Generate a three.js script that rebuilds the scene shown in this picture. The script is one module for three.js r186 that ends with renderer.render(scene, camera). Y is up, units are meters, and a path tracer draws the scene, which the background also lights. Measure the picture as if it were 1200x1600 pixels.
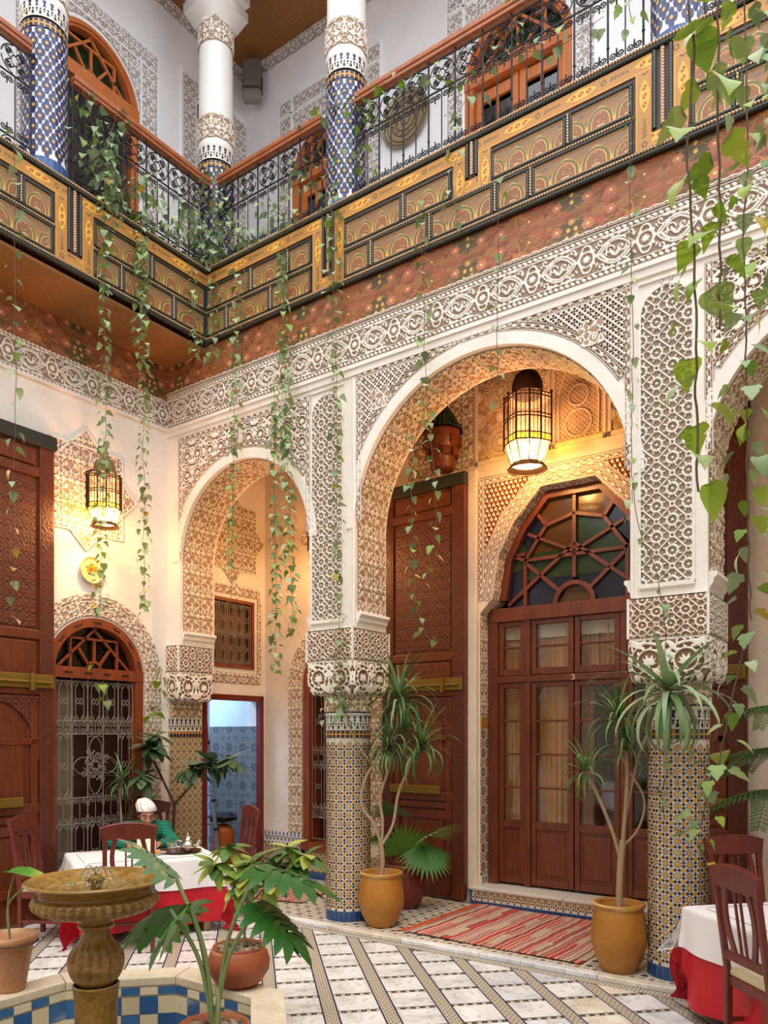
import * as THREE from 'three';
import { mergeGeometries, mergeVertices } from 'three/addons/utils/BufferGeometryUtils.js';
import { RoundedBoxGeometry } from 'three/addons/geometries/RoundedBoxGeometry.js';
import { MarchingCubes } from 'three/addons/objects/MarchingCubes.js';
import { FontLoader } from 'three/addons/loaders/FontLoader.js';
import { TextGeometry } from 'three/addons/geometries/TextGeometry.js';
import { RectAreaLightUniformsLib } from 'three/addons/lights/RectAreaLightUniformsLib.js';

// ---------------------------------------------------------------- camera, sky, light, exposure
RectAreaLightUniformsLib.init();
const scene = new THREE.Scene();
const YAW = THREE.MathUtils.degToRad(35.2);
const camera = new THREE.PerspectiveCamera(2 * Math.atan(800 / 1205) * 180 / Math.PI, 0.75, 0.05, 200);
camera.position.set(6.945, 1.8, 5.65);
camera.lookAt(6.945 - Math.sin(YAW), 1.8, 5.65 - Math.cos(YAW));
camera.setViewOffset(1200, 1600, 0, -347, 1200, 1600);
camera.updateProjectionMatrix();
const SKY = 2.7, EXPOSURE = 1.22, LAMP = .32;
{ // overcast sky: a little brighter overhead, even all round
  const W = 64, H = 32, d = new Float32Array(W * H * 4);
  for (let j = 0; j < H; j++) for (let i = 0; i < W; i++) {
    const up = Math.sin(((j + .5) / H - .5) * Math.PI), k = (0.6 + 0.4 * Math.max(0, up)), o = (j * W + i) * 4;
    d[o] = .93 * k; d[o + 1] = .97 * k; d[o + 2] = 1.04 * k; d[o + 3] = 1;
  }
  const t = new THREE.DataTexture(d, W, H, THREE.RGBAFormat, THREE.FloatType);
  t.mapping = THREE.EquirectangularReflectionMapping; t.magFilter = THREE.LinearFilter; t.needsUpdate = true;
  scene.background = t; scene.environment = t; scene.backgroundIntensity = SKY; scene.environmentIntensity = SKY;
}
const renderer = new THREE.WebGLRenderer({ antialias: true });
renderer.toneMapping = THREE.LinearToneMapping; renderer.toneMappingExposure = EXPOSURE;
renderer.shadowMap.enabled = true;
{ // faint directional part of the daylight that comes down through the open roof
  const sun = new THREE.DirectionalLight(0xfff6ea, 1.3);
  sun.position.set(7.2, 16, 6.2); sun.target.position.set(3.4, 2, 0.6); sun.castShadow = true; sun.shadow.radius = 60;
  Object.assign(sun.shadow.camera, { left: -9, right: 9, top: 9, bottom: -9, near: 1, far: 40 });
  scene.add(sun, sun.target);
}

// ---------------------------------------------------------------- helpers
function RNG(s) { return () => { s = (s + 0x6d2b79f5) | 0; let t = Math.imul(s ^ (s >>> 15), 1 | s); t = (t + Math.imul(t ^ (t >>> 7), 61 | t)) ^ t; return ((t ^ (t >>> 14)) >>> 0) / 4294967296; }; }
const R0 = RNG(11), PI = Math.PI, V = (x, y, z) => new THREE.Vector3(x, y, z);
const lerp = (a, b, t) => a + (b - a) * t, clamp = (x, a = 0, b = 1) => Math.min(b, Math.max(a, x));
const rr = (a, b, r = R0) => a + (b - a) * r();
const names = {};
function numbered(n) { const k = names[n] = (names[n] ?? -1) + 1; return k ? n + '_' + String(k).padStart(3, '0') : n; }
const shade = (o) => { o.castShadow = o.receiveShadow = true; return o; };
function thing(name, label, category, pos = [0, 0, 0], turn = 0, group) {
  const o = new THREE.Group(); o.name = numbered(name); o.position.set(...pos); o.rotation.y = turn;
  o.userData = { label, category }; if (group) o.userData.group = group; scene.add(o); return o;
}
function part(name, geo, mat, parent, label) { const m = shade(new THREE.Mesh(geo, mat)); m.name = name; if (label) m.userData.label = label; parent.add(m); return m; }
function one(name, geo, mat, label, category, group) { const m = part(numbered(name), geo, mat, scene); m.userData = { label, category }; if (group) m.userData.group = group; return m; }
function struct(name, geo, mat, label) { const m = part(numbered(name), geo, mat, scene); m.userData.kind = 'structure'; if (label) m.userData.label = label; return m; }
function structGroup(name, label, pos = [0, 0, 0], turn = 0) { const o = new THREE.Group(); o.name = numbered(name); o.position.set(...pos); o.rotation.y = turn; o.userData.kind = 'structure'; if (label) o.userData.label = label; scene.add(o); return o; }
function copyOf(root, pos, turn, label, group) { const c = root.clone(); c.name = numbered(root.name.replace(/_\d+$/, '')); scene.add(c); c.userData = { ...root.userData, label: label ?? root.userData.label }; if (group) c.userData.group = group; c.position.set(...pos); c.rotation.set(0, turn, 0); return c; }
const sub = (parent, name, pos = [0, 0, 0], turn = 0) => { const g = new THREE.Group(); g.name = name; g.position.set(...pos); g.rotation.y = turn; parent.add(g); return g; };
const stuff = (m) => { m.userData.kind = 'stuff'; return m; };
function clean(g) { for (const k of Object.keys(g.attributes)) if (!['position', 'normal', 'uv'].includes(k)) g.deleteAttribute(k); if (!g.attributes.uv) g.setAttribute('uv', new THREE.BufferAttribute(new Float32Array(g.attributes.position.count * 2), 2)); return g; }
function merge(list) { return mergeGeometries(list.map((g) => clean(g.index ? g.toNonIndexed() : g)), false); }
// uv in metres, along the two axes a face lies in
function planar(g, s = 1) {
  g = g.index ? g.toNonIndexed() : g; if (!g.attributes.normal) g.computeVertexNormals();
  const p = g.attributes.position, n = p.count, uv = new Float32Array(n * 2), a = V(), b = V(), c = V();
  for (let i = 0; i < n; i += 3) {
    a.fromBufferAttribute(p, i); b.fromBufferAttribute(p, i + 1).sub(a); c.fromBufferAttribute(p, i + 2).sub(a); b.cross(c);
    const x = Math.abs(b.x), y = Math.abs(b.y), z = Math.abs(b.z);
    for (let k = i; k < i + 3; k++) { const X = p.getX(k), Y = p.getY(k), Z = p.getZ(k); const [u, w] = x > y && x > z ? [Z, Y] : y > z ? [X, Z] : [X, Y]; uv[k * 2] = u * s; uv[k * 2 + 1] = w * s; }
  }
  g.setAttribute('uv', new THREE.BufferAttribute(uv, 2)); return clean(g);
}
const at = (g, x, y, z, rx = 0, ry = 0, rz = 0) => { if (rx || ry || rz) g.applyMatrix4(new THREE.Matrix4().makeRotationFromEuler(new THREE.Euler(rx, ry, rz))); g.translate(x, y, z); return g; };
const box = (w, h, d, x = 0, y = 0, z = 0) => planar(new THREE.BoxGeometry(w, h, d).translate(x, y, z));
const span = (x0, x1, y0, y1, z0, z1) => box(x1 - x0, y1 - y0, z1 - z0, (x0 + x1) / 2, (y0 + y1) / 2, (z0 + z1) / 2);
const rbox = (w, h, d, x = 0, y = 0, z = 0, r = .008) => planar(new RoundedBoxGeometry(w, h, d, 1, Math.min(r, w * .45, h * .45, d * .45)).translate(x, y, z));
const cyl = (r0, r1, h, x, y, z, n = 16) => clean(new THREE.CylinderGeometry(r1, r0, h, n).translate(x, y + h / 2, z));
function tube(pts, r, seg = 24, rad = 5, closed = false) { return clean(new THREE.TubeGeometry(new THREE.CatmullRomCurve3(pts.map((p) => p.isVector3 ? p : V(...p)), closed), seg, r, rad, closed)); }
function bar(a, b, r, n = 5) { const d = V(...b).sub(V(...a)), g = new THREE.CylinderGeometry(r, r, d.length(), n, 1); g.applyQuaternion(new THREE.Quaternion().setFromUnitVectors(V(0, 1, 0), d.clone().normalize())); const m = V(...a).addScaledVector(d, .5); return clean(g.translate(m.x, m.y, m.z)); }
// square bar in the xy plane between two points
function slat(x0, y0, x1, y1, w, d, z = 0) { const L = Math.hypot(x1 - x0, y1 - y0); const g = new THREE.BoxGeometry(L, w, d); g.rotateZ(Math.atan2(y1 - y0, x1 - x0)); return planar(g.translate((x0 + x1) / 2, (y0 + y1) / 2, z)); }
function shapeOf(pts) { const s = new THREE.Shape(); pts.forEach(([x, y], i) => i ? s.lineTo(x, y) : s.moveTo(x, y)); s.closePath(); return s; }
function extrude(shape, depth, bevel = 0, curveSegments = 24) { return planar(new THREE.ExtrudeGeometry(shape, { depth, bevelEnabled: bevel > 0, bevelSize: bevel, bevelThickness: bevel, bevelSegments: 1, curveSegments })); }
function lathe(prof, n = 32, a0 = 0, a1 = PI * 2) { return clean(new THREE.LatheGeometry(prof.map(([r, y]) => new THREE.Vector2(r, y)), n, a0, a1)); }
function archPts(cx, cy, r, n = 32, a0 = PI, a1 = 0) { const o = []; for (let i = 0; i <= n; i++) { const a = lerp(a0, a1, i / n); o.push([cx + r * Math.cos(a), cy + r * Math.sin(a)]); } return o; }

// ---------------------------------------------------------------- textures
function canvas(w, h, fn) { const c = document.createElement('canvas'); c.width = w; c.height = h; const x = c.getContext('2d'); x.lineCap = x.lineJoin = 'round'; fn(x, w, h); return c; }
function tex(c, w = 1, h = 1, srgb = true) { const t = new THREE.CanvasTexture(c); t.wrapS = t.wrapT = THREE.RepeatWrapping; t.repeat.set(1 / w, 1 / h); if (srgb) t.colorSpace = THREE.SRGBColorSpace; t.magFilter = THREE.LinearFilter; return t; }
const wrap9 = (x, w, h, fn) => { for (let i = -1; i < 2; i++) for (let j = -1; j < 2; j++) { x.save(); x.translate(i * w, j * h); fn(x); x.restore(); } };
// tileable value noise in 0..1
function noiseGrid(n, seed) { const r = RNG(seed), g = Array.from({ length: n * n }, r); return (u, v) => { u = (u % 1 + 1) % 1 * n; v = (v % 1 + 1) % 1 * n; const i = Math.floor(u), j = Math.floor(v), s = u - i, t = v - j, S = s * s * (3 - 2 * s), T = t * t * (3 - 2 * t), q = (a, b) => g[(b % n) * n + a % n]; return lerp(lerp(q(i, j), q(i + 1, j), S), lerp(q(i, j + 1), q(i + 1, j + 1), S), T); }; }
const N8 = noiseGrid(8, 3), N32 = noiseGrid(32, 5), N5 = noiseGrid(5, 9), N64 = noiseGrid(64, 8);
// a canvas whose pixels are computed: fn(u, v) -> [r, g, b] in 0..255
const pixels = (w, h, fn) => canvas(w, h, (x) => { const im = x.createImageData(w, h); for (let j = 0; j < h; j++) for (let i = 0; i < w; i++) { const c = fn((i + .5) / w, (j + .5) / h), o = (j * w + i) * 4; im.data[o] = c[0]; im.data[o + 1] = c[1]; im.data[o + 2] = c[2]; im.data[o + 3] = 255; } x.putImageData(im, 0, 0); });
const mixc = (a, b, t) => [lerp(a[0], b[0], t), lerp(a[1], b[1], t), lerp(a[2], b[2], t)];
const grayOf = (c) => { const d = c.getContext('2d').getImageData(0, 0, c.width, c.height).data, o = new Float32Array(c.width * c.height); for (let i = 0; i < o.length; i++) o[i] = d[i * 4] / 255; return o; };
function blur(a, w, h, k) { for (let pass = 0; pass < 2; pass++) { const b = new Float32Array(a.length), dx = pass ? 0 : 1, dy = pass ? 1 : 0; for (let j = 0; j < h; j++) for (let i = 0; i < w; i++) { let s = 0; for (let q = -k; q <= k; q++) s += a[((j + dy * q + h) % h) * w + (i + dx * q + w) % w]; b[j * w + i] = s / (2 * k + 1); } a = b; } return a; }
const std = (o) => new THREE.MeshStandardMaterial({ roughness: .8, ...o });
// carved stucco / wood: a height picture (white = proud) gives relief geometry, colour of ground and face, and fine bump
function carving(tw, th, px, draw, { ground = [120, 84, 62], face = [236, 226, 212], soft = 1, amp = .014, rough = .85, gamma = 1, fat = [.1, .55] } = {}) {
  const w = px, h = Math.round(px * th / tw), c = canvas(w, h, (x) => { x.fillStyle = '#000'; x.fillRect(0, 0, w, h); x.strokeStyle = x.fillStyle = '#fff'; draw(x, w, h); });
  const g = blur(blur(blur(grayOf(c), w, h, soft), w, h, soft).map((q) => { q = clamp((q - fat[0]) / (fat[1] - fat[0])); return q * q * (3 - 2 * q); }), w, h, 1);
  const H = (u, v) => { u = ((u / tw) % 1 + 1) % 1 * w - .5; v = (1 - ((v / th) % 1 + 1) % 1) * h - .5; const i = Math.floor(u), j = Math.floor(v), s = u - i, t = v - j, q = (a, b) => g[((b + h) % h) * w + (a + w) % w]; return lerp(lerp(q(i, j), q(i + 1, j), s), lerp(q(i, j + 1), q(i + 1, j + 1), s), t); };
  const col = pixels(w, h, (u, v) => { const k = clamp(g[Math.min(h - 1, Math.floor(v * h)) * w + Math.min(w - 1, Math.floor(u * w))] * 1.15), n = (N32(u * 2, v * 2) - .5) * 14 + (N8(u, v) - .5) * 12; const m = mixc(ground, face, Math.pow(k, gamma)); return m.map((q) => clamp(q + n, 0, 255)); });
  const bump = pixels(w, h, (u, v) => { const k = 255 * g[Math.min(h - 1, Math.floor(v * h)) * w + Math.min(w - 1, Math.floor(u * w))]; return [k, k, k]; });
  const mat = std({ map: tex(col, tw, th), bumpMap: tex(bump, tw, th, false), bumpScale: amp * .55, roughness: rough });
  return { mat, H, amp, bw: { map: mat.map, bump: mat.bumpMap } };
}
// grid surface: f(u, v) -> [point, normal, U, V]; raised along the normal by the carving's height
function relief(nu, nv, f, carve, flip = false) {
  const P = new Float32Array((nu + 1) * (nv + 1) * 3), UV = new Float32Array((nu + 1) * (nv + 1) * 2), I = [];
  for (let j = 0; j <= nv; j++) for (let i = 0; i <= nu; i++) {
    const [p, n, U, W, amp] = f(i / nu, j / nv), k = j * (nu + 1) + i, h = carve ? carve.H(U, W) * (amp ?? carve.amp) : 0;
    P[k * 3] = p[0] + n[0] * h; P[k * 3 + 1] = p[1] + n[1] * h; P[k * 3 + 2] = p[2] + n[2] * h; UV[k * 2] = U; UV[k * 2 + 1] = W;
    if (i < nu && j < nv) { const a = k, b = k + 1, c = k + nu + 1, d = c + 1; flip ? I.push(a, c, b, b, c, d) : I.push(a, b, c, b, d, c); }
  }
  const g = new THREE.BufferGeometry(); g.setAttribute('position', new THREE.BufferAttribute(P, 3)); g.setAttribute('uv', new THREE.BufferAttribute(UV, 2)); g.setIndex(I); g.computeVertexNormals(); return g;
}
const CELL = .0095;
// flat carved panel on the +z side of the plane z, in x0..x1, y0..y1
const panelZ = (x0, x1, y0, y1, z, cv, cell = CELL, ox = 0, oy = 0) => relief(Math.ceil((x1 - x0) / cell), Math.ceil((y1 - y0) / cell), (u, v) => { const x = lerp(x0, x1, u), y = lerp(y0, y1, v); return [[x, y, z], [0, 0, 1], x - x0 + ox, y - y0 + oy]; }, cv);
// the same facing +x, in z0..z1
const panelX = (z0, z1, y0, y1, x, cv, cell = CELL, ox = 0, oy = 0) => relief(Math.ceil((z1 - z0) / cell), Math.ceil((y1 - y0) / cell), (u, v) => { const z = lerp(z1, z0, u), y = lerp(y0, y1, v); return [[x, y, z], [1, 0, 0], z1 - z + ox, y - y0 + oy]; }, cv);
// ---------------------------------------------------------------- carved and painted patterns
function star8(x, cx, cy, r, rot = 0, k = .76) { x.beginPath(); for (let i = 0; i <= 16; i++) { const a = i * PI / 8 + rot, q = i % 2 ? r * k : r; x.lineTo(cx + q * Math.cos(a), cy + q * Math.sin(a)); } x.closePath(); }
function spiral(x, cx, cy, r, a0, turns, dir = 1) { x.beginPath(); for (let i = 0; i <= 40; i++) { const t = i / 40, a = a0 + dir * t * turns * 2 * PI, q = r * (1 - t * .86); x.lineTo(cx + q * Math.cos(a), cy + q * Math.sin(a)); } x.stroke(); }
function leafShape(x, cx, cy, L, a, wd = .34) { x.save(); x.translate(cx, cy); x.rotate(a); x.beginPath(); x.moveTo(0, 0); x.quadraticCurveTo(L * .4, -L * wd, L, 0); x.quadraticCurveTo(L * .4, L * wd, 0, 0); x.fill(); x.globalCompositeOperation = 'destination-out'; x.restore(); x.save(); x.translate(cx, cy); x.rotate(a); x.strokeStyle = '#333'; x.lineWidth = Math.max(1, L * .05); x.beginPath(); x.moveTo(L * .15, 0); x.lineTo(L * .8, 0); x.stroke(); x.restore(); }
function palmette(x, cx, cy, s, a) { for (const d of [-1.25, -.75, -.3, .3, .75, 1.25]) leafShape(x, cx, cy, s * (1.05 - Math.abs(d) * .28), a + d, .3); }
function girih(x, w, h) { // eight-pointed stars on a square lattice, joined by straps
  const lw = w * .05; x.lineWidth = lw;
  wrap9(x, w, h, (x) => {
    for (const [cx, cy] of [[w / 2, h / 2], [0, 0]]) {
      star8(x, cx, cy, w * .2, 0, .76); x.stroke();
      for (let i = 0; i < 8; i++) { const a = i * PI / 4 + PI / 8; x.beginPath(); x.moveTo(cx + w * .152 * Math.cos(a), cy + w * .152 * Math.sin(a)); x.lineTo(cx + w * .3 * Math.cos(a), cy + w * .3 * Math.sin(a)); x.stroke(); }
    }
    x.strokeRect(w / 2 - w * .07, -w * .07, w * .14, w * .14); x.strokeRect(-w * .07, h / 2 - w * .07, w * .14, w * .14);
    for (const s of [-1, 1]) for (const t of [-1, 1]) { x.beginPath(); x.moveTo(w / 2 + s * w * .07, t * w * .07); x.lineTo(w / 2 + s * w * .26, t * w * .26); x.stroke(); x.beginPath(); x.moveTo(s * w * .07, h / 2 + t * w * .07); x.lineTo(s * w * .26, h / 2 + t * w * .26); x.stroke(); }
    x.lineWidth = lw * .7; for (const [cx, cy] of [[w / 2, h / 2], [0, 0]]) { x.beginPath(); x.arc(cx, cy, w * .045, 0, 7); x.fill(); }
  });
}
function arabesque(x, w, h) { // mirrored scrolls with palmettes
  x.lineWidth = w * .034;
  const half = (x) => {
    spiral(x, w * .25, h * .27, w * .2, PI * .5, 1.35, 1); palmette(x, w * .25, h * .27, w * .105, -PI / 2);
    spiral(x, w * .25, h * .76, w * .19, -PI * .5, 1.3, -1); palmette(x, w * .25, h * .76, w * .1, PI / 2);
    x.beginPath(); x.moveTo(w * .5, h * .02); x.bezierCurveTo(w * .46, h * .2, w * .5, h * .3, w * .4, h * .45); x.bezierCurveTo(w * .3, h * .56, w * .1, h * .5, 0, h * .52); x.stroke();
    leafShape(x, w * .5, h * .5, w * .17, PI * .8); leafShape(x, w * .5, h * .5, w * .17, -PI * .8); leafShape(x, w * .03, h * .5, w * .2, -.5); leafShape(x, w * .03, h * .5, w * .2, .5);
    leafShape(x, w * .04, h * .02, w * .2, .75); leafShape(x, w * .04, h * .98, w * .2, -.75); leafShape(x, w * .46, h * .98, w * .14, -2.4); leafShape(x, w * .46, h * .08, w * .14, 2.4);
    leafShape(x, w * .06, h * .25, w * .12, 1.9); leafShape(x, w * .06, h * .75, w * .12, -1.9); leafShape(x, w * .42, h * .64, w * .1, 1.2); leafShape(x, w * .42, h * .36, w * .1, -1.2);
  };
  wrap9(x, w, h, (x) => { half(x); x.save(); x.translate(w, 0); x.scale(-1, 1); half(x); x.restore(); palmette(x, w * .5, h * .53, w * .12, -PI / 2); x.beginPath(); x.arc(w / 2, h * .02, w * .05, 0, 7); x.fill(); });
}
function scrollBig(x, w, h) { // fewer, larger scrolls for the capital's lower half and the small arches' corners
  x.lineWidth = w * .042;
  const half = (x) => {
    palmette(x, w * .27, h * .5 + w * .06, w * .15, -PI / 2); leafShape(x, w * .27, h * .5 + w * .06, w * .07, PI / 2);
    x.lineWidth = w * .022; for (const q of [.235, .15]) { x.beginPath(); x.arc(w * .27, h * .5, w * q, 0, 7); x.stroke(); } x.lineWidth = w * .03;
    x.beginPath(); x.moveTo(0, h * .12); x.bezierCurveTo(w * .2, h * .02, w * .4, h * .1, w * .5, h * .3); x.stroke();
    leafShape(x, 0, 0, w * .25, .55); leafShape(x, w * .5, h * .04, w * .2, PI * .72); leafShape(x, w * .5, h * .96, w * .26, -PI * .78); leafShape(x, 0, h, w * .22, -.7); leafShape(x, w * .01, h * .3, w * .15, 1.3); for (let i = 0; i < 12; i++) { const a = i * PI / 6; leafShape(x, w * .27 + w * .25 * Math.cos(a), h * .5 + w * .25 * Math.sin(a), w * .1, a + (i % 2 ? .9 : -.9), .3); leafShape(x, w * .27 + w * .2 * Math.cos(a + .2), h * .5 + w * .2 * Math.sin(a + .2), w * .09, a + PI + .8, .28); } leafShape(x, w * .5, h * .55, w * .13, -PI / 2 - .35); leafShape(x, w * .5, h * .62, w * .13, PI / 2 + .35);
  };
  wrap9(x, w, h, (x) => { half(x); x.save(); x.translate(w, 0); x.scale(-1, 1); half(x); x.restore(); });
}
function interlace(x, w, h) { // woven T-shaped bars
  x.lineWidth = w * .1; const n = 4, s = w / n; // diagonal basket
  wrap9(x, w, h, (x) => { for (let i = 0; i < n; i++) for (let j = 0; j < n; j++) { const cx = (i + .5) * s, cy = (j + .5) * s, k = (i + j) % 2 ? 1 : -1; x.beginPath(); x.moveTo(cx - s * .5, cy - k * s * .5); x.lineTo(cx + s * .5, cy + k * s * .5); x.stroke(); x.lineWidth = w * .065; x.beginPath(); x.moveTo(cx - s * .32, cy + k * s * .32); x.lineTo(cx - s * .1, cy + k * s * .1); x.moveTo(cx + s * .32, cy - k * s * .32); x.lineTo(cx + s * .1, cy - k * s * .1); x.stroke(); x.lineWidth = w * .085; } });
}
function friezePat(x, w, h) { // pointed cartouche, rosette, edged by small chains
  const edge = (y) => { x.lineWidth = h * .018; for (const d of [-.07, .07]) { x.beginPath(); x.moveTo(0, y + d * h); x.lineTo(w, y + d * h); x.stroke(); } const n = 10; for (let i = 0; i < n; i++) { const a = (i + .5) * w / n; x.save(); x.translate(a, y); x.rotate(.5); x.beginPath(); x.ellipse(0, 0, w / n * .42, h * .028, 0, 0, 7); x.fill(); x.restore(); } };
  edge(h * .1); edge(h * .9);
  wrap9(x, w, h * 9, (x) => {
    x.lineWidth = h * .03; const cy = h / 2, cx = w / 2;
    for (const k of [1, .8]) { x.beginPath(); x.moveTo(cx - w * .32 * k, cy); x.quadraticCurveTo(cx, cy - h * .5 * k, cx + w * .32 * k, cy); x.quadraticCurveTo(cx, cy + h * .5 * k, cx - w * .32 * k, cy); x.stroke(); }
    x.beginPath(); x.moveTo(cx + w * .32, cy); x.bezierCurveTo(cx + w * .4, cy - h * .02, cx + w * .4, cy - h * .3, w, cy - h * .27); x.moveTo(cx + w * .32, cy); x.bezierCurveTo(cx + w * .4, cy + h * .02, cx + w * .4, cy + h * .3, w, cy + h * .27); x.moveTo(cx - w * .32, cy); x.bezierCurveTo(cx - w * .4, cy - h * .02, cx - w * .4, cy - h * .3, 0, cy - h * .27); x.moveTo(cx - w * .32, cy); x.bezierCurveTo(cx - w * .4, cy + h * .02, cx - w * .4, cy + h * .3, 0, cy + h * .27); x.stroke();
    x.beginPath(); x.arc(0, cy, h * .15, 0, 7); x.stroke(); star8(x, 0, cy, h * .09, 0, .55); x.fill();
    x.lineWidth = h * .022; for (const s of [-1, 1]) { spiral(x, cx + s * w * .1, cy - h * .03, h * .1, 0, 1.1, s); spiral(x, cx + s * w * .17, cy + h * .05, h * .06, 2, 1, -s); leafShape(x, cx, cy + h * .12, h * .18, -PI / 2 + s * .7); leafShape(x, cx + s * w * .25, cy, h * .12, PI / 2 * (1 - s)); }
    for (const s of [-1, 1]) for (const t of [-1, 1]) { for (const [a, b, r0, r1] of [[.12, .2, .11, s * .5], [.3, .14, .1, 1], [.44, .12, .09, 2], [.02, .3, .1, 0], [.2, .33, .1, 3], [.35, .33, .08, .5]]) leafShape(x, cx + s * w * a, cy + t * h * b, h * r0, s > 0 ? r1 * t : PI - r1 * t, .3); spiral(x, cx + s * w * .25, cy + t * h * .24, h * .07, 1, 1, s * t); leafShape(x, cx + s * w * .1, cy + t * h * .31, h * .15, s > 0 ? 0 : PI); leafShape(x, cx + s * w * .38, cy + t * h * .08, h * .09, t * 1.2); }
  });
}
function braid(x, w, h) { x.lineWidth = h * .1; x.beginPath(); x.moveTo(0, h * .1); x.lineTo(w, h * .1); x.moveTo(0, h * .9); x.lineTo(w, h * .9); x.stroke(); wrap9(x, w, h * 9, (x) => { x.lineWidth = h * .1; x.beginPath(); x.ellipse(w * .5, h / 2, w * .34, h * .2, 0, 0, 7); x.stroke(); x.beginPath(); x.arc(0, h / 2, h * .1, 0, 7); x.fill(); x.beginPath(); x.moveTo(w * .84, h * .5); x.lineTo(w, h * .28); x.lineTo(w * 1.16, h * .5); x.lineTo(w, h * .72); x.closePath(); x.stroke(); }); }
function wheel(x, w, h) { // large rosettes of thin petals, corner rosettes
  const ros = (cx, cy, R) => { x.lineWidth = w * .012; for (const [a, b, n] of [[.1, .32, 14], [.36, .6, 28], [.66, .96, 40]]) { for (let i = 0; i < n; i++) { const t = i / n * 2 * PI; x.beginPath(); x.lineWidth = R * 2 * PI * b / n * .33; x.moveTo(cx + R * a * Math.cos(t), cy + R * a * Math.sin(t)); x.lineTo(cx + R * b * Math.cos(t), cy + R * b * Math.sin(t)); x.stroke(); } } x.lineWidth = w * .014; for (const q of [.34, .63, 1]) { x.beginPath(); x.arc(cx, cy, R * q, 0, 7); x.stroke(); } x.beginPath(); x.arc(cx, cy, R * .08, 0, 7); x.fill(); };
  wrap9(x, w, h, () => { ros(w / 2, h / 2, w * .37); ros(0, 0, w * .15); ros(w / 2, 0, w * .1); ros(0, h / 2, w * .1); for (const [cx, cy] of [[.25, .12], [.75, .12], [.25, .88], [.75, .88], [.1, .28], [.9, .28], [.1, .72], [.9, .72]]) { x.beginPath(); x.lineWidth = w * .012; x.arc(cx * w, cy * h, w * .05, 0, 7); x.stroke(); x.beginPath(); x.arc(cx * w, cy * h, w * .02, 0, 7); x.fill(); } });
}
function cobble(x, w, h) { for (let j = 0; j < 4; j++) for (let i = 0; i < 4; i++) wrap9(x, w, h, () => { const cx = (i + .5 * (j % 2) + .25) * w / 4, cy = (j + .5) * h / 4; star8(x, cx, cy, w * .105, .4, .62); x.fill(); x.beginPath(); x.lineWidth = w * .03; x.moveTo(cx, cy); x.lineTo(cx + w * .14, cy + h * .14); x.stroke(); }); }
function meshPat(x, w, h) { x.lineWidth = w * .09; wrap9(x, w, h, () => { x.beginPath(); x.arc(0, 0, w * .36, 0, 7); x.stroke(); x.beginPath(); x.arc(w / 2, h / 2, w * .36, 0, 7); x.stroke(); }); }
const CV = {
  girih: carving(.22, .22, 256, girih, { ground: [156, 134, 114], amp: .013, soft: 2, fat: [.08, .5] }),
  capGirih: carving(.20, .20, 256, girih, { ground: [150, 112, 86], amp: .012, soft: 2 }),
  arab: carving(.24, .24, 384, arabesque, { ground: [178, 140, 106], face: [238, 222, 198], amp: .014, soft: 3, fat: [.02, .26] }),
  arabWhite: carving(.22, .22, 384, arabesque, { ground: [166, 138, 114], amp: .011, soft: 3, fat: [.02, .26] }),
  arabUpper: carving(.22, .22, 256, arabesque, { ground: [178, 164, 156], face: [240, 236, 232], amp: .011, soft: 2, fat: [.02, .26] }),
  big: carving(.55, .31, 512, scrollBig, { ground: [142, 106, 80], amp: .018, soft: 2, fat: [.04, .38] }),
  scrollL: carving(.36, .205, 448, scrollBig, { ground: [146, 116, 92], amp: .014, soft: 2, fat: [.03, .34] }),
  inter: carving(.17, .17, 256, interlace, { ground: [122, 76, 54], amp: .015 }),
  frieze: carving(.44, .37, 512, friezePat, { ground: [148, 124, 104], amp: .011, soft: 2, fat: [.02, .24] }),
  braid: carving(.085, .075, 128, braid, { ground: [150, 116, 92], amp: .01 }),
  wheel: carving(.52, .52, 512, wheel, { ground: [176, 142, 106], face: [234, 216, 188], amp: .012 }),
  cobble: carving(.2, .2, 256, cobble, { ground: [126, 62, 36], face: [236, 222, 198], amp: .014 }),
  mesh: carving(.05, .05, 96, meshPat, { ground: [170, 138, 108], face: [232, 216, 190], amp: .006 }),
};
const woodCols = (a, b) => (u, v) => { const g = N64(u * 2, v * .12) * .5 + N32(u * 1, v * .2) * .3 + N8(u, v) * .35; return mixc(a, b, clamp(g)); };
const woodTex = (a, b, w = .5, h = 1.2) => tex(pixels(256, 256, woodCols(a, b)), w, h);
const wood = (a, b, o = {}) => std({ map: woodTex(a, b), roughness: .45, ...o });
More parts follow.
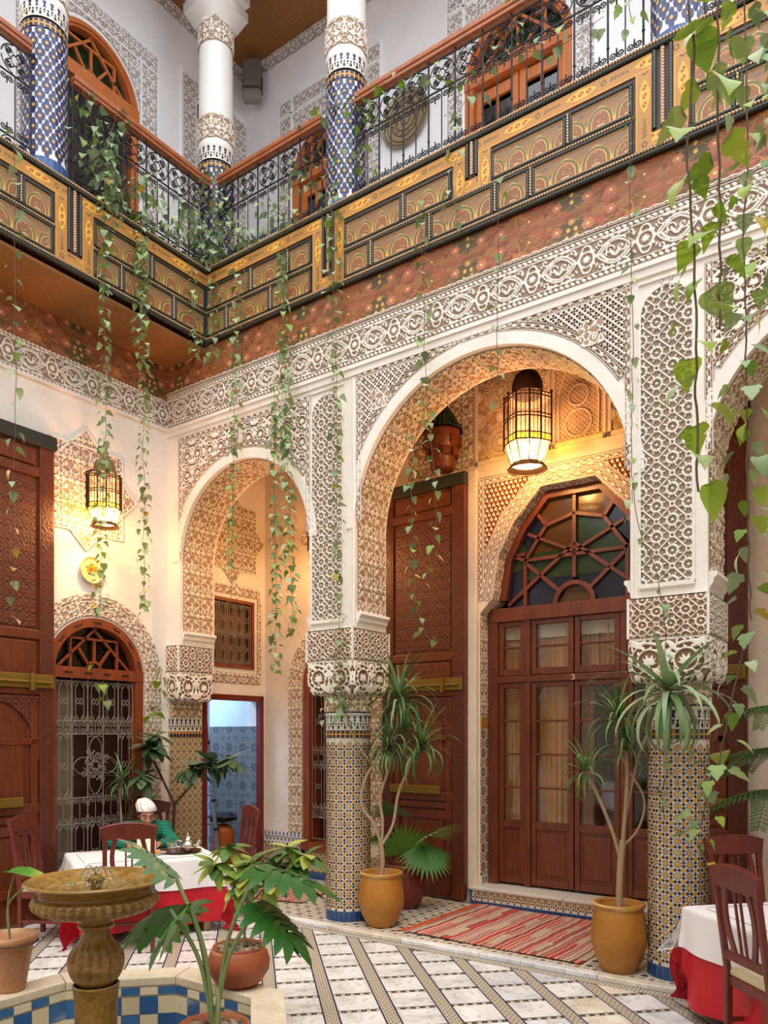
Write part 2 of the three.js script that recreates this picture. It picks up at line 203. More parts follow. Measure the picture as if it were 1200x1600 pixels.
const M = {
  plaster: std({ map: tex(pixels(256, 256, (u, v) => mixc([226, 217, 205], [240, 233, 223], N8(u, v) * .6 + N64(u, v) * .4)), 1.7, 1.7), roughness: .92 }),
  plasterWarm: std({ map: tex(pixels(256, 256, (u, v) => mixc([216, 196, 172], [236, 220, 198], N8(u, v) * .6 + N64(u, v) * .4)), 1.7, 1.7), roughness: .92 }),
  upperWhite: std({ map: tex(pixels(128, 128, (u, v) => mixc([240, 239, 240], [248, 247, 247], N8(u, v))), 1.7, 1.7), roughness: .9 }),
  doorWood: wood([72, 29, 12], [122, 57, 26], { roughness: .4 }),
  frameWood: wood([98, 42, 18], [150, 74, 36], { roughness: .42 }),
  orangeWood: wood([168, 84, 36], [206, 122, 60], { roughness: .45 }),
  railWood: wood([130, 66, 34], [178, 104, 60], { roughness: .5 }),
  darkWood: wood([40, 18, 10], [66, 30, 16], { roughness: .5 }),
  chairWood: wood([76, 24, 16], [122, 48, 34], { roughness: .34 }),
  iron: std({ color: 0x23232a, roughness: .5, metalness: .5 }),
  ironLight: std({ color: 0x8f8478, roughness: .55, metalness: .3 }),
  lanternMetal: std({ color: 0x4a3320, roughness: .45, metalness: .7 }),
  brass: std({ color: 0x806622, roughness: .6, metalness: .5 }),
  silver: std({ color: 0xd0ccc4, roughness: .18, metalness: 1 }),
  glassDark: new THREE.MeshPhysicalMaterial({ color: 0xffffff, transmission: 1, thickness: 0, roughness: .03, ior: 1.5 }),
  dark: std({ color: 0x0b0908, roughness: .9 }),
};
const carvedWood = (tw, th, fn, o = {}) => carving(tw, th, 256, fn, { ground: [70, 28, 15], face: [108, 48, 27], amp: .004, rough: .45, ...o });
CV.woodArab = carvedWood(.13, .13, arabesque, { soft: 3, fat: [.03, .3] });
CV.woodGirih = carvedWood(.09, .09, girih);
// ---------------------------------------------------------------- floor: marble slabs set diagonally between mosaic strips
const clipHalf = (poly, nx, nz, d) => { const o = []; for (let i = 0; i < poly.length; i++) { const a = poly[i], b = poly[(i + 1) % poly.length], da = nx * a[0] + nz * a[1] - d, db = nx * b[0] + nz * b[1] - d; if (da >= 0) o.push(a); if (da * db < 0) { const t = da / (da - db); o.push([lerp(a[0], b[0], t), lerp(a[1], b[1], t)]); } } return o; };
const POOL = [3.46, 3.27, .97];
{
  const mosaicBase = tex(pixels(64, 64, (u, v) => { const k = (Math.floor(u * 8) + Math.floor(v * 8)) % 2; return k ? [60, 54, 60] : [200, 190, 172]; }), .12, .12);
  const wide = tex(canvas(128, 128, (x) => { x.fillStyle = '#272a4c'; x.fillRect(0, 0, 128, 128); x.fillStyle = '#c6bdac'; x.fillRect(14, 0, 100, 128); x.fillStyle = '#c8bfa8'; for (let j = 0; j < 4; j++) for (let i = 0; i < 4; i++) { x.fillStyle = (i + j) % 2 ? '#a88c50' : '#23232c'; x.save(); x.translate(18 + (i + .5) * 23, (j + .5) * 32); x.rotate(PI / 4); x.fillRect(-9, -9, 18, 18); x.restore(); } }), .105, .105);
  const narrow = tex(canvas(128, 64, (x) => { x.fillStyle = '#4a463f'; x.fillRect(0, 0, 128, 64); for (let i = 0; i < 4; i++) { x.fillStyle = i % 2 ? '#d8d0be' : '#1d1c22'; x.fillRect(i * 32 + 3, 16, 26, 32); x.fillStyle = '#b89a58'; x.fillRect(i * 32 + 12, 26, 9, 12); } }), .13, .045);
  const marbles = [[[208, 204, 198], [236, 233, 228]], [[216, 205, 188], [238, 230, 216]], [[198, 198, 200], [228, 228, 228]], [[220, 216, 208], [240, 238, 234]], [[206, 192, 170], [234, 224, 206]], [[190, 192, 194], [226, 226, 224]]].map(([a, b], k) => {
    const n1 = noiseGrid(6, 40 + k), n2 = noiseGrid(24, 50 + k);
    return std({ map: tex(pixels(256, 256, (u, v) => { const w = n1(u, v) + .25 * n2(u, v), vein = Math.pow(1 - Math.abs(((w * 2.2 + u * .7 - v * .5) % 1 + 1) % 1 * 2 - 1), 8); return mixc(mixc(a, b, clamp(w)), [150, 140, 126], vein * .38); }), .75, .75), roughness: .22 });
  });
  const grout = std({ map: mosaicBase, roughness: .6 }), wideM = std({ map: wide, roughness: .45 }), narrowM = std({ map: narrow, roughness: .45 });
  const floor = structGroup('floor', 'courtyard floor of white marble slabs divided by mosaic strips');
  part('floor_bed', span(-.3, 8.2, -.3, -.006, -2.6, 8.2), grout, floor);
  const grid = sub(floor, 'slab_field'); grid.rotation.y = PI / 4;
  const PX = .377, PZ = .325, WX = .105, WZ = .045, r2 = Math.SQRT1_2;
  const clipAll = (poly) => { poly = clipHalf(poly, r2 * -1, r2, .24); poly = clipHalf(poly, r2, r2, .02); poly = clipHalf(poly, -r2, -r2, -7.85); return clipHalf(poly, r2, -r2, -7.8); }; // z > .24, x > .02, x < 7.85, z < 7.8 in the turned frame
  const toShape = (poly, y0, t, bv) => { const g = new THREE.ExtrudeGeometry(shapeOf(poly.map(([x, z]) => [x, -z])), { depth: t - bv, bevelEnabled: bv > 0, bevelSize: 0, bevelOffset: -bv, bevelThickness: bv, bevelSegments: 1 }); g.rotateX(-PI / 2); g.translate(0, y0, 0); return planar(g); };
  const full = [0, 1, 2, 3].map((k) => { const g = toShape([[0, 0], [PX - WX, 0], [PX - WX, PZ - WZ], [0, PZ - WZ]], -.008, .009, .0012); const uv = g.attributes.uv; for (let i = 0; i < uv.count; i++) uv.setXY(i, uv.getX(i) + k * .31, uv.getY(i) + k * .17); return g; });
  const rest = [], r = RNG(5); let n = 0;
  for (let i = -18; i < 16; i++) for (let j = -2; j < 36; j++) {
    const x0 = 1.80 + PX * i + WX / 2, z0 = 3.94 + PZ * (j - 14) + WZ / 2, q = [[x0, z0], [x0 + PX - WX, z0], [x0 + PX - WX, z0 + PZ - WZ], [x0, z0 + PZ - WZ]];
    const c = clipAll(q); if (c.length < 3) continue;
    let area = 0; c.forEach((a, k) => { const b = c[(k + 1) % c.length]; area += a[0] * b[1] - b[0] * a[1]; }); if (Math.abs(area) < .004) continue;
    const cx = x0 + .14, cz = z0 + .14, wx = (cx + cz) * r2, wz = (cz - cx) * r2; if (Math.hypot(wx - POOL[0], wz - POOL[1]) < .8) continue;
    const p = V(wx, 0, wz).project(camera), seen = Math.abs(p.x) < 1.1 && p.y > -1.12 && p.z < 1 && p.z > -1 && n < 298;
    const whole = c.length === 4 && Math.abs(Math.abs(area) / 2 - (PX - WX) * (PZ - WZ)) < 1e-4, m = marbles[Math.floor(r() * 6)], k = Math.floor(r() * 4);
    const lift = rr(-.0008, .0008, r);
    if (seen) { n++; const t = part('marble_slab', whole ? full[k] : toShape(c, -.008, .009, .0012), m, grid); if (whole) t.position.set(x0, lift, z0); else t.position.y = lift; }
    else rest.push(whole ? full[k].clone().translate(x0, 0, z0) : toShape(c, -.008, .009, .0012));
  }
  if (rest.length) stuff(part('marble_slab_field', merge(rest), marbles[0], grid));
  const ws = [], ns = [];
  const strip = (x0, x1, z0, z1, u) => { const c = clipAll([[x0, z0], [x1, z0], [x1, z1], [x0, z1]]); if (c.length < 3) return null; const g = toShape(c, -.01, .0095, 0), uv = g.attributes.uv, p = g.attributes.position; for (let i = 0; i < uv.count; i++) u ? uv.setXY(i, p.getX(i) - x0, p.getZ(i)) : uv.setXY(i, p.getX(i), p.getZ(i) - z0); return g; };
  for (let i = -18; i < 17; i++) { const x = 1.80 + PX * i, g = strip(x - WX / 2, x + WX / 2, -.5, 11, true); if (g) ws.push(g); }
  for (let j = -2; j < 36; j++) for (let i = -18; i < 16; i++) { const z = 3.94 + PZ * (j - 14), x = 1.80 + PX * i + WX / 2, g = strip(x, x + PX - WX, z - WZ / 2, z + WZ / 2, false); if (g) ns.push(g); }
  part('mosaic_band', merge(ws), wideM, grid); part('mosaic_strip', merge(ns), narrowM, grid);
  // edge of the gallery: mosaic border, marble kerb, star mosaic paving
  const border = box(8.2, .006, .1, 4.1, -.002, .19); { const uv = border.attributes.uv, p = border.attributes.position; for (let i = 0; i < uv.count; i++) uv.setXY(i, p.getZ(i) - .14, p.getX(i)); } part('border_band', border, wideM, floor);
  let x = -.1; const kr = RNG(9); while (x < 8) { const L = rr(.7, 1.1, kr); part('kerb_stone', rbox(L - .004, .05, .085, x + L / 2, .012, .092, .008), marbles[Math.floor(kr() * 5)], floor); x += L; }
}
function zelCanvas(S, bg, a, b, lines = '#cfc4b0') { return canvas(S, S, (x) => { x.fillStyle = bg; x.fillRect(0, 0, S, S); wrap9(x, S, S, (x) => { for (const [cx, cy, big] of [[S / 2, S / 2, 1], [0, 0, 0]]) { x.fillStyle = b; if (big) for (let i = 0; i < 4; i++) { x.save(); x.translate(cx, cy); x.rotate(i * PI / 2); x.beginPath(); x.moveTo(S * .1, -S * .05); x.quadraticCurveTo(S * .24, -S * .15, S * .36, 0); x.quadraticCurveTo(S * .24, S * .15, S * .1, S * .05); x.fill(); x.restore(); } else for (let i = 0; i < 8; i++) { x.save(); x.translate(cx, cy); x.rotate((i + .5) * PI / 4); x.beginPath(); x.arc(S * .235, 0, S * .045, 0, 7); x.fill(); x.restore(); } x.fillStyle = a; star8(x, cx, cy, S * (big ? .15 : .19), PI / 8, .74); x.fill(); } }); }); }
const TX = {
  zel: tex(zelCanvas(128, '#d8cdb8', '#c8922e', '#23233f'), .085, .085),
  zelDark: tex(zelCanvas(128, '#b7a684', '#a5792c', '#1e1c26'), .085, .085),
  zelBrown: tex(canvas(256, 256, (x) => { x.fillStyle = '#c9bca4'; x.fillRect(0, 0, 256, 256); wrap9(x, 256, 256, () => { for (const [cx, cy] of [[128, 128], [0, 0]]) { x.fillStyle = '#3a2d2c'; star8(x, cx, cy, 70, 0, .7); x.fill(); x.fillStyle = '#c9bca4'; star8(x, cx, cy, 44, .2, .6); x.fill(); x.fillStyle = '#54392c'; star8(x, cx, cy, 22, 0, .6); x.fill(); } x.strokeStyle = '#4b3a36'; x.lineWidth = 9; x.strokeRect(128 - 24, -24, 48, 48); x.strokeRect(-24, 128 - 24, 48, 48); }); }), .2, .2),
  floorStar: tex(canvas(128, 128, (x) => { x.fillStyle = '#c9bea8'; x.fillRect(0, 0, 128, 128); wrap9(x, 128, 128, () => { x.fillStyle = '#2b3a45'; star8(x, 64, 64, 34, 0, .6); x.fill(); x.fillStyle = '#8a5a3a'; star8(x, 0, 0, 26, 0, .6); x.fill(); x.strokeStyle = '#3a3a3c'; x.lineWidth = 5; x.strokeRect(50, -14, 28, 28); x.strokeRect(-14, 50, 28, 28); }); }), .14, .14),
  merlon: tex(canvas(128, 128, (x) => { x.fillStyle = '#d9d2c2'; x.fillRect(0, 0, 128, 128); x.fillStyle = '#23284f'; for (let i = 0; i < 2; i++) { const o = i * 64; x.fillRect(o + 6, 8, 30, 22); x.fillRect(o + 12, 30, 18, 18); x.fillRect(o + 6, 48, 30, 10); x.fillStyle = '#15151f'; x.fillRect(o + 42, 70, 18, 10); x.fillRect(o + 46, 80, 10, 14); x.fillRect(o + 38, 94, 24, 22); x.fillRect(o + 10, 68, 20, 12); x.fillRect(o + 15, 80, 10, 20); x.fillStyle = '#23284f'; } }), .125, .15),
  fence: tex(canvas(64, 64, (x) => { x.fillStyle = '#1b2148'; x.fillRect(0, 0, 64, 64); x.fillStyle = '#c8922e'; x.fillRect(22, 4, 20, 56); x.fillRect(0, 27, 64, 11); }), .045, .07),
  blueTile: tex(canvas(64, 64, (x) => { x.fillStyle = '#1e3f6e'; x.fillRect(0, 0, 64, 64); x.strokeStyle = '#7a8aa0'; x.lineWidth = 3; x.strokeRect(0, 0, 64, 64); }), .05, .1),
};
const glaze = (t, o = {}) => std({ map: t, roughness: .28, ...o });
M.zel = glaze(TX.zel); M.zelDark = glaze(TX.zelDark); M.zelBrown = glaze(TX.zelBrown); M.merlon = glaze(TX.merlon); M.fence = glaze(TX.fence); M.blueTile = glaze(TX.blueTile);
struct('floor_gallery', span(-.02, 8.1, -.2, .03, -1.9, .05), glaze(TX.floorStar, { roughness: .4 }), 'gallery paving of small star mosaic behind the marble kerb');

// ---------------------------------------------------------------- walls
const STEP = {};
const SPR = 3.70, ARCH = [[.21, 2.08, .935], [2.63, 5.17, 1.27], [5.70, 7.59, .945]], TOP = 5.56;
const mid = (a) => (a[0] + a[1]) / 2;
const ZB = -1.55, XU = -.4, YU = 6.6, YC = 10.5;
{
  const s = new THREE.Shape(); s.moveTo(-.25, 2.78); s.lineTo(-.25, 5.95); s.lineTo(8.1, 5.95); s.lineTo(8.1, 2.78);
  for (const a of ARCH.slice().reverse()) { s.lineTo(a[1], 2.78); s.lineTo(a[1], SPR); s.absarc(mid(a), SPR, a[2], 0, PI, false); s.lineTo(a[0], 2.78); }
  s.closePath();
  const w = structGroup('wall_arcade', 'white carved stucco arcade of three round arches');
  part('wall_core', extrude(s, .5, 0, 40).translate(0, 0, -.5), M.plaster, w);
  // frieze, moulding under it
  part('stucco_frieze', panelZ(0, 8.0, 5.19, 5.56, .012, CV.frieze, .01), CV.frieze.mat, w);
  part('frieze_moulding', merge([span(0, 8, 5.16, 5.19, 0, .035), span(0, 8, 5.10, 5.16, 0, .018)]), M.plaster, w);
  part('frieze_dentil', span(0, 8, 5.56, 5.585, 0, .03), CV.braid.mat, w);
  // lattice panels on the two piers
  for (const [x0, x1] of [[2.125, 2.49], [5.245, 5.60]]) {
    const y0 = 2.88, y1 = 4.82, xm = (x0 + x1) / 2, r = (x1 - x0) / 2;
    part('star_lattice_panel', relief(46, 280, (u, v) => { const y = lerp(y0, y1 + r, v), t = y > y1 ? Math.sqrt(Math.max(0, r * r - (y - y1) ** 2)) / r : 1, x = xm + (u * 2 - 1) * r * t; return [[x, y, .002], [0, 0, 1], x - x0, y - y0]; }, CV.girih), CV.girih.mat, w);
    part('panel_border', merge([span(x0 - .018, x0, y0 - .02, y1, 0, .016), span(x1, x1 + .018, y0 - .02, y1, 0, .016), span(x0 - .018, x1 + .018, y0 - .03, y0, 0, .03), span(x0 - .018, x1 + .018, 5.05, 5.066, 0, .016), clean(extrude((() => { const h = shapeOf([...archPts(xm, y1, r + .018, 24), ...archPts(xm, y1, r, 24, 0, PI)]); return h; })(), .016))]), M.plaster, w);
    for (const k of [-1, 1]) part('corner_rosette', clean(new THREE.TorusGeometry(.035, .008, 5, 14).translate(xm, 5.035, .01)), M.plaster, w);
  }
  // spandrels: ground of the big arch woven, of the small ones scrolled; a braid follows each arch and each panel edge
  const spandrel = (a, side, x0, x1, yt, cv, out) => { const cx = mid(a), R = a[2] + out, n = Math.ceil((x1 - x0) / .009);
    return relief(n, 130, (u, v) => { const x = lerp(x0, x1, u), d = Math.abs(x - cx), yb = d < R ? SPR + Math.sqrt(R * R - d * d) : lerp(SPR, 2.95, clamp((d - R) / .01)); const y = lerp(Math.min(yb, yt), yt, v); return [[x, y, .002], [0, 0, 1], x - x0, y - SPR]; }, cv); };
  const arcBand = (a, r0, r1, cv, t0 = 0, t1 = PI) => relief(Math.ceil(a[2] * (t1 - t0) / .009), 9, (u, v) => { const t = lerp(t1, t0, u), r = lerp(r0, r1, v); return [[mid(a) + r * Math.cos(t), SPR + r * Math.sin(t), .003], [0, 0, 1], (r0 + r1) / 2 * t, lerp(0, .075, v), v > 0 && v < 1 ? .012 : 0]; }, cv);
  const yt = 5.055;
  ARCH.forEach((a, k) => {
    const c = mid(a), big = k === 1, ex = big ? .1 : .1, R0b = a[2] + ex, R1b = R0b + .075, ytk = big ? yt : 5.0, cv = big ? CV.inter : CV.scrollL;
    const xl = big ? 2.70 : a[0] + .03, xr = big ? 5.135 : a[1] - .03;
    part('spandrel_carving', spandrel(a, -1, xl, c - (big ? .12 : .03), ytk, cv, ex + .075), cv.mat, w); part('spandrel_carving', spandrel(a, 1, c + (big ? .12 : .03), xr, ytk, cv, ex + .075), cv.mat, w);
    const tmin = Math.acos(clamp((xr - c) / R1b, -1, 1));
    part('arch_braid', arcBand(a, R0b, R1b, CV.braid, tmin, PI - tmin), CV.braid.mat, w);
    part('panel_braid', merge([panelZ(xl - .03, xr + .03, ytk, ytk + .06, .003, CV.braid, .01), relief(7, 130, (u, v) => { const x = lerp(xl - .05, xl + .012, u), y = lerp(SPR + .05, ytk + .06, v); return [[x, y, .004], [0, 0, 1], y, u * .075]; }, CV.braid), relief(7, 130, (u, v) => { const x = lerp(xr - .012, xr + .05, u), y = lerp(SPR + .05, ytk + .06, v); return [[x, y, .004], [0, 0, 1], y, u * .075]; }, CV.braid)]), CV.braid.mat, w);
    // smooth white band of the arch
    part('arch_band', extrude(shapeOf([...archPts(c, SPR, R0b, 48), ...archPts(c, SPR, a[2], 48, 0, PI)]), .012), M.plaster, w);
    if (big) for (const s of [-1, 1]) { const px = c + s * .98, py = 4.83, g = []; for (const [d, L] of [[0, .23], [.62, .19], [-.62, .19]]) { const an = PI / 2 - s * .75 + d, sh = new THREE.Shape(); const ca = Math.cos(an), sa = Math.sin(an), o = (q, t) => [px - s * .08 + q * ca - t * sa, py - .1 + q * sa + t * ca]; sh.moveTo(...o(0, 0)); sh.bezierCurveTo(...o(L * .4, L * .12), ...o(L * .8, L * .34), ...o(L * 1.05, 0)); sh.bezierCurveTo(...o(L * .8, -L * .34), ...o(L * .4, -L * .12), ...o(0, 0)); g.push(extrude(sh, .016, .003, 10)); } part('leaf_motif', merge(g), CV.arabWhite.mat, w); }
    // carved underside, legs and round
    const path = [], y0 = 2.93, nL = Math.round((SPR - y0) / .012), nA = Math.round(PI * a[2] / .012); let L = 0;
    for (let i = 0; i < nL; i++) path.push([a[0], y0 + (SPR - y0) * i / nL, 1, 0]);
    for (let i = 0; i <= nA; i++) { const t = PI - PI * i / nA; path.push([c + a[2] * Math.cos(t), SPR + a[2] * Math.sin(t), -Math.cos(t), -Math.sin(t)]); }
    for (let i = nL - 1; i >= 0; i--) path.push([a[1], y0 + (SPR - y0) * i / nL, -1, 0]);
    const len = [0]; for (let i = 1; i < path.length; i++) len.push(len[i - 1] + Math.hypot(path[i][0] - path[i - 1][0], path[i][1] - path[i - 1][1]));
    const N = path.length - 1;
    part('carved_intrados', relief(N, 44, (u, v) => { const i = Math.round(u * N), p = path[i]; return [[p[0] + p[2] * .002, p[1] + p[3] * .002, lerp(-.04, -.47, v)], [p[2], p[3], 0], v * .34 * 1.27, len[i] - len[N] / 2]; }, CV.arab), CV.arab.mat, w);
    const ledges = []; for (const [x, s] of [[a[0], 1], [a[1], -1]]) { const prof = [[0, 2.93], [.055, 2.93], [.06, 2.905], [.035, 2.88], [.03, 2.85], [.012, 2.83], [0, 2.78]]; ledges.push(extrude(shapeOf(prof.map(([d, y]) => [x + s * d, y])), .46).translate(0, 0, -.48)); } part('arch_ledge', merge(ledges), M.plaster, w);
  });
  part('pier_arris', merge([2.62, 5.18].flatMap((x) => [bar([x, 2.8, .0], [x, 5.08, .0], .016, 8)])), M.plaster, w);
}
// painted wood band over the frieze
const floralTex = tex(canvas(512, 256, (x, w, h) => {
  x.fillStyle = '#8c5230'; x.fillRect(0, 0, w, h); const r = RNG(77);
  for (let i = 0; i < 60; i++) { x.fillStyle = ['#7c4228', '#946034', '#7a4c2a', '#9c5438'][i % 4]; x.beginPath(); x.arc(r() * w, r() * h, 12 + r() * 26, 0, 7); x.fill(); }
  x.fillStyle = '#5a4a2c'; x.beginPath(); x.ellipse(128, 128, 84, 108, 0, 0, 7); x.fill();
  x.strokeStyle = '#b07a34'; x.lineWidth = 3; for (let i = 0; i < 16; i++) { x.save(); x.translate((i % 4) * 128 + 64, Math.floor(i / 4) * 64 + 32); x.beginPath(); x.bezierCurveTo(-50, -10, -20, 40, 10, 0); x.moveTo(-60, 20); x.bezierCurveTo(-20, -40, 20, 30, 60, -16); x.stroke(); x.restore(); }
  const fl = (cx, cy, R, c) => { R *= 1.35; x.fillStyle = c; for (let i = 0; i < 6; i++) { x.beginPath(); x.arc(cx + R * .6 * Math.cos(i * 1.047), cy + R * .6 * Math.sin(i * 1.047), R * .5, 0, 7); x.fill(); } x.fillStyle = '#e8c070'; x.beginPath(); x.arc(cx, cy, R * .3, 0, 7); x.fill(); };
  for (const [cx, cy, R, c] of [[60, 70, 18, '#b06a4c'], [200, 80, 20, '#b8704e'], [60, 190, 16, '#b8704e'], [198, 190, 17, '#b06a4c'], [384, 128, 24, '#b4683e'], [300, 50, 16, '#b4664c'], [300, 206, 16, '#b4664c'], [470, 128, 16, '#b85a44'], [440, 60, 15, '#8c5a30'], [440, 200, 15, '#8c5a30'], [128, 40, 12, '#b08040']]) fl(cx, cy, R, c);
  for (const [cx, cy] of [[105, 120], [128, 150], [150, 118], [128, 190], [112, 80], [146, 82]]) { x.fillStyle = '#cfa850'; x.beginPath(); x.ellipse(cx, cy, 9, 12, 0, 0, 7); x.fill(); }
  x.strokeStyle = '#b9853a'; x.lineWidth = 4; for (let i = 0; i < 8; i++) { const a = i * PI / 4; x.beginPath(); x.moveTo(384, 128); x.quadraticCurveTo(384 + 40 * Math.cos(a + .5), 128 + 40 * Math.sin(a + .5), 384 + 70 * Math.cos(a), 128 + 80 * Math.sin(a)); x.stroke(); }
}), .9, .36);
M.floral = std({ map: floralTex, roughness: .6 });
M.soffit = std({ map: tex(canvas(256, 256, (x, w, h) => { x.fillStyle = '#94602c'; x.fillRect(0, 0, w, h); const r = RNG(4); wrap9(x, w, h, () => { }); for (let j = 0; j < 8; j++) for (let i = 0; i < 8; i++) { x.fillStyle = ['#6e441c', '#7a4c22', '#7c481e'][(i + j) % 3]; x.save(); x.translate((i + .5) * 32 + (j % 2) * 8 - 4, (j + .5) * 32); x.rotate(r() * 3); x.beginPath(); x.ellipse(0, 0, 11, 7, 0, 0, 7); x.fill(); x.fillStyle = '#c07c34'; x.beginPath(); x.arc(0, 0, 3.4, 0, 7); x.fill(); x.restore(); } }), .42, .42), roughness: .6 });
const XP = .69, ZP = .05;   // planes of the two parapets
{
  struct('trim_1', merge([planar(span(.02, 8.1, 5.585, 5.93, 0, .022))]), M.floral, 'band of painted wood with red and yellow flowers above the stucco frieze');
  const lw = structGroup('wall_left', 'plain white plaster wall with an arched grille door, on the left');
  const s = shapeOf([[-2.0, 0], [8.0, 0], [8.0, 5.95], [-2.0, 5.95]]);
  const hole = (pts) => s.holes.push(new THREE.Path(pts.map(([x, y]) => new THREE.Vector2(x, y))));
  hole([[.34, .05], [1.46, .05], ...archPts(.90, 2.42, .56, 24, 0, PI)]);
  hole([[-1.5, .04], [-.50, .04], [-.50, 2.28], [-1.5, 2.28]]); hole([[-1.34, 2.61], [-.60, 2.61], [-.60, 3.45], [-1.34, 3.45]]);
  part('wall_core', extrude(s, .28).rotateY(-PI / 2), M.plaster, lw);
  part('stucco_frieze', panelX(0.01, 8.0, 5.19, 5.50, .012, CV.frieze, .014, 0, .03), CV.frieze.mat, lw);
  part('frieze_moulding', span(0, .03, 5.165, 5.19, 0, 8), M.plaster, lw);
  // khatim: two crossed squares of carved plaster behind the wall lantern
  const star = (rot) => relief(90, 90, (u, v) => { const a = (u * 2 - 1) * .43, b = (v * 2 - 1) * .43, c = Math.cos(rot), q = Math.sin(rot), z = -(a * c - b * q), y = a * q + b * c; return [[.005 + (rot ? .004 : 0), 4.26 + y, 1.03 + z], [1, 0, 0], -z + .5, y + .5]; }, CV.arabWhite);
  part('star_panel', merge([star(0), star(PI / 4)]), CV.arabWhite.mat, lw);
  const edge = []; for (const rot of [0, PI / 4]) { const c = [0, 1, 2, 3].map((i) => { const a = rot + PI / 4 + i * PI / 2; return [.012, 4.26 + .608 * Math.sin(a), 1.03 + .608 * Math.cos(a)]; }); for (let i = 0; i < 4; i++) edge.push(bar(c[i], c[(i + 1) % 4], .011, 6)); } part('star_panel_edge', merge(edge), M.plaster, lw);
  // carved surround of the arched door
  part('door_surround_carving', relief(240, 24, (u, v) => { const L = .42 * 2 + PI * .68, q = u * (1.9 * 2 + PI * .68), leg = 1.9, r = lerp(.58, .80, v); let y, z; if (q < leg) { y = 2.42 - leg + q; z = .90 - r; } else if (q > leg + PI * .68) { y = 2.42 - (q - leg - PI * .68); z = .90 + r; } else { const t = PI - (q - leg) / .68; y = 2.42 + r * Math.sin(t); z = .90 + r * Math.cos(t); } return [[.004, y, z], [1, 0, 0], v * .3, q]; }, CV.arabWhite, true), CV.arabWhite.mat, lw);
  // carved border round the end window, door and below it
  part('window_surround_carving', merge([panelX(-1.45, -.50, 3.50, 3.62, .004, CV.arabWhite), panelX(-1.45, -.50, 2.42, 2.55, .004, CV.arabWhite), panelX(-.56, -.5, 2.55, 3.5, .004, CV.arabWhite), panelX(-1.47, -1.40, 2.55, 3.5, .004, CV.arabWhite)]), CV.arabWhite.mat, lw);
  struct('trim_2', span(0, .02, 5.50, 5.87, 0, 8), M.floral, 'band of dark painted wood with red flowers under the gallery soffit');
  struct('ceiling_soffit', span(-.1, XP - .03, 5.87, 5.90, -.02, 8), M.soffit, 'gallery soffit painted with small brown flowers on orange');
}
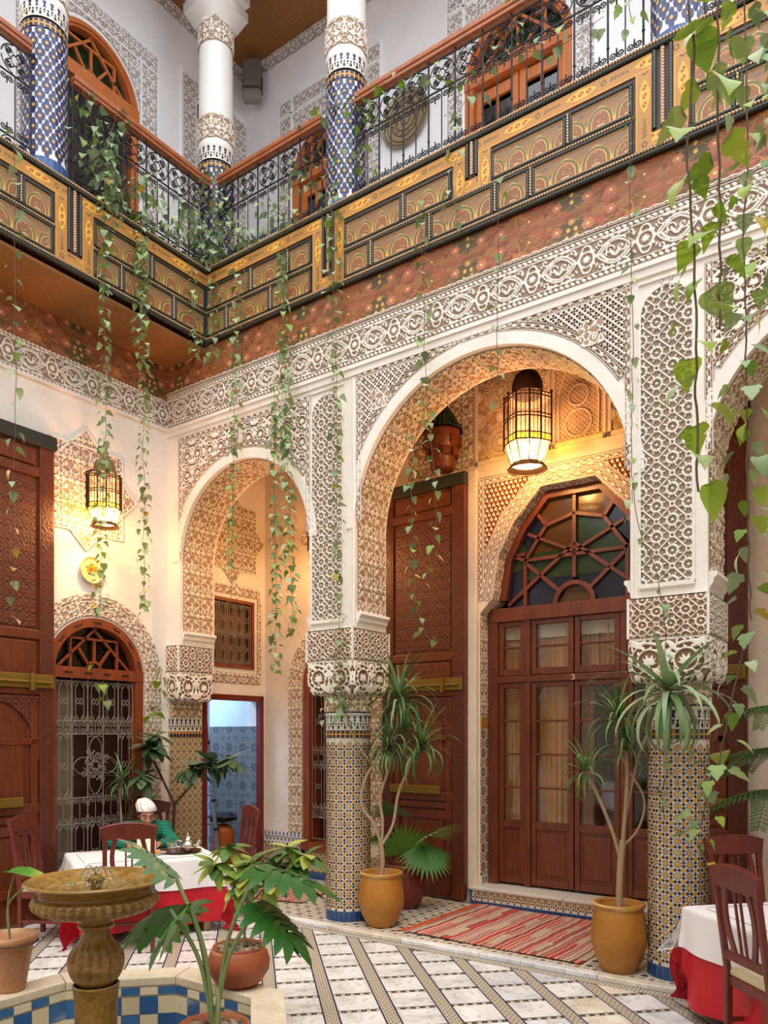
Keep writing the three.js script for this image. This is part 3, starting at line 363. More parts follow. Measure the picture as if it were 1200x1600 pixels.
{ // back wall of the lower gallery, with the great door 3 and the smaller arched window-door
  const w = structGroup('wall_back', 'back wall of the gallery with carved plaster and the big double door');
  const s = shapeOf([[-.3, 0], [8.1, 0], [8.1, 5.95], [-.3, 5.95]]);
  const hole = (pts) => s.holes.push(new THREE.Path(pts.map(([x, y]) => new THREE.Vector2(x, y))));
  hole([[3.10, .2], [5.02, .2], [5.02, 3.06], [4.9, 3.19], ...DOORARCH(0), [3.22, 3.19], [3.10, 3.06]]); for (const c of [1.14, 6.66]) hole([[c - .48, .45], [c + .48, .45], ...archPts(c, 2.42, .48, 24, 0, PI)]);
  part('wall_core', extrude(s, .32).translate(0, 0, ZB - .32), M.plasterWarm, w);
  const wh = [];
  for (const [x0, x1] of [[3.08, 3.86], [3.94, 4.42], [4.5, 5.05]]) { wh.push(x0); const cv = x0 === 3.94 ? CV.mesh : CV.wheel; part('carved_panel', panelZ(x0, x1, 4.66, 5.52, ZB + .004, cv, .011, 0, .1), cv.mat, w); part('panel_frame', merge([span(x0 - .03, x0, 4.62, 5.55, ZB, ZB + .02), span(x1, x1 + .03, 4.62, 5.55, ZB, ZB + .02), span(x0 - .03, x1 + .03, 4.62, 4.66, ZB, ZB + .02)]), M.plasterWarm, w); }
  { const a = 4.18, g = []; for (const t of [0, 1, 2]) g.push(clean(new THREE.TorusGeometry(.13 - t * .03, .009, 5, 24).translate(a, 4.82 + t * .27, ZB + .014))); g.push(tube([[a - .2, 4.68, ZB + .015], [a - .18, 5.2, ZB + .015], [a, 5.48, ZB + .015], [a + .18, 5.2, ZB + .015], [a + .2, 4.68, ZB + .015]], .01, 30)); part('medallion_tracery', merge(g), M.plasterWarm, w); }
  part('carved_panel', panelZ(2.2, 2.62, 4.62, 5.5, ZB + .004, CV.arab, .012), CV.arab.mat, w);
  part('carved_panel', panelZ(2.66, 3.02, 4.62, 5.5, ZB + .004, CV.arabWhite, .012), CV.arabWhite.mat, w);
  // spandrels of the door arch: cut stars on a red-brown ground
  const xc = 4.06, spr = (x0, x1) => relief(Math.ceil((x1 - x0) / .01), 90, (u, v) => { const x = lerp(x0, x1, u), yb = DOORY(x, .17), y = lerp(Math.min(yb, 4.4), 4.4, v); return [[x, y, ZB + .004], [0, 0, 1], x, y]; }, CV.cobble);
  part('spandrel_carving', spr(3.16, 3.95), CV.cobble.mat, w); part('spandrel_carving', spr(4.17, 4.96), CV.cobble.mat, w);
  part('panel_braid', merge([panelZ(3.10, 5.02, 4.40, 4.48, ZB + .005, CV.braid), relief(7, 120, (u, v) => [[lerp(3.08, 3.15, u), lerp(3.25, 4.46, v), ZB + .005], [0, 0, 1], lerp(3.2, 4.46, v), u * .075], CV.braid), relief(7, 120, (u, v) => [[lerp(4.97, 5.04, u), lerp(3.25, 4.46, v), ZB + .005], [0, 0, 1], lerp(3.2, 4.46, v), u * .075], CV.braid)]), CV.braid.mat, w);
  const P = DOORARCH(.01, true), Q = DOORARCH(.16, true);
  part('arch_braid', relief(140, 10, (u, v) => { const f = (A) => { const t = u * (A.length - 1), i = Math.min(A.length - 2, Math.floor(t)), k = t - i; return [lerp(A[i][0], A[i + 1][0], k), lerp(A[i][1], A[i + 1][1], k)]; }; const a = f(P), b = f(Q); return [[lerp(a[0], b[0], v), lerp(a[1], b[1], v), ZB + .006], [0, 0, 1], u * 2.9, v * .15]; }, CV.braid, true), CV.braid.mat, w);
  // reveals: carved above, zellige below
  const rev = DOORARCH(0, true); const rl = [0]; for (let i = 1; i < rev.length; i++) rl.push(rl[i - 1] + Math.hypot(rev[i][0] - rev[i - 1][0], rev[i][1] - rev[i - 1][1]));
  part('carved_reveal', relief((rev.length - 1) * 8, 20, (u, v) => { const t = u * (rev.length - 1), i = Math.min(rev.length - 2, Math.floor(t)), k = t - i, a = rev[i], b = rev[i + 1], dx = b[0] - a[0], dy = b[1] - a[1], L = Math.hypot(dx, dy) || 1; return [[lerp(a[0], b[0], k), lerp(a[1], b[1], k), lerp(ZB, ZB - .22, v)], [dy / L, -dx / L, 0], v * .3, lerp(rl[i], rl[i + 1], k), .01]; }, CV.arabWhite), CV.arabWhite.mat, w);
  for (const [x, k] of [[3.10, 1], [5.02, -1]]) {
    part('carved_reveal', relief(20, 90, (u, v) => [[x + k * .002, lerp(2.0, 3.04, v), lerp(k > 0 ? ZB : ZB - .22, k > 0 ? ZB - .22 : ZB, u)], [k, 0, 0], u * .3, v, .008], CV.arabWhite), CV.arabWhite.mat, w);
    part('reveal_tiles', span(Math.min(x, x + k * .01), Math.max(x, x + k * .01), .35, 1.86, ZB - .22, ZB - .01), M.zelBrown, w);
    part('reveal_tile_border', span(Math.min(x, x + k * .012), Math.max(x, x + k * .012), 1.86, 1.98, ZB - .22, ZB - .01), glaze(tex(canvas(64, 64, (c) => { c.fillStyle = '#b98b3c'; c.fillRect(0, 0, 64, 64); c.fillStyle = '#6b4a20'; c.fillRect(26, 6, 12, 52); }), .06, .12)), w);
    part('reveal_tile_border', span(Math.min(x, x + k * .012), Math.max(x, x + k * .012), .2, .35, ZB - .22, ZB - .01), M.merlon, w);
    part('door_jamb_post', rbox(.11, 4.4, .05, x - k * .075, 2.38, ZB + .02, .015), M.plasterWarm, w);
  }
  // step in front of the door
  const step = structGroup('floor_step', 'doorstep with marble treads over a riser of star tiles');
  part('riser', span(3.06, 5.06, .03, .185, ZB - .3, ZB + .1), std({ color: 0xd8cdb8, roughness: .3 }), step); STEP.g = step;
  part('riser_base', span(3.04, 5.08, .03, .07, ZB, ZB + .108), M.blueTile, step);
  part('riser_end', span(3.035, 3.06, .03, .19, ZB, ZB + .104), M.blueTile, step);
  for (const [a, b] of [[3.03, 4.06], [4.064, 5.09]]) part('marble_tread', rbox(b - a, .03, .44, (a + b) / 2, .2, ZB - .09, .006), std({ color: 0xcfc8bb, roughness: .35 }), step);
  // dado left of the pier: merlon strip, stars, dark blue foot
  part('dado_tiles', span(0, .68, .12, .42, ZB, ZB + .012), M.zelDark, w); part('dado_tiles', span(.62, 1.9, .12, .38, ZB, ZB + .012), M.zelDark, w); part('dado_tiles', span(5.75, 8, .12, .38, ZB, ZB + .012), M.zelDark, w); part('dado_base', span(5.75, 8, .03, .12, ZB, ZB + .016), M.blueTile, w);
  part('dado_merlons', span(0, .64, .42, .57, ZB, ZB + .014), M.merlon, w); part('dado_base', span(0, 1.9, .03, .12, ZB, ZB + .016), M.blueTile, w);
  // carved jamb and arch of the window-door
  for (const c of [1.14, 6.66]) part('door_surround_carving', relief(260, 22, (u, v) => { const leg = 1.85, L = leg * 2 + PI * .6, q = u * L, r = lerp(.5, .73, v); let x, y; if (q < leg) { y = 2.42 - leg + q; x = c - r; } else if (q > leg + PI * .6) { y = 2.42 - (q - leg - PI * .6); x = c + r; } else { const t = PI - (q - leg) / .6; y = 2.42 + r * Math.sin(t); x = c + r * Math.cos(t); } return [[x, y, ZB + .004], [0, 0, 1], v * .3, q]; }, CV.arab), CV.arab.mat, w);
  struct('ceiling_gallery', span(-.1, 8.1, 5.58, 5.64, -1.87, -.48), M.darkWood, 'dark wooden gallery ceiling');
}
function DOORY(x, out) { const P = DOORARCH(out, true); for (let i = 0; i < P.length - 1; i++) if (x >= P[i][0] && x <= P[i + 1][0]) return lerp(P[i][1], P[i + 1][1], (x - P[i][0]) / (P[i + 1][0] - P[i][0] || 1)); return 3.2; }
// twelve-sided arch of door 3: from right foot to left foot, or left to right
function DOORARCH(out = 0, ltr = false) { const c = 4.06, y = 3.2, rx = .82 + out, ry = 1.08 + out, o = []; for (const t of [0, .27, .5, .78, 1]) o.push([c + rx * Math.cos(t * PI / 2), y + ry * Math.sin(t * PI / 2)]); const l = o.slice(0, 4).reverse().map(([x, yy]) => [2 * c - x, yy]); const all = [...o.slice(0, 4), [c + .28 + out * .2, y + ry], [c - .28 - out * .2, y + ry], ...l]; all.splice(3, 1); all.splice(all.length - 4, 1); return ltr ? all.reverse() : all; }
{ // slab between the floors, upper walls, ceilings, the two plain sides behind the camera
  const f = structGroup('floor_upper', 'upper gallery floor slab');
  part('slab', span(-.9, 8.1, 5.96, YU, -2.2, -.02), M.plaster, f); part('slab', span(-.9, XP - .03, 5.96, YU, -.02, 8), M.plaster, f);
  const b = structGroup('wall_upper_back', 'white back wall of the upper gallery');
  const s = shapeOf([[-.7, YU], [8.1, YU], [8.1, YC], [-.7, YC]]);
  for (const [c, h] of [[3.5, .6], [1.0, .56], [6.2, .6]]) s.holes.push(new THREE.Path([[c - h, YU + .02], [c + h, YU + .02], ...archPts(c, 8.72, h, 20, 0, PI)].map(([x, y]) => new THREE.Vector2(x, y))));
  part('wall_core', extrude(s, .25).translate(0, 0, -1.85), M.upperWhite, b);
  const carve = CV.arabUpper;
  for (const [c, h] of [[3.5, .62], [1.0, .58], [6.2, .62]]) { const o = h + .2; part('door_surround_carving', merge([panelZ(c - o, c - h, YU, 9.77, -1.596, carve, .014), panelZ(c + h, c + o, YU, 9.77, -1.596, carve, .014), relief(80, 40, (u, v) => { const x = lerp(c - h, c + h, u), d = x - c, yb = 8.72 + Math.sqrt(Math.max(0, h * h - d * d)) + .05, y = lerp(yb, 9.77, v); return [[x, y, -1.596], [0, 0, 1], x - c, y]; }, carve)]), carve.mat, b); part('surround_edge', merge([span(c - o - .02, c - o, YU, 9.79, -1.6, -1.575), span(c + o, c + o + .02, YU, 9.79, -1.6, -1.575), span(c - o, c + o, 9.77, 9.79, -1.6, -1.575), span(c - o, c + o, 9.58, 9.6, -1.6, -1.58), span(c - h - .01, c - h + .02, YU, 9.77, -1.6, -1.58), span(c + h - .02, c + h + .01, YU, 9.77, -1.6, -1.58)]), M.upperWhite, b); }
  part('cornice_carving', panelZ(-.4, 8, 10.34, 10.5, -1.59, carve, .02), carve.mat, b);
  const l = structGroup('wall_upper_left', 'white left wall of the upper gallery');
  const q = shapeOf([[-1.9, YU], [8, YU], [8, YC], [-1.9, YC]]);
  q.holes.push(new THREE.Path([[.10, YU + .02], [1.26, YU + .02], ...archPts(.68, 8.80, .58, 24, 0, PI)].map(([x, y]) => new THREE.Vector2(x, y)))); q.holes.push(new THREE.Path([[-1.35, YU + .3], [-.78, YU + .3], [-.78, 9.55], [-1.35, 9.55]].map(([x, y]) => new THREE.Vector2(x, y))));
  part('wall_core', extrude(q, .25).rotateY(-PI / 2).translate(XU, 0, 0), M.upperWhite, l);
  const X = XU + .004;
  part('window_surround_carving', merge([panelX(-.17, .07, YU, 9.66, X, carve, .014), panelX(1.29, 1.53, YU, 9.66, X, carve, .014), relief(80, 40, (u, v) => { const z = lerp(1.29, .07, u), d = z - .68, yb = 8.80 + Math.sqrt(Math.max(0, .61 * .61 - d * d)) + .03, y = lerp(yb, 9.66, v); return [[X, y, z], [1, 0, 0], z, y]; }, carve), panelX(-.74, -.54, YU, 9.8, X, carve, .016), panelX(-1.6, -1.39, YU, 9.8, X, carve, .016), panelX(-1.39, -.74, 9.6, 9.8, X, carve, .016)]), carve.mat, l);
  part('surround_edge', merge([span(XU, XU + .022, 9.66, 9.69, -.2, 1.56), span(XU, XU + .022, YU, 9.66, -.2, -.17), span(XU, XU + .022, 9.46, 9.48, -.17, 1.53), span(XU, XU + .02, YU, 9.46, .05, .07), span(XU, XU + .022, YU, 9.83, -.54, -.51), span(XU, XU + .022, 9.8, 9.83, -1.6, -.54)]), M.upperWhite, l);
  part('cornice_carving', panelX(-1.6, 8, 10.34, 10.5, X, carve, .02), carve.mat, l);
  const c = structGroup('ceiling_upper', 'painted orange wooden ceiling of the upper gallery');
  part('ceiling_boards', merge([span(-.8, 8.1, YC, YC + .1, -2, .1), span(-.8, .8, YC, YC + .1, .1, 8)]), M.soffit, c);
  part('carved_cornice', merge([panelX(.1, 8, 10.2, 10.5, .8, CV.woodArab, .05), span(.6, .79, 10.2, 10.52, .1, 8), span(.6, 8.1, 10.2, 10.52, -.1, .1)]), CV.woodArab.mat, c);
  for (const [k, g] of [['right', span(8.0, 8.2, 0, 6.6, -2, 8.2)], ['front', span(-.3, 8.2, 0, 6.6, 8.0, 8.2)]]) struct('wall_' + k, g, M.plaster, 'plain white plaster wall on the ' + (k === 'right' ? 'right side' : 'near side') + ' of the courtyard');
  struct('wall_end', span(-.35, -.3, 0, 5.9, -2, -1.6), M.plaster);
}
// ---------------------------------------------------------------- columns: tiled shafts, carved capitals
// flat outline bent round a cylinder of radius R; x of the outline runs round it
function bend(shapes, R, t, seg = 3) {
  const out = []; for (const s of shapes) { const g = new THREE.ExtrudeGeometry(s, { depth: t, bevelEnabled: false, curveSegments: seg }), p = g.attributes.position; for (let i = 0; i < p.count; i++) { const a = p.getX(i) / R, r = R + p.getZ(i); p.setXYZ(i, r * Math.sin(a), p.getY(i), r * Math.cos(a)); } g.computeVertexNormals(); out.push(clean(g)); } return merge(out);
}
const starShape = (r, k, n = 8, rot = 0) => shapeOf(Array.from({ length: 2 * n }, (_, i) => { const a = i * PI / n + rot, q = i % 2 ? r * k : r; return [q * Math.cos(a), q * Math.sin(a)]; }));
const petal = (a, r0, r1, w) => shapeOf([[r0, 0], [(r0 + r1) * .45, w], [r1 - (r1 - r0) * .18, w * .55], [r1, 0], [r1 - (r1 - r0) * .18, -w * .55], [(r0 + r1) * .45, -w]].map(([x, y]) => [x * Math.cos(a) - y * Math.sin(a), x * Math.sin(a) + y * Math.cos(a)]));
const tileYellow = [std({ color: 0xc08a2c, roughness: .25 }), std({ color: 0xb37f28, roughness: .25 }), std({ color: 0xc99a40, roughness: .25 })], tileNavy = [std({ color: 0x1b1d38, roughness: .22 }), std({ color: 0x25222e, roughness: .22 }), std({ color: 0x232a52, roughness: .22 })];
const tileWhite = std({ map: tex(pixels(128, 128, (u, v) => mixc([198, 186, 168], [226, 216, 200], N32(u, v))), .4, .4), roughness: .3 });
{
  const R = .2135, NA = 16, P = 2 * PI * R / NA, PY = .0828;
  const two = (a, b) => { const g = mergeGeometries([a, b], true); return g; };
  const cross = two(bend([starShape(P * .2, .82)], R, .0025), bend([0, 1, 2, 3].map((i) => petal(i * PI / 2, P * .18, P * .485, P * .15)), R, .002));
  const sun = two(bend([starShape(P * .225, .76, 8, 0)], R, .0025), bend(Array.from({ length: 8 }, (_, i) => petal((i + .5) * PI / 4, P * .215, P * .345, P * .06)), R, .002));
  const col = (x, z, label, a0) => {
    const c = thing('tiled_column', label, 'column', [x, .03, z]);
    part('shaft', lathe([[R - .002, 0], [R, .0], [R, 1.74], [R + .004, 1.745], [R + .004, 1.80], [R, 1.81], [R, 1.94], [R + .012, 1.945], [R + .012, 1.965], [R, 1.97], [R, 2.17]], 40), tileWhite, c);
    const ring = (name, y0, y1, m, e, tw) => part(name, (() => { const g = lathe([[R + e - .004, y0], [R + e, y0], [R + e, y1], [R + e - .004, y1]], 40), uv = g.attributes.uv, p = g.attributes.position; for (let i = 0; i < uv.count; i++) uv.setXY(i, uv.getX(i) * Math.round(2 * PI * R / tw) * tw, p.getY(i) - y0); return g; })(), m, c);
    ring('blue_base', 0, .1, M.blueTile, .004, .05); ring('fence_border', 1.735, 1.805, M.fence, .006, .045); ring('merlon_border', 1.805, 1.945, M.merlon, .003, .125); ring('blue_line', 1.968, 1.982, tileNavy[2], .005, 1);
    part('carved_neck', relief(150, 22, (u, v) => { const a = u * 2 * PI, y = lerp(1.985, 2.17, v); return [[(R + .002) * Math.sin(a), y, (R + .002) * Math.cos(a)], [Math.sin(a), 0, Math.cos(a)], u * .34 * 4, v * .185 + .03]; }, CV.arab), CV.arab.mat, c);
    const r = RNG(Math.round(x * 100)), hid = []; let n = 0;
    for (let j = 0; j < 20; j++) for (let i = 0; i < NA; i++) for (const k of [0, 1]) {
      const y = .138 + (j + k * .5) * PY; if (y > 1.71) continue; const a = (i + k * .5) / NA * 2 * PI + a0, facing = Math.cos(a - Math.atan2(camera.position.x - x, camera.position.z - z));
      const g = k ? sun : cross, ms = [tileYellow[Math.floor(r() * 3)], tileNavy[Math.floor(r() * 3)]];
      if (facing > .05 && n < 300) { const t = part('star_tile', g, ms, c); t.position.y = y; t.rotation.y = a; n++; } else hid.push(clean(g.clone().rotateY(a).translate(0, y, 0)));
    }
    // tiles on the far side, one part of two colours
    if (hid.length) { const split = [0, 1].map((q) => merge(hid.map((g) => { const s = g.groups[q], h = new THREE.BufferGeometry(); for (const k of ['position', 'normal', 'uv']) { const A = g.attributes[k]; h.setAttribute(k, new THREE.BufferAttribute(A.array.slice(s.start * A.itemSize, (s.start + s.count) * A.itemSize), A.itemSize)); } return h; }))); stuff(part('star_tile_field', mergeGeometries(split, true), [tileYellow[0], tileNavy[0]], c)); }
    capital(c, 0, -.03, 0, .275, .29);
    return c;
  };
  function capital(parent, x, y, z, ax, az) {
    const top = [2.48, 2.78], prof = (t) => t > .45 ? 1 : 1 - .26 * (1 - Math.sqrt(Math.max(0, 1 - ((.45 - t) / .45) ** 2))); // half-width over the rounded lower half
    const faces = [[0, 0, 1], [1, 0, 0], [0, 0, -1], [-1, 0, 0]], up = [], lo = [];
    faces.forEach(([nx, , nz]) => {
      const hw = nz ? ax : az, hd = nz ? az : ax, P = (s, yy, d, k) => nz ? [x + nz * s * k, yy, z + nz * d] : [x + nx * d, yy, z - nx * s * k];
      up.push(relief(Math.ceil(hw * 2 / .008), 36, (u, v) => { const yy = lerp(top[0] + .01, top[1], v); const e = Math.min(u, 1 - u, v * .6, (1 - v) * .6) < .03; return [P(lerp(-hw, hw, u), yy, hd, 1), [nx, 0, nz], u * hw * 2, v * .32, e ? 0 : .012]; }, CV.capGirih));
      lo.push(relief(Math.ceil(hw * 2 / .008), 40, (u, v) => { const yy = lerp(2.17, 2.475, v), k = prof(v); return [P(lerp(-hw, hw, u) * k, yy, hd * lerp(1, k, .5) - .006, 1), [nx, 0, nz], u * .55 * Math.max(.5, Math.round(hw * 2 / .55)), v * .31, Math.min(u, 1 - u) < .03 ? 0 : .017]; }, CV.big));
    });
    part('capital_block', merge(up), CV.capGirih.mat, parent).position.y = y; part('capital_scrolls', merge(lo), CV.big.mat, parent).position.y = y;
    part('capital_soffit', span(x - ax * .72, x + ax * .72, 2.168, 2.185, z - az * .72, z + az * .72), M.plaster, parent).position.y = y; part('capital_band', span(x - ax + .004, x + ax - .004, 2.47, 2.49, z - az + .004, z + az - .004), M.plaster, parent).position.y = y; part('capital_top', span(x - ax, x + ax, 2.772, 2.782, z - az, z + az), M.plaster, parent).position.y = y; for (const s of [1, -1]) for (const t of [1, -1]) part('capital_corner', span(x + s * ax - .012, x + s * ax + .006, 2.49, 2.78, z + t * az - .012, z + t * az + .006), M.plaster, parent).position.y = y;
  }
  col(2.36, -.25, 'star-tiled column with carved capital behind the slim-trunked dracaena, between the two arches at left', .1);
  col(5.44, -.25, 'star-tiled column with carved capital beside the red-clothed table, nearest one to the chairs', .02);
  // the same stars, flat, on the riser of the doorstep
  { const ex = (ss) => merge(ss.map((s) => clean(new THREE.ExtrudeGeometry(s, { depth: .003, bevelEnabled: false })))), Q = .074, cr = two(ex([starShape(Q * .2, .8)]), ex([0, 1, 2, 3].map((i) => petal(i * PI / 2, Q * .19, Q * .46, Q * .13)))), su = two(ex([starShape(Q * .23, .74)]), ex(Array.from({ length: 8 }, (_, i) => petal((i + .5) * PI / 4, Q * .22, Q * .34, Q * .055)))); for (let i = 0; i < 27; i++) for (const [k, dx, y] of [[cr, 0, .108], [cr, 0, .182 - .0], [su, .5, .145]]) { if (y > .17) continue; part('star_tile', k, [tileYellow[(i * 7) % 3], tileNavy[(i * 5) % 3]], STEP.g).position.set(3.10 + (i + dx) * Q, y, ZB + .1); } }
  // half column in the corner: flat tiled pilaster
  const p = thing('tiled_pilaster', 'flat brown-tiled corner pilaster with carved capital beside the blue-tiled doorway', 'pilaster', [0, .03, -.25]);
  const face = span(.022, .03, .1, 1.74, -.22, .24);
  part('shaft', merge([span(.002, .024, 0, 2.16, -.22, .24)]), tileWhite, p); part('star_tiling', face, M.zelDark, p); part('merlon_border', span(.002, .034, 1.80, 1.945, -.222, .242), M.merlon, p); part('fence_border', span(.002, .036, 1.735, 1.80, -.224, .242), M.fence, p); part('blue_base', span(.002, .036, 0, .1, -.224, .242), M.blueTile, p);
  part('carved_neck', panelX(-.22, .24, 1.96, 2.17, .025, CV.arab), CV.arab.mat, p);
  capital(p, .108, -.03, .03, .106, .25);
}
// ---- upper columns
{
  const R = .195, NA = 11, P = 2 * PI * R / NA, PY = .186;
  const quat = () => { const n = 40, o = []; for (let i = 0; i < n; i++) { const a = i / n * 2 * PI, q = .60 + .40 * Math.pow(Math.abs(Math.cos(2 * a)), .8); o.push([Math.cos(a) * P * .40 * q, Math.sin(a) * PY * .41 * q]); } return shapeOf(o); };
  const g = mergeGeometries([bend([quat()], R, .002), bend([shapeOf(Array.from({ length: 10 }, (_, i) => [P * .115 * Math.cos(i * PI / 5), P * .14 * Math.sin(i * PI / 5)]))], R + .002, .001)], true);
  const white = std({ color: 0xe6e2dc, roughness: .35 }), navy = [std({ color: 0x2e3358, roughness: .25 }), std({ color: 0x3a3f66, roughness: .25 })], yel = std({ color: 0xd8a03a, roughness: .3 });
  const list = [[.475, 1.76, 'blue quatrefoil-tiled upper column at the left edge beside the arched window'], [.475, -.28, 'blue quatrefoil-tiled upper column with white stepped capital, in the balcony corner'], [2.36, -.22, 'blue quatrefoil-tiled upper column with tall white shaft beside the hanging brass tray'], [5.45, -.22, 'blue quatrefoil-tiled upper column partly hidden by large ivy leaves']];
  list.forEach(([x, z, label], idx) => {
    const c = thing('balcony_column', label, 'column', [x, YU, z], 0);
    part('tiled_shaft', lathe([[R + .004, 0], [R + .004, .2], [R, .205], [R, 1.36]], 32), white, c);
    part('blue_base', (() => { const q = lathe([[R + .006, .0], [R + .006, .24]], 32), uv = q.attributes.uv, p = q.attributes.position; for (let i = 0; i < uv.count; i++) uv.setXY(i, uv.getX(i) * .05 * 24, p.getY(i)); return q; })(), glaze(tex(canvas(64, 64, (k) => { k.fillStyle = '#2a4f86'; k.fillRect(0, 0, 64, 64); k.fillStyle = '#8c9ab4'; k.fillRect(0, 0, 3, 64); }), .05, .3)), c);
    const band = (name, y0, y1, m, tw) => part(name, (() => { const q = lathe([[R + .004, y0], [R + .004, y1]], 32), uv = q.attributes.uv, p = q.attributes.position; for (let i = 0; i < uv.count; i++) uv.setXY(i, uv.getX(i) * Math.round(2 * PI * R / tw) * tw, p.getY(i) - y0); return q; })(), m, c);
    band('yellow_border', 1.37, 1.44, M.fence, .045); band('merlon_border', 1.46, 1.61, M.merlon, .125);
    part('white_shaft', lathe([[R, 1.61], [R + .006, 1.62], [R + .006, 1.66], [R, 1.67], [R, 1.96], [R - .006, 1.97], [R - .012, 2.72], [R - .012, 3.05], [R - .02, 3.06]], 32), white, c);
    const neck = (y0, y1, rad) => part('carved_collar', relief(120, 26, (u, v) => { const a = u * 2 * PI; return [[rad * Math.sin(a), lerp(y0, y1, v), rad * Math.cos(a)], [Math.sin(a), 0, Math.cos(a)], u * .30 * 4, v * (y1 - y0)]; }, CV.arabWhite), CV.arabWhite.mat, c);
    neck(1.69, 1.95, R + .001); if (idx !== 2) neck(2.76, 2.99, R - .008);
    const cap = []; let y = 3.0; for (const [h, k, b] of [[.17, .165, .25], [.1, .25, .25], [.05, .25, .215], [.06, .215, .265], [.1, .265, .265], [.05, .265, .235], [.06, .235, .29], [.12, .29, .29], [.05, .29, .26], [.4, .27, .27]]) { cap.push(planar(new THREE.CylinderGeometry(b * 1.414, k * 1.414, h, 4, 1).rotateY(PI / 4).translate(0, y + h / 2, 0))); y += h - .01; } part('stepped_capital', merge(cap), white, c);
    let n = 0; const r = RNG(idx + 30);
    for (let j = 0; j < 12; j++) for (let i = 0; i < NA; i++) { const yy = .31 + j * PY / 2, a = (i + (j % 2) * .5) / NA * 2 * PI, f = Math.cos(a - Math.atan2(camera.position.x - x, camera.position.z - z)); if (f < -.05) continue; const t = part('quatrefoil_tile', g, [navy[Math.floor(r() * 2)], yel], c); t.position.y = yy; t.rotation.y = a; n++; }
  });
}
// ---------------------------------------------------------------- painted wooden parapets
const ropeTex = (a, b, w) => tex(canvas(64, 64, (x) => { x.fillStyle = a; x.fillRect(0, 0, 64, 64); x.strokeStyle = b; x.lineWidth = 14; for (let i = -2; i < 4; i++) { x.beginPath(); x.moveTo(i * 32 - 8, 72); x.lineTo(i * 32 + 24, -8); x.stroke(); } }), w, w);
M.ropeGreen = std({ map: ropeTex('#3a4036', '#13150f', .05), roughness: .5 });
M.ropeCream = std({ map: ropeTex('#d6b98c', '#5e3420', .045), roughness: .5 });
M.inlay = std({ map: tex(canvas(512, 128, (x, w, h) => {
  x.fillStyle = '#b47e3a'; x.fillRect(0, 0, w, h); x.fillStyle = '#86642f'; for (let i = 0; i < 5; i++) { x.beginPath(); x.ellipse(360 + i * 28, 64, 12, 20 - i * 2, .5, 0, 7); x.fill(); }
  x.fillStyle = '#e0a83e'; x.beginPath(); x.moveTo(10, 64); x.quadraticCurveTo(130, -8, 250, 64); x.quadraticCurveTo(130, 136, 10, 64); x.fill(); x.fillStyle = '#9c4a1c'; for (const cx of [70, 130, 190]) { x.beginPath(); x.ellipse(cx, 64, 22, 13, -.5, 0, 7); x.fill(); x.fillStyle = '#e6b450'; x.beginPath(); x.arc(cx, 64, 6, 0, 7); x.fill(); x.fillStyle = '#9c4a1c'; }
  x.strokeStyle = '#5c4a2a'; x.lineWidth = 7; star8(x, 300, 64, 20, 0, .7); x.stroke(); x.strokeStyle = '#d8ac58'; x.lineWidth = 4; x.strokeRect(-10, 8, w + 20, h - 16);
}), .52, .13), roughness: .5 });
// painted board: arcade of lobed arches over flowers; one unit of arches is 0.5 m long
const boardTex = [0, 1].map((k) => canvas(512, 256, (x, w, h) => {
  x.fillStyle = '#9c6c3a'; x.fillRect(0, 0, w, h); const r = RNG(12 + k);
  x.fillStyle = '#8a6844'; x.fillRect(0, 0, w, 90); for (let i = 0; i < 40; i++) { x.fillStyle = ['#8c6248', '#6e6048', '#80684c', '#94684c'][i % 4]; x.beginPath(); x.arc(r() * w, r() * h, 6 + r() * 12, 0, 7); x.fill(); }
  const arch = (cx, hw, top) => { const y0 = h - 18; x.beginPath(); x.moveTo(cx - hw, y0); x.quadraticCurveTo(cx - hw, top + 60, cx, top); x.quadraticCurveTo(cx + hw, top + 60, cx + hw, y0); x.fillStyle = '#7c6232'; x.fill(); x.lineWidth = 9; x.strokeStyle = '#cfa550'; x.stroke(); x.lineWidth = 14; x.strokeStyle = '#68643c'; x.beginPath(); x.moveTo(cx - hw + 12, y0 - 40); x.quadraticCurveTo(cx - hw + 16, top + 44, cx, top + 18); x.quadraticCurveTo(cx + hw - 16, top + 44, cx + hw - 12, y0 - 40); x.stroke(); x.lineWidth = 5; x.strokeStyle = '#e0b25c'; x.beginPath(); x.moveTo(cx - hw + 22, y0); for (let i = 0; i <= 8; i++) { const t = i / 8, a = PI - t * PI; x.lineTo(cx + (hw - 24) * Math.cos(a) * (1 + .05 * (i % 2)), y0 - (y0 - top - 40) * Math.pow(Math.sin(a), .8) + (i % 2) * 6); } x.lineTo(cx + hw - 22, y0); x.fillStyle = '#8c5a34'; x.fill(); x.stroke(); x.fillStyle = '#b8605a'; x.beginPath(); x.arc(cx, top + 62, 13, 0, 7); x.fill(); x.fillStyle = '#c8a888'; for (let i = 0; i < 7; i++) { x.beginPath(); x.arc(cx + (r() - .5) * hw, y0 - 20 - r() * 60, 3.5, 0, 7); x.fill(); } x.fillStyle = '#e6d0a0'; for (let i = -2; i < 3; i++) { x.beginPath(); x.arc(cx + i * 9, y0 - 12 + Math.abs(i) * 2, 5, 0, 7); x.fill(); } };
  wrap9(x, w, h * 9, () => { arch(0, 84, 70); arch(172, 80, 46); arch(340, 80, 46); });
}));
const boardMat = boardTex.map((c) => std({ map: tex(c, 1, 1), roughness: .5 })), boardEdge = std({ color: 0xc08a48, roughness: .5 });
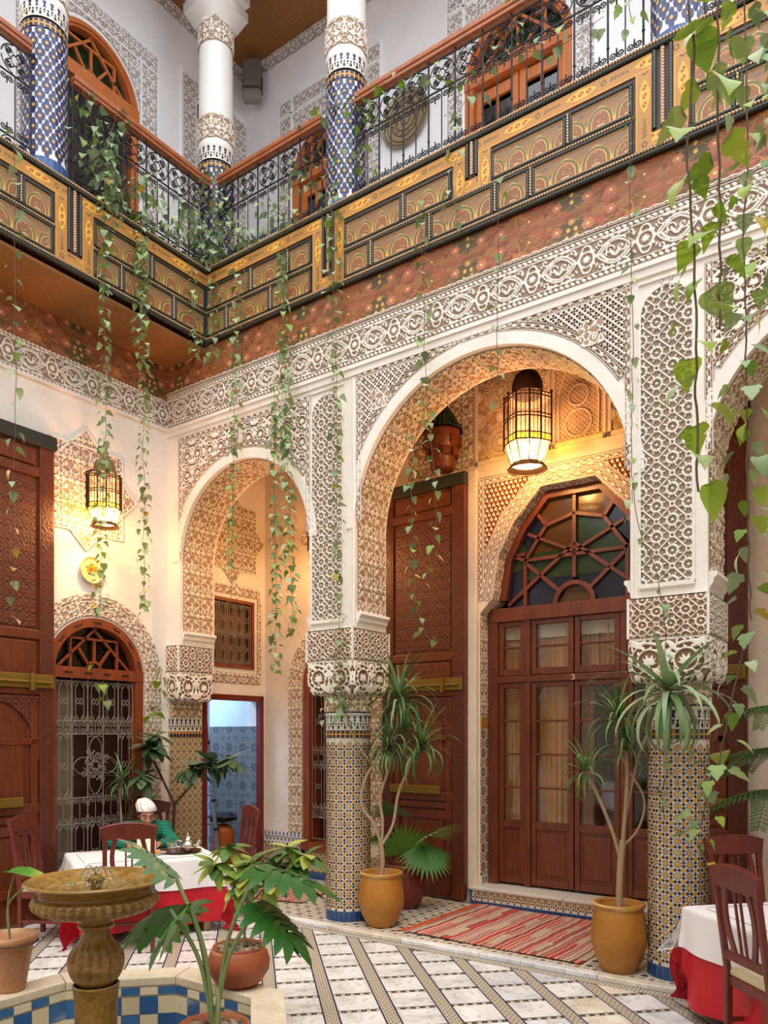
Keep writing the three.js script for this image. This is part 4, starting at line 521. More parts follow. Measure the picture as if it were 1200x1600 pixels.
// s0..s1 along the parapet (local x), height y from 5.93 to 6.70, front at local z = 0 .. +
function parapet(root, s0, s1, notches, halfNotches, seed) {
  const y0 = 5.93, y1 = 6.70, r = RNG(seed), H = (g) => g;
  const core = part('parapet_core', span(s0, s1, y0 + .005, y1, -.1, 0), M.darkWood, root);
  const rope = (name, a, b, y, t, m, z = 0) => part(name, (() => { const g = new THREE.CylinderGeometry(t / 2, t / 2, Math.abs(b - a), 8, 1); g.rotateZ(PI / 2); const uv = g.attributes.uv, p = g.attributes.position; for (let i = 0; i < uv.count; i++) uv.setXY(i, p.getX(i), uv.getX(i) * t * 3); return clean(g.translate((a + b) / 2, y, z)); })(), m, root);
  const ropeV = (name, x, ya, yb, t, m, z = 0) => part(name, (() => { const g = new THREE.CylinderGeometry(t / 2, t / 2, Math.abs(yb - ya), 8, 1); const uv = g.attributes.uv, p = g.attributes.position; for (let i = 0; i < uv.count; i++) uv.setXY(i, p.getY(i), uv.getX(i) * t * 3); return clean(g.translate(x, (ya + yb) / 2, z)); })(), m, root);
  rope('dentil_line', s0, s1, y1 + .012, .022, M.ropeCream, .02); rope('rope_moulding', s0, s1, y1 - .014, .030, M.ropeGreen, .012);
  rope('dentil_line', s0, s1, y0 + .045, .024, M.ropeCream, .012); rope('rope_moulding', s0, s1, y0 + .012, .030, M.ropeGreen, .01);
  const inlay = (xa, xb, ya, yb, vert) => { const g = span(xa, xb, ya, yb, -.002, .008), uv = g.attributes.uv, p = g.attributes.position; for (let i = 0; i < uv.count; i++) vert ? uv.setXY(i, p.getY(i), p.getX(i) - xa) : uv.setXY(i, p.getX(i), p.getY(i) - ya); part('inlay_band', g, M.inlay, root); };
  const yb = y1 - .04, BW = .115, cuts = [...notches.map((n) => [n, y0 + .065, .075]), ...halfNotches.map((n) => [n, y0 + .34, .06])].sort((a, b) => a[0] - b[0]);
  let x = s0, x0b = s0; const bays = [], halves = [];
  for (const [n, ylow, g] of cuts) {
    inlay(x, n - g, yb - BW, yb); inlay(n - g - BW, n - g, ylow, yb - BW, true); inlay(n + g, n + g + BW, ylow, yb - BW, true); inlay(n - g, n + g, ylow, ylow + BW * .8);
    for (const k of [-1, 1]) ropeV('rope_moulding', n + k * (g - .018), ylow + BW * .8 + .02, yb, .028, M.ropeGreen, .008); ropeV('dentil_line', n, ylow + BW * .8 + .03, yb, .03, M.ropeCream, .008);
    if (ylow < y0 + .2) { bays.push([x0b, n - g - BW]); x0b = n + g + BW; } else halves.push([n - g - BW, n + g + BW]); x = n + g + BW; inlay(n + g, x, yb - BW, yb);
  }
  inlay(x, s1, yb - BW, yb); bays.push([x0b, s1]);
  const frame = (xa, xb, ya, ybb) => {
    const t = .027; rope('rope_moulding', xa, xb, ybb - t / 2, t, M.ropeGreen, .006); rope('rope_moulding', xa, xb, ya + t / 2, t, M.ropeGreen, .006); ropeV('rope_moulding', xa + t / 2, ya + t, ybb - t, t, M.ropeGreen, .006); ropeV('rope_moulding', xb - t / 2, ya + t, ybb - t, t, M.ropeGreen, .006);
    const g = span(xa + t, xb - t, ya + t, ybb - t, -.005, .004), uv = g.attributes.uv, p = g.attributes.position, W = xb - xa - 2 * t, n = Math.max(1, Math.round(W / .23)) / 3, o = n < .5 ? .17 : 0; for (let i = 0; i < uv.count; i++) uv.setXY(i, o + (p.getX(i) - xa - t) / W * n, (p.getY(i) - ya - t) / (ybb - ya - 2 * t)); const b = part('painted_board', g, boardMat[Math.floor(r() * 2)], root);
    part('gilt_edge', merge([span(xa + t, xb - t, ya + t, ya + t + .007, 0, .007), span(xa + t, xb - t, ybb - t - .007, ybb - t, 0, .007), span(xa + t, xa + t + .007, ya + t, ybb - t, 0, .007), span(xb - t - .007, xb - t, ya + t, ybb - t, 0, .007)]), boardEdge, b);
  };
  const row = (a, b, ya, ybb, ws) => { let x = a, k = 0; while (x < b - .08) { let w = ws[k++ % ws.length]; if (b - x - w < .22) w = b - x; frame(x + .004, x + w - .022, ya, ybb); if (x + w < b - .01) ropeV('dentil_line', x + w - .009, ya + .02, ybb, .02, M.ropeCream, .006); x += w; } };
  const top = yb - BW - .03, midY = y0 + .325, low = y0 + .062;
  for (const [a, b] of bays) {  rope('dentil_line', a, b, midY, .02, M.ropeCream, .008); const hs = halves.filter((q) => q[0] > a && q[1] < b); let p = a; for (const q of hs) { row(p, q[0], midY + .014, top, [.66, .5]); p = q[1]; } row(p, b, midY + .014, top, [.66, .5]); row(a, b, low, midY - .014, [.31, .62, .62]); }
}
const F = structGroup('balcony_parapet', 'painted cedar parapet over the arcade, green rope mouldings round arched flower panels', [0, 0, ZP]);
parapet(F, XP + .01, 8.1, [2.36, 5.41], [3.88], 3);
const L = structGroup('balcony_parapet', 'painted cedar parapet over the left wall, with orange soffit beneath', [XP, 0, 0], PI / 2);
parapet(L, -7.6, -.06, [-1.60, -4.6], [], 4);   // local x = -z
// ---------------------------------------------------------------- wrought-iron railings
const scrollGeo = (() => { const pts = []; for (let i = 0; i <= 26; i++) { const t = i / 26, a = t * 1.7 * 2 * PI, r = .030 * (1 - t * .85); pts.push([r * Math.cos(a) - .03, r * Math.sin(a), 0]); } pts.unshift([-.004, -.05, 0], [0, -.025, 0]); return tube(pts, .0056, 40, 4); })();
const scrollFlip = scrollGeo.clone().scale(-1, 1, 1); { const ix = scrollFlip.index.array; for (let i = 0; i < ix.length; i += 3) { const t = ix[i]; ix[i] = ix[i + 1]; ix[i + 1] = t; } scrollFlip.computeVertexNormals(); }
function railing(label, pos, turn, len, mat = M.iron) {
  const t = thing('balcony_railing', label, 'railing', pos, turn), n = Math.max(1, Math.round(len / .275)), w = len / n, ys = [.03, .17, .70, .965];
  part('handrail', merge([rbox(len, .05, .09, len / 2, 1.06, 0, .012), rbox(len, .035, .075, len / 2, 1.015, 0, .008)]), M.railWood, t);
  for (const y of ys) part('crossbar', rbox(len, .014, .012, len / 2, y, 0, .003), mat, t);
  for (let i = 0; i <= n; i++) part('upright', merge([bar([i * w, 0, 0], [i * w, 1.0, 0], .0085, 6), clean(new THREE.SphereGeometry(.013, 6, 5).translate(i * w, .84, 0)), clean(new THREE.SphereGeometry(.013, 6, 5).translate(i * w, .3, 0))]), mat, t);
  const ringG = clean(new THREE.TorusGeometry(.042, .0056, 4, 20).scale(.8, 1, 1)), thin = bar([0, .17, 0], [0, .70, 0], .006, 5);
  const arcG = tube(archPts(0, 0, .1, 10, PI * .95, PI * .55).map(([x, y]) => [x, y, 0]), .0052, 8, 4);
  for (let i = 0; i < n; i++) {
    const cx = (i + .5) * w; part('thin_bar', thin, mat, t).position.x = cx;
    const flower = (cy, sy) => { const g = sub(t, 'scroll_flower', [cx, cy, 0]); part('ring', ringG, mat, g); for (let k = 0; k < 8; k++) { const q = k % 2, a = Math.floor(k / 2) * PI / 2 + PI / 4; const s = part('scroll', q ? scrollFlip : scrollGeo, mat, g); s.position.set(Math.cos(a + (q ? .34 : -.34)) * .085, Math.sin(a + (q ? .34 : -.34)) * .085 * sy, 0); s.rotation.z = a - PI / 2; } for (let k = 0; k < 4; k++) { const s = part('arc', arcG, mat, g); s.rotation.z = k * PI / 2; s.scale.set(1.2, 1.2, 1); } return g; };
    flower(.832, 1); const f2 = flower(.10, .6); f2.scale.set(1, .62, 1);
    for (const [y, s] of [[.655, 1], [.215, -1]]) for (const k of [-1, 1]) for (const o of [.25, .75]) { const m = part('scroll', k > 0 ? scrollGeo : scrollFlip, mat, t); m.position.set(cx + (o - .5) * w + k * .002, y - s * .008, 0); m.scale.set(1, s * .9, 1); }
  }
  return t;
}
railing('iron scroll railing with wooden handrail between the two upper columns, before the orange glazed door', [2.57, YU + .09, -.1], 0, 2.66);
railing('short iron scroll railing overgrown with ivy, between the corner column and the tall white column', [.72, YU + .09, -.1], 0, 1.44);
railing('iron scroll railing behind the large hanging leaves, right of the last upper column', [5.66, YU + .09, -.1], 0, 2.2);
railing('iron scroll railing thick with ivy in front of the arched left window', [.6, YU + .09, 1.56], PI / 2, 1.62);
railing('iron scroll railing at the left edge, left of the first upper column', [.6, YU + .09, 4.2], PI / 2, 2.24);
// ---------------------------------------------------------------- doors, windows and their grilles
// grille scroll for doors
const gScroll = (() => { const pts = []; for (let i = 0; i <= 24; i++) { const t = i / 24, a = t * 1.45 * 2 * PI, r = .026 * (1 - t * .8); pts.push([r * Math.cos(a) - .026, r * Math.sin(a), 0]); } pts.unshift([.004, -.04, 0], [.004, -.02, 0]); return tube(pts, .0042, 36, 4); })();
const gFlip = gScroll.clone().scale(-1, 1, 1); { const ix = gFlip.index.array; for (let i = 0; i < ix.length; i += 3) { const t = ix[i]; ix[i] = ix[i + 1]; ix[i + 1] = t; } gFlip.computeVertexNormals(); }
function grillCell(t, cx, y0, h, w, mat) { // long link with scrolls at the ends and a knot in the middle
  const a = w * .26, b = w * .40, pts = (s) => [[s * .004, y0 + h, 0], [s * a * .5, y0 + h - .035, 0], [s * a, y0 + h - .07, 0], [s * a, y0 + .07, 0], [s * a * .5, y0 + .035, 0], [s * .004, y0, 0]];
  for (const s of [-1, 1]) { const p = pts(s), segs = []; for (let i = 0; i < p.length - 1; i++) segs.push(bar(p[i], p[i + 1], .0042, 5)); part('link_bar', merge(segs), mat, t).position.x = cx; }
  for (const s of [-1, 1]) { const ring = clean(new THREE.TorusGeometry(.019, .004, 4, 12).scale(.8, 1.5, 1)); part('knot_ring', ring, mat, t).position.set(cx + s * .02, y0 + h / 2, 0); }
  for (const s of [-1, 1]) for (const e of [0, 1]) { const m = part('scroll', s > 0 ? gScroll : gFlip, mat, t); m.position.set(cx + s * w * .44, e ? y0 + h - .03 : y0 + .03, 0); m.scale.y = e ? 1 : -1; }
}
function scrollRow(t, cx, y0, h, w, mat) { for (const s of [-1, 1]) for (const e of [0, 1]) { const m = part('scroll', s > 0 ? gScroll : gFlip, mat, t); m.position.set(cx + s * w * .40, e ? y0 + h - .035 : y0 + .035, 0); m.scale.set(1.15, (e ? 1 : -1) * 1.15, 1); } part('link_bar', merge([bar([cx, y0, 0], [cx, y0 + h, 0], .004, 5)]), mat, t); }
function bigRosette(t, cx, cy, w, h, mat) {
  const g = sub(t, 'rosette', [cx, cy, 0]);
  for (let k = 0; k < 4; k++) { const a = k * PI / 2 + PI / 4; for (const s of [-1, 1]) { const pts = []; for (let i = 0; i <= 30; i++) { const u = i / 30, r = lerp(.05, .19, Math.sin(u * PI * .55)), b = a + s * (u * 1.1); pts.push([r * Math.cos(b) * w / .36, r * Math.sin(b) * h / .36, 0]); } part('petal_bar', tube(pts, .0046, 24, 4), mat, g); const m = part('scroll', s > 0 ? gScroll : gFlip, mat, g); m.position.set(Math.cos(a + s * .35) * .12, Math.sin(a + s * .35) * .13, 0); m.rotation.z = a; m.scale.setScalar(1.3); const q = part('scroll', s > 0 ? gFlip : gScroll, mat, g); q.position.set(Math.cos(a + s * .5) * .07, Math.sin(a + s * .5) * .07, 0); q.rotation.z = a + PI; } }
  part('ring', clean(new THREE.TorusGeometry(.045, .005, 4, 16)), mat, g);
}
const mullionFan = (t, cx, cy, r, m, d) => { // star-like glazing bars in a half round
  const k = r / .5, b = (x0, y0, x1, y1) => part('glazing_bar', slat(cx + x0 * k, cy + y0 * k, cx + x1 * k, cy + y1 * k, .026 * Math.max(.8, k), .03, 0), m, t);
  b(-.30, 0, -.30, .33); b(.30, 0, .30, .33); b(-.30, .33, .30, .33); b(-.46, .0, .02, .46); b(.46, 0, -.02, .46); b(0, .08, 0, .33); b(-.07, .04, -.2, .22); b(.07, .04, .2, .22);
  part('small_arch', extrude(shapeOf([...archPts(cx, cy, .09 * k, 14), ...archPts(cx, cy, .06 * k, 14, 0, PI)]), .03).translate(0, 0, -.015), m, t);
};
const coloured = (c, t = .3) => new THREE.MeshPhysicalMaterial({ color: c, transmission: t, thickness: 0, roughness: .12, ior: 1.5 });
const GL = { blue: coloured(0x141e38), green: coloured(0x2c4428), amber: coloured(0x5e401c), dark: coloured(0x1a1712), clear: coloured(0xb8b8b0) };
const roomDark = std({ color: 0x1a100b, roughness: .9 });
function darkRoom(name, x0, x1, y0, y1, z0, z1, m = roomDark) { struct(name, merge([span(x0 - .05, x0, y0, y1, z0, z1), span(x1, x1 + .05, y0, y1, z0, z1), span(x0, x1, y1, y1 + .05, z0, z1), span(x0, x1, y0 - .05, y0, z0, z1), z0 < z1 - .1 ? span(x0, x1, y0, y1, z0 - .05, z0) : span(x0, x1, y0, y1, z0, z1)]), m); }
// -- arched grille door, left wall
{
  const d = structGroup('door_1', 'arched wooden door frame with star fanlight and pale iron grille, in the left wall'); d.position.set(0, 0, 0); d.rotation.y = PI / 2; // local x = -z, local z = +x
  const cx = -.90, r = .56, yl = 2.42;
  part('frame', merge([span(cx - r, cx - r + .1, .05, yl, -.14, .015), span(cx + r - .1, cx + r, .05, yl, -.14, .015), extrude(shapeOf([...archPts(cx, yl, r, 32), ...archPts(cx, yl, r - .09, 32, 0, PI)]), .155).translate(0, 0, -.14), span(cx - r, cx + r, yl - .06, yl + .05, -.14, .02)]), M.frameWood, d);
  for (let i = 0; i < 7; i++) { const a = (i + .5) * PI / 7; part('carved_notch', at(rbox(.09, .018, .01, 0, 0, 0, .004), cx + (r - .045) * Math.cos(a), yl + (r - .045) * Math.sin(a), .017, 0, 0, a + PI / 2), M.darkWood, d); } for (let i = 0; i < 4; i++) part('carved_notch', rbox(.09, .02, .01, cx - .33 + i * .22, yl - .005, .022, .004), M.darkWood, d);
  const fan = sub(d, 'fanlight'); mullionFan(fan, cx, yl + .05, .45, M.frameWood); fan.position.z = -.05;
  part('fanlight_glass', extrude(shapeOf(archPts(cx, yl + .04, r - .08, 28)), .006).translate(0, 0, -.1), GL.dark, d);
  const g = sub(d, 'iron_grille', [0, 0, -.02]); const W = 2 * (r - .11), n = 5, w = W / n, x0 = cx - W / 2;
  for (let i = 0; i <= n; i++) part('upright', bar([x0 + i * w, .08, 0], [x0 + i * w, 2.36, 0], .006, 5), M.ironLight, g);
  for (const y of [2.33, 1.93, 1.80, 1.16, .90, .30, .1]) part('crossbar', bar([x0, y, 0], [x0 + W, y, 0], .006, 5), M.ironLight, g);
  for (let i = 0; i < n; i++) { const c = x0 + (i + .5) * w; grillCell(g, c, 1.93, .4, w, M.ironLight); scrollRow(g, c, 1.8, .13, w, M.ironLight); scrollRow(g, c, .9, .26, w, M.ironLight); grillCell(g, c, .3, .6, w, M.ironLight); if (i === 0 || i === n - 1) grillCell(g, c, 1.16, .64, w, M.ironLight); }
  bigRosette(g, cx, 1.48, .5, .58, M.ironLight);
  part('shutter', merge([span(cx - r + .1, cx - .2, .1, 2.34, -.12, -.1)]), std({ color: 0x6e6350, roughness: .6 }), d); part('inner_door', span(cx - .2, cx + r - .1, .06, 2.34, -.13, -.12), std({ color: 0x2c0e0a, roughness: .5 }), d);
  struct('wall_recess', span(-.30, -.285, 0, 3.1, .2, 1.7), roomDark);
}
// -- window-door in the back wall, seen past the tiled column
for (const [cx, name, label] of [[1.14, 'window_1', 'red-brown framed window with pale iron grille beside the tiled column, in the back wall'], [6.66, 'window_5', 'red-brown framed window with iron grille at the far right of the gallery']]) {
  const d = structGroup(name, label); d.position.set(0, 0, ZB);
  const r = .48, yl = 2.42;
  part('frame', merge([span(cx - r, cx - r + .1, .42, yl, -.2, .02), span(cx + r - .1, cx + r, .42, yl, -.2, .02), extrude(shapeOf([...archPts(cx, yl, r, 24), ...archPts(cx, yl, r - .08, 24, 0, PI)]), .2).translate(0, 0, -.18), span(cx - r - .03, cx + r + .03, .38, .48, -.2, .04), span(cx - r, cx + r, yl - .05, yl + .04, -.2, .0)]), M.frameWood, d);
  const g = sub(d, 'iron_grille', [0, 0, -.04]); const W = 2 * (r - .1), n = 4, w = W / n, x0 = cx - W / 2;
  for (let i = 0; i <= n; i++) part('upright', bar([x0 + i * w, .5, 0], [x0 + i * w, 2.36, 0], .006, 5), M.ironLight, g);
  for (const y of [2.33, 1.6, 1.42, .9, .78, .52]) part('crossbar', bar([x0, y, 0], [x0 + W, y, 0], .006, 5), M.ironLight, g);
  for (let i = 0; i < n; i++) { const c = x0 + (i + .5) * w; grillCell(g, c, 1.6, .7, w, M.ironLight); scrollRow(g, c, 1.42, .18, w, M.ironLight); grillCell(g, c, .9, .52, w, M.ironLight); scrollRow(g, c, .78, .12, w, M.ironLight); }
  part('shutter', span(cx - r + .09, cx + r - .09, .46, 2.88, -.2, -.18), std({ color: 0x3a0e0a, roughness: .45 }), d); part('fanlight_bars', merge([slat(cx, yl, cx, yl + .42, .03, .03, -.1), slat(cx - .38, yl + .15, cx + .38, yl + .15, .03, .03, -.1)]), M.frameWood, d);
}
// -- barred window over the doorway at the gallery end
{
  const d = structGroup('window_2', 'small window with amber shutter and pale iron grille above the doorway', [0, 0, 0], PI / 2);
  part('frame', merge([span(.60, .64, 2.61, 3.45, -.16, .02), span(1.30, 1.34, 2.61, 3.45, -.16, .02), span(.6, 1.34, 2.61, 2.65, -.16, .02), span(.6, 1.34, 3.41, 3.45, -.16, .02)]), M.frameWood, d);
  part('shutter', span(.62, 1.32, 2.63, 3.43, -.14, -.12), wood([92, 62, 30], [128, 92, 48]), d); const g = sub(d, 'iron_grille', [0, 0, -.01]); const n = 5, w = .66 / n;
  for (let i = 0; i <= n; i++) part('upright', bar([.64 + i * w, 2.65, 0], [.64 + i * w, 3.41, 0], .005, 5), M.ironLight, g);
  for (const y of [3.03, 2.67, 3.39]) part('crossbar', bar([.64, y, 0], [1.3, y, 0], .005, 5), M.ironLight, g);
  for (let i = 0; i < n; i++) { grillCell(g, .64 + (i + .5) * w, 3.03, .36, w, M.ironLight); grillCell(g, .64 + (i + .5) * w, 2.67, .36, w, M.ironLight); }
}
// -- open doorway at the gallery end, blue-tiled room behind
{
  const d = structGroup('door_2', 'open doorway with red-brown frame into the blue-tiled room', [0, 0, 0], PI / 2);
  part('frame', merge([span(.50, .56, .03, 2.28, -.05, .025), span(1.44, 1.5, .03, 2.28, -.05, .025), span(.50, 1.5, 2.21, 2.28, -.05, .025)]), wood([84, 18, 10], [118, 34, 22]), d);
  const tileTex = tex(canvas(256, 256, (x, w, h) => { x.fillStyle = '#b2c6da'; x.fillRect(0, 0, w, h); x.strokeStyle = '#c4d4e4'; x.lineWidth = 3; for (let i = 0; i < 18; i++) { x.globalAlpha = .35; x.beginPath(); x.moveTo(0, i * 14.3); x.lineTo(w, i * 14.3); x.stroke(); } x.globalAlpha = 1; const ros = (cx, cy, R) => { x.fillStyle = '#7088a4'; x.beginPath(); x.arc(cx, cy, R * 1.12, 0, 7); x.fill(); for (const [q, n] of [[1, 16], [.7, 16], [.4, 10]]) for (let i = 0; i < n; i++) { const a = i / n * 2 * PI; x.fillStyle = i % 2 ? '#eef4f8' : '#4c6482'; x.beginPath(); x.arc(cx + R * q * Math.cos(a), cy + R * q * Math.sin(a), R * q * .15, 0, 7); x.fill(); } x.fillStyle = '#e8eef2'; x.beginPath(); x.arc(cx, cy, R * .2, 0, 7); x.fill(); }; wrap9(x, w, h, () => { ros(128, 128, 66); ros(0, 0, 26); ros(128, 0, 18); ros(0, 128, 18); x.lineWidth = 5; x.strokeStyle = '#cdd8e2'; for (let i = 0; i < 8; i++) { const a = i * PI / 4 + PI / 8; x.beginPath(); x.arc(128 + 84 * Math.cos(a), 128 + 84 * Math.sin(a), 26, 0, 7); x.stroke(); } }); x.strokeStyle = '#8fa3b6'; x.lineWidth = 2; x.strokeRect(0, 0, w, h); }), .25, .25);
  const tile = std({ map: tileTex, roughness: .3 }), blueWall = std({ color: 0xc9d6e2, roughness: .8 });
  const room = structGroup('wall_blue_room', 'small room lined with blue patterned tiles');
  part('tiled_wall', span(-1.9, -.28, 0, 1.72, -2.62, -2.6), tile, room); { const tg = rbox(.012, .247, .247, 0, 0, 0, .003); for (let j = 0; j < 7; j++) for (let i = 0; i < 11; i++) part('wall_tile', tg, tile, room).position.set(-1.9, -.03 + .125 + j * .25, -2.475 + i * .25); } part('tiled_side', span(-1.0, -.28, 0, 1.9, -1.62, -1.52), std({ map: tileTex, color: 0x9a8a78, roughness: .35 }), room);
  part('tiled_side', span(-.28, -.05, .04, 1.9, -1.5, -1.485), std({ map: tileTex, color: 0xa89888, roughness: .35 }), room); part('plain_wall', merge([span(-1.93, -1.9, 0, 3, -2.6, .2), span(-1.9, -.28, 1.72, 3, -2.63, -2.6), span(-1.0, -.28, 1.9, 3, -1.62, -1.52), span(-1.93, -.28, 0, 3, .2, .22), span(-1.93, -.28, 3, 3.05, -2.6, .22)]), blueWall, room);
  part('tile_ledge', merge([span(-1.9, -1.88, 1.72, 1.76, -2.6, .2)]), std({ color: 0xe0e6ea, roughness: .4 }), room); part('room_floor', span(-1.93, -.0, -.02, .04, -2.6, .2), std({ color: 0xa8a8a4, roughness: .4 }), room);
  const lampThing = one('ceiling_lamp', box(.5, .02, .5, -1.15, 2.985, -.7), new THREE.MeshStandardMaterial({ color: 0xffffff, emissive: 0xbfd8ff, emissiveIntensity: 3 }), 'cool white ceiling lamp inside the blue-tiled room', 'lamp');
  const ra = new THREE.RectAreaLight(0xb9d6ff, 48, .5, .5); ra.position.set(-1.15, 2.96, -.7); ra.lookAt(-1.15, 0, -.7); scene.add(ra);
}
// -- big double door 3
{
  const d = structGroup('door_3', 'large wooden double door numbered 3 under a coloured glass fanlight', [0, 0, ZB - .2]);
  const x0 = 3.12, x1 = 5.0, xc = 4.06, yL = 3.05, m = M.doorWood;
  // outer frame follows the twelve-sided arch
  const o = DOORARCH(0, true), i = DOORARCH(-.085, true); part('frame', merge([extrude(shapeOf([...o, ...i.slice().reverse()]), .1).translate(0, 0, -.05), span(x0, x0 + .11, .2, 3.12, -.05, .05), span(x1 - .11, x1, .2, 3.12, -.05, .05), span(x0, x1, yL - .07, yL + .07, -.05, .06)]), m, d);
  // fanlight: bars and panes
  const fan = sub(d, 'fanlight'); const b = (xa, ya, xb, yb, w = .034) => part('glazing_bar', slat(xa, ya, xb, yb, w, .045, 0), m, fan);
  const I = [[-.53, yL + .07], [-.53, yL + .55], [-.30, yL + .88], [0, yL + .96], [.30, yL + .88], [.53, yL + .55], [.53, yL + .07]].map(([x, y]) => [xc + x, y]); for (let k = 0; k < 6; k++) b(...I[k], ...I[k + 1]);
  const Oi = i; b(I[1][0], I[1][1], Oi[1][0] + .0, Oi[1][1] + .05); b(I[5][0], I[5][1], Oi[Oi.length - 2][0], Oi[Oi.length - 2][1] + .05); b(I[2][0], I[2][1], xc - .42, yL + 1.05); b(I[4][0], I[4][1], xc + .42, yL + 1.05); b(xc, yL + .32, xc, yL + 1.2);
  b(xc - .53, yL + .55, xc + .53, yL + .55); b(xc - .50, yL + .82, xc, yL + .58, .03); b(xc + .50, yL + .82, xc, yL + .58, .03);
  b(xc - .72, yL + .1, xc, yL + .66); b(xc + .72, yL + .1, xc, yL + .66); b(xc - .52, yL + .52, xc - .16, yL + .2); b(xc + .52, yL + .52, xc + .16, yL + .2); b(xc - .78, yL + .6, xc - .53, yL + .62);
  part('small_arch', extrude(shapeOf([...archPts(xc, yL + .07, .22, 16), ...archPts(xc, yL + .07, .175, 16, 0, PI)]), .05).translate(0, 0, -.02), m, fan);
  const pane = (pts, c) => part('pane', extrude(shapeOf(pts), .004).translate(0, 0, -.025), c, fan);
  const Y = (y) => yL + y; // coloured panes, dark as the room behind them
  pane([[xc - .74, Y(.07)], [xc - .53, Y(.07)], [xc - .53, Y(.5)], [xc - .76, Y(.42)]], GL.blue); pane([[xc - .76, Y(.42)], [xc - .53, Y(.5)], [xc - .5, Y(.62)], [xc - .66, Y(.86)]], GL.green); pane([[xc - .66, Y(.86)], [xc - .5, Y(.62)], [xc - .3, Y(.88)], [xc - .4, Y(1.08)]], GL.blue);
  pane([[xc - .4, Y(1.08)], [xc - .3, Y(.88)], [xc, Y(.96)], [xc, Y(1.18)], [xc - .26, Y(1.17)]], GL.amber); pane([[xc, Y(1.18)], [xc, Y(.96)], [xc + .3, Y(.88)], [xc + .4, Y(1.08)], [xc + .26, Y(1.17)]], GL.amber); pane([[xc + .4, Y(1.08)], [xc + .3, Y(.88)], [xc + .53, Y(.55)], [xc + .74, Y(.75)]], GL.blue); pane([[xc + .74, Y(.75)], [xc + .53, Y(.55)], [xc + .53, Y(.07)], [xc + .76, Y(.07)]], GL.amber);
  pane([[xc - .53, Y(.62)], [xc, Y(.62)], [xc, Y(.96)], [xc - .3, Y(.88)]], GL.amber); pane([[xc, Y(.62)], [xc + .53, Y(.62)], [xc + .3, Y(.88)], [xc, Y(.96)]], GL.green); pane([[xc - .53, Y(.35)], [xc, Y(.35)], [xc, Y(.62)], [xc - .53, Y(.62)]], GL.green); pane([[xc, Y(.35)], [xc + .53, Y(.35)], [xc + .53, Y(.62)], [xc, Y(.62)]], GL.green); pane([[xc - .53, Y(.07)], [xc - .2, Y(.07)], [xc, Y(.35)], [xc - .53, Y(.35)]], GL.blue); pane([[xc + .2, Y(.07)], [xc + .53, Y(.07)], [xc + .53, Y(.35)], [xc, Y(.35)]], GL.blue);
  pane(archPts(xc, Y(.07), .18, 14), GL.amber);
  // two leaves in the middle, narrow fixed sides, small casements above
  const board = (name, xa, xb, ya, yb, z0, z1, p) => part(name, rbox(xb - xa, yb - ya, z1 - z0, (xa + xb) / 2, (ya + yb) / 2, (z0 + z1) / 2, .006), m, p);
  const glazed = (p, xa, xb, ya, yb, rows, low) => { const st = .055; board('stile', xa, xa + st, ya, yb, -.025, .025, p); board('stile', xb - st, xb, ya, yb, -.025, .025, p); board('rail', xa + st, xb - st, yb - st, yb, -.025, .025, p); board('rail', xa + st, xb - st, ya, ya + st * 1.3, -.025, .025, p);
    if (low) { board('rail', xa + st, xb - st, low - .04, low + .04, -.025, .025, p); part('raised_panel', rbox(xb - xa - 2 * st - .06, low - ya - .19, .03, (xa + xb) / 2, (low + ya + .03) / 2, 0, .014), m, p); part('panel_field', span(xa + st, xb - st, ya + .05, low, -.012, .004), m, p); }
    const g0 = low ? low + .04 : ya + st * 1.3, gh = (yb - st - g0) / rows; for (let k = 1; k < rows; k++) board('glazing_bar', xa + st, xb - st, g0 + gh * k - .011, g0 + gh * k + .011, -.02, .02, p); for (let k = 0; k < rows; k++) part('pane', span(xa + st, xb - st, g0 + gh * k + .002, g0 + gh * (k + 1) - .002, -.006, -.002), M.glassDark, p); };
  const yT = 2.37, lo = .86, B = .24;
  part('transom', merge([rbox(x1 - x0 - .1, .07, .09, xc, yT, .0, .01)]), m, d); for (const x of [xc - .50, xc + .50]) part('mullion', rbox(.07, 2.8, .08, x, 1.62, 0, .01), m, d);
  for (const [a, b2] of [[xc - .46, xc - .005], [xc + .005, xc + .46]]) { const l = sub(d, 'leaf'); glazed(l, a, b2, B, yT - .035, 4, lo); const c = sub(d, 'casement'); glazed(c, a, b2, yT + .04, yL - .07, 2); }
  for (const [a, b2] of [[x0 + .11, xc - .53], [xc + .53, x1 - .11]]) { const l = sub(d, 'side_panel'); glazed(l, a, b2, B, yT - .035, 4, lo); const c = sub(d, 'casement'); glazed(c, a, b2, yT + .04, yL - .07, 2); }
  const hd = sub(d, 'door_handle', [xc + .035, 1.27, .03]); part('back_plate', rbox(.035, .2, .008, 0, 0, 0, .003), M.brass, hd); part('lever', merge([bar([0, .02, 0], [0, .02, .045], .008, 8), rbox(.11, .016, .014, .05, .02, .045, .006)]), M.brass, hd);
  const font = await new FontLoader().loadAsync('fonts/droid/droid_serif_bold.typeface.json');
  part('number_sign', clean(new TextGeometry('3', { font, size: .055, depth: .004, curveSegments: 6 }).translate(xc - .02, yT - .028, .046)), std({ color: 0xd8c49a, roughness: .4 }), d, 'small pale number 3');
  // golden curtains close behind the panes, room behind
  const curtain = std({ map: tex(pixels(256, 64, (u, v) => mixc([120, 74, 22], [196, 140, 58], N64(u * .6, v * .02))), .5, 1), roughness: .7 });
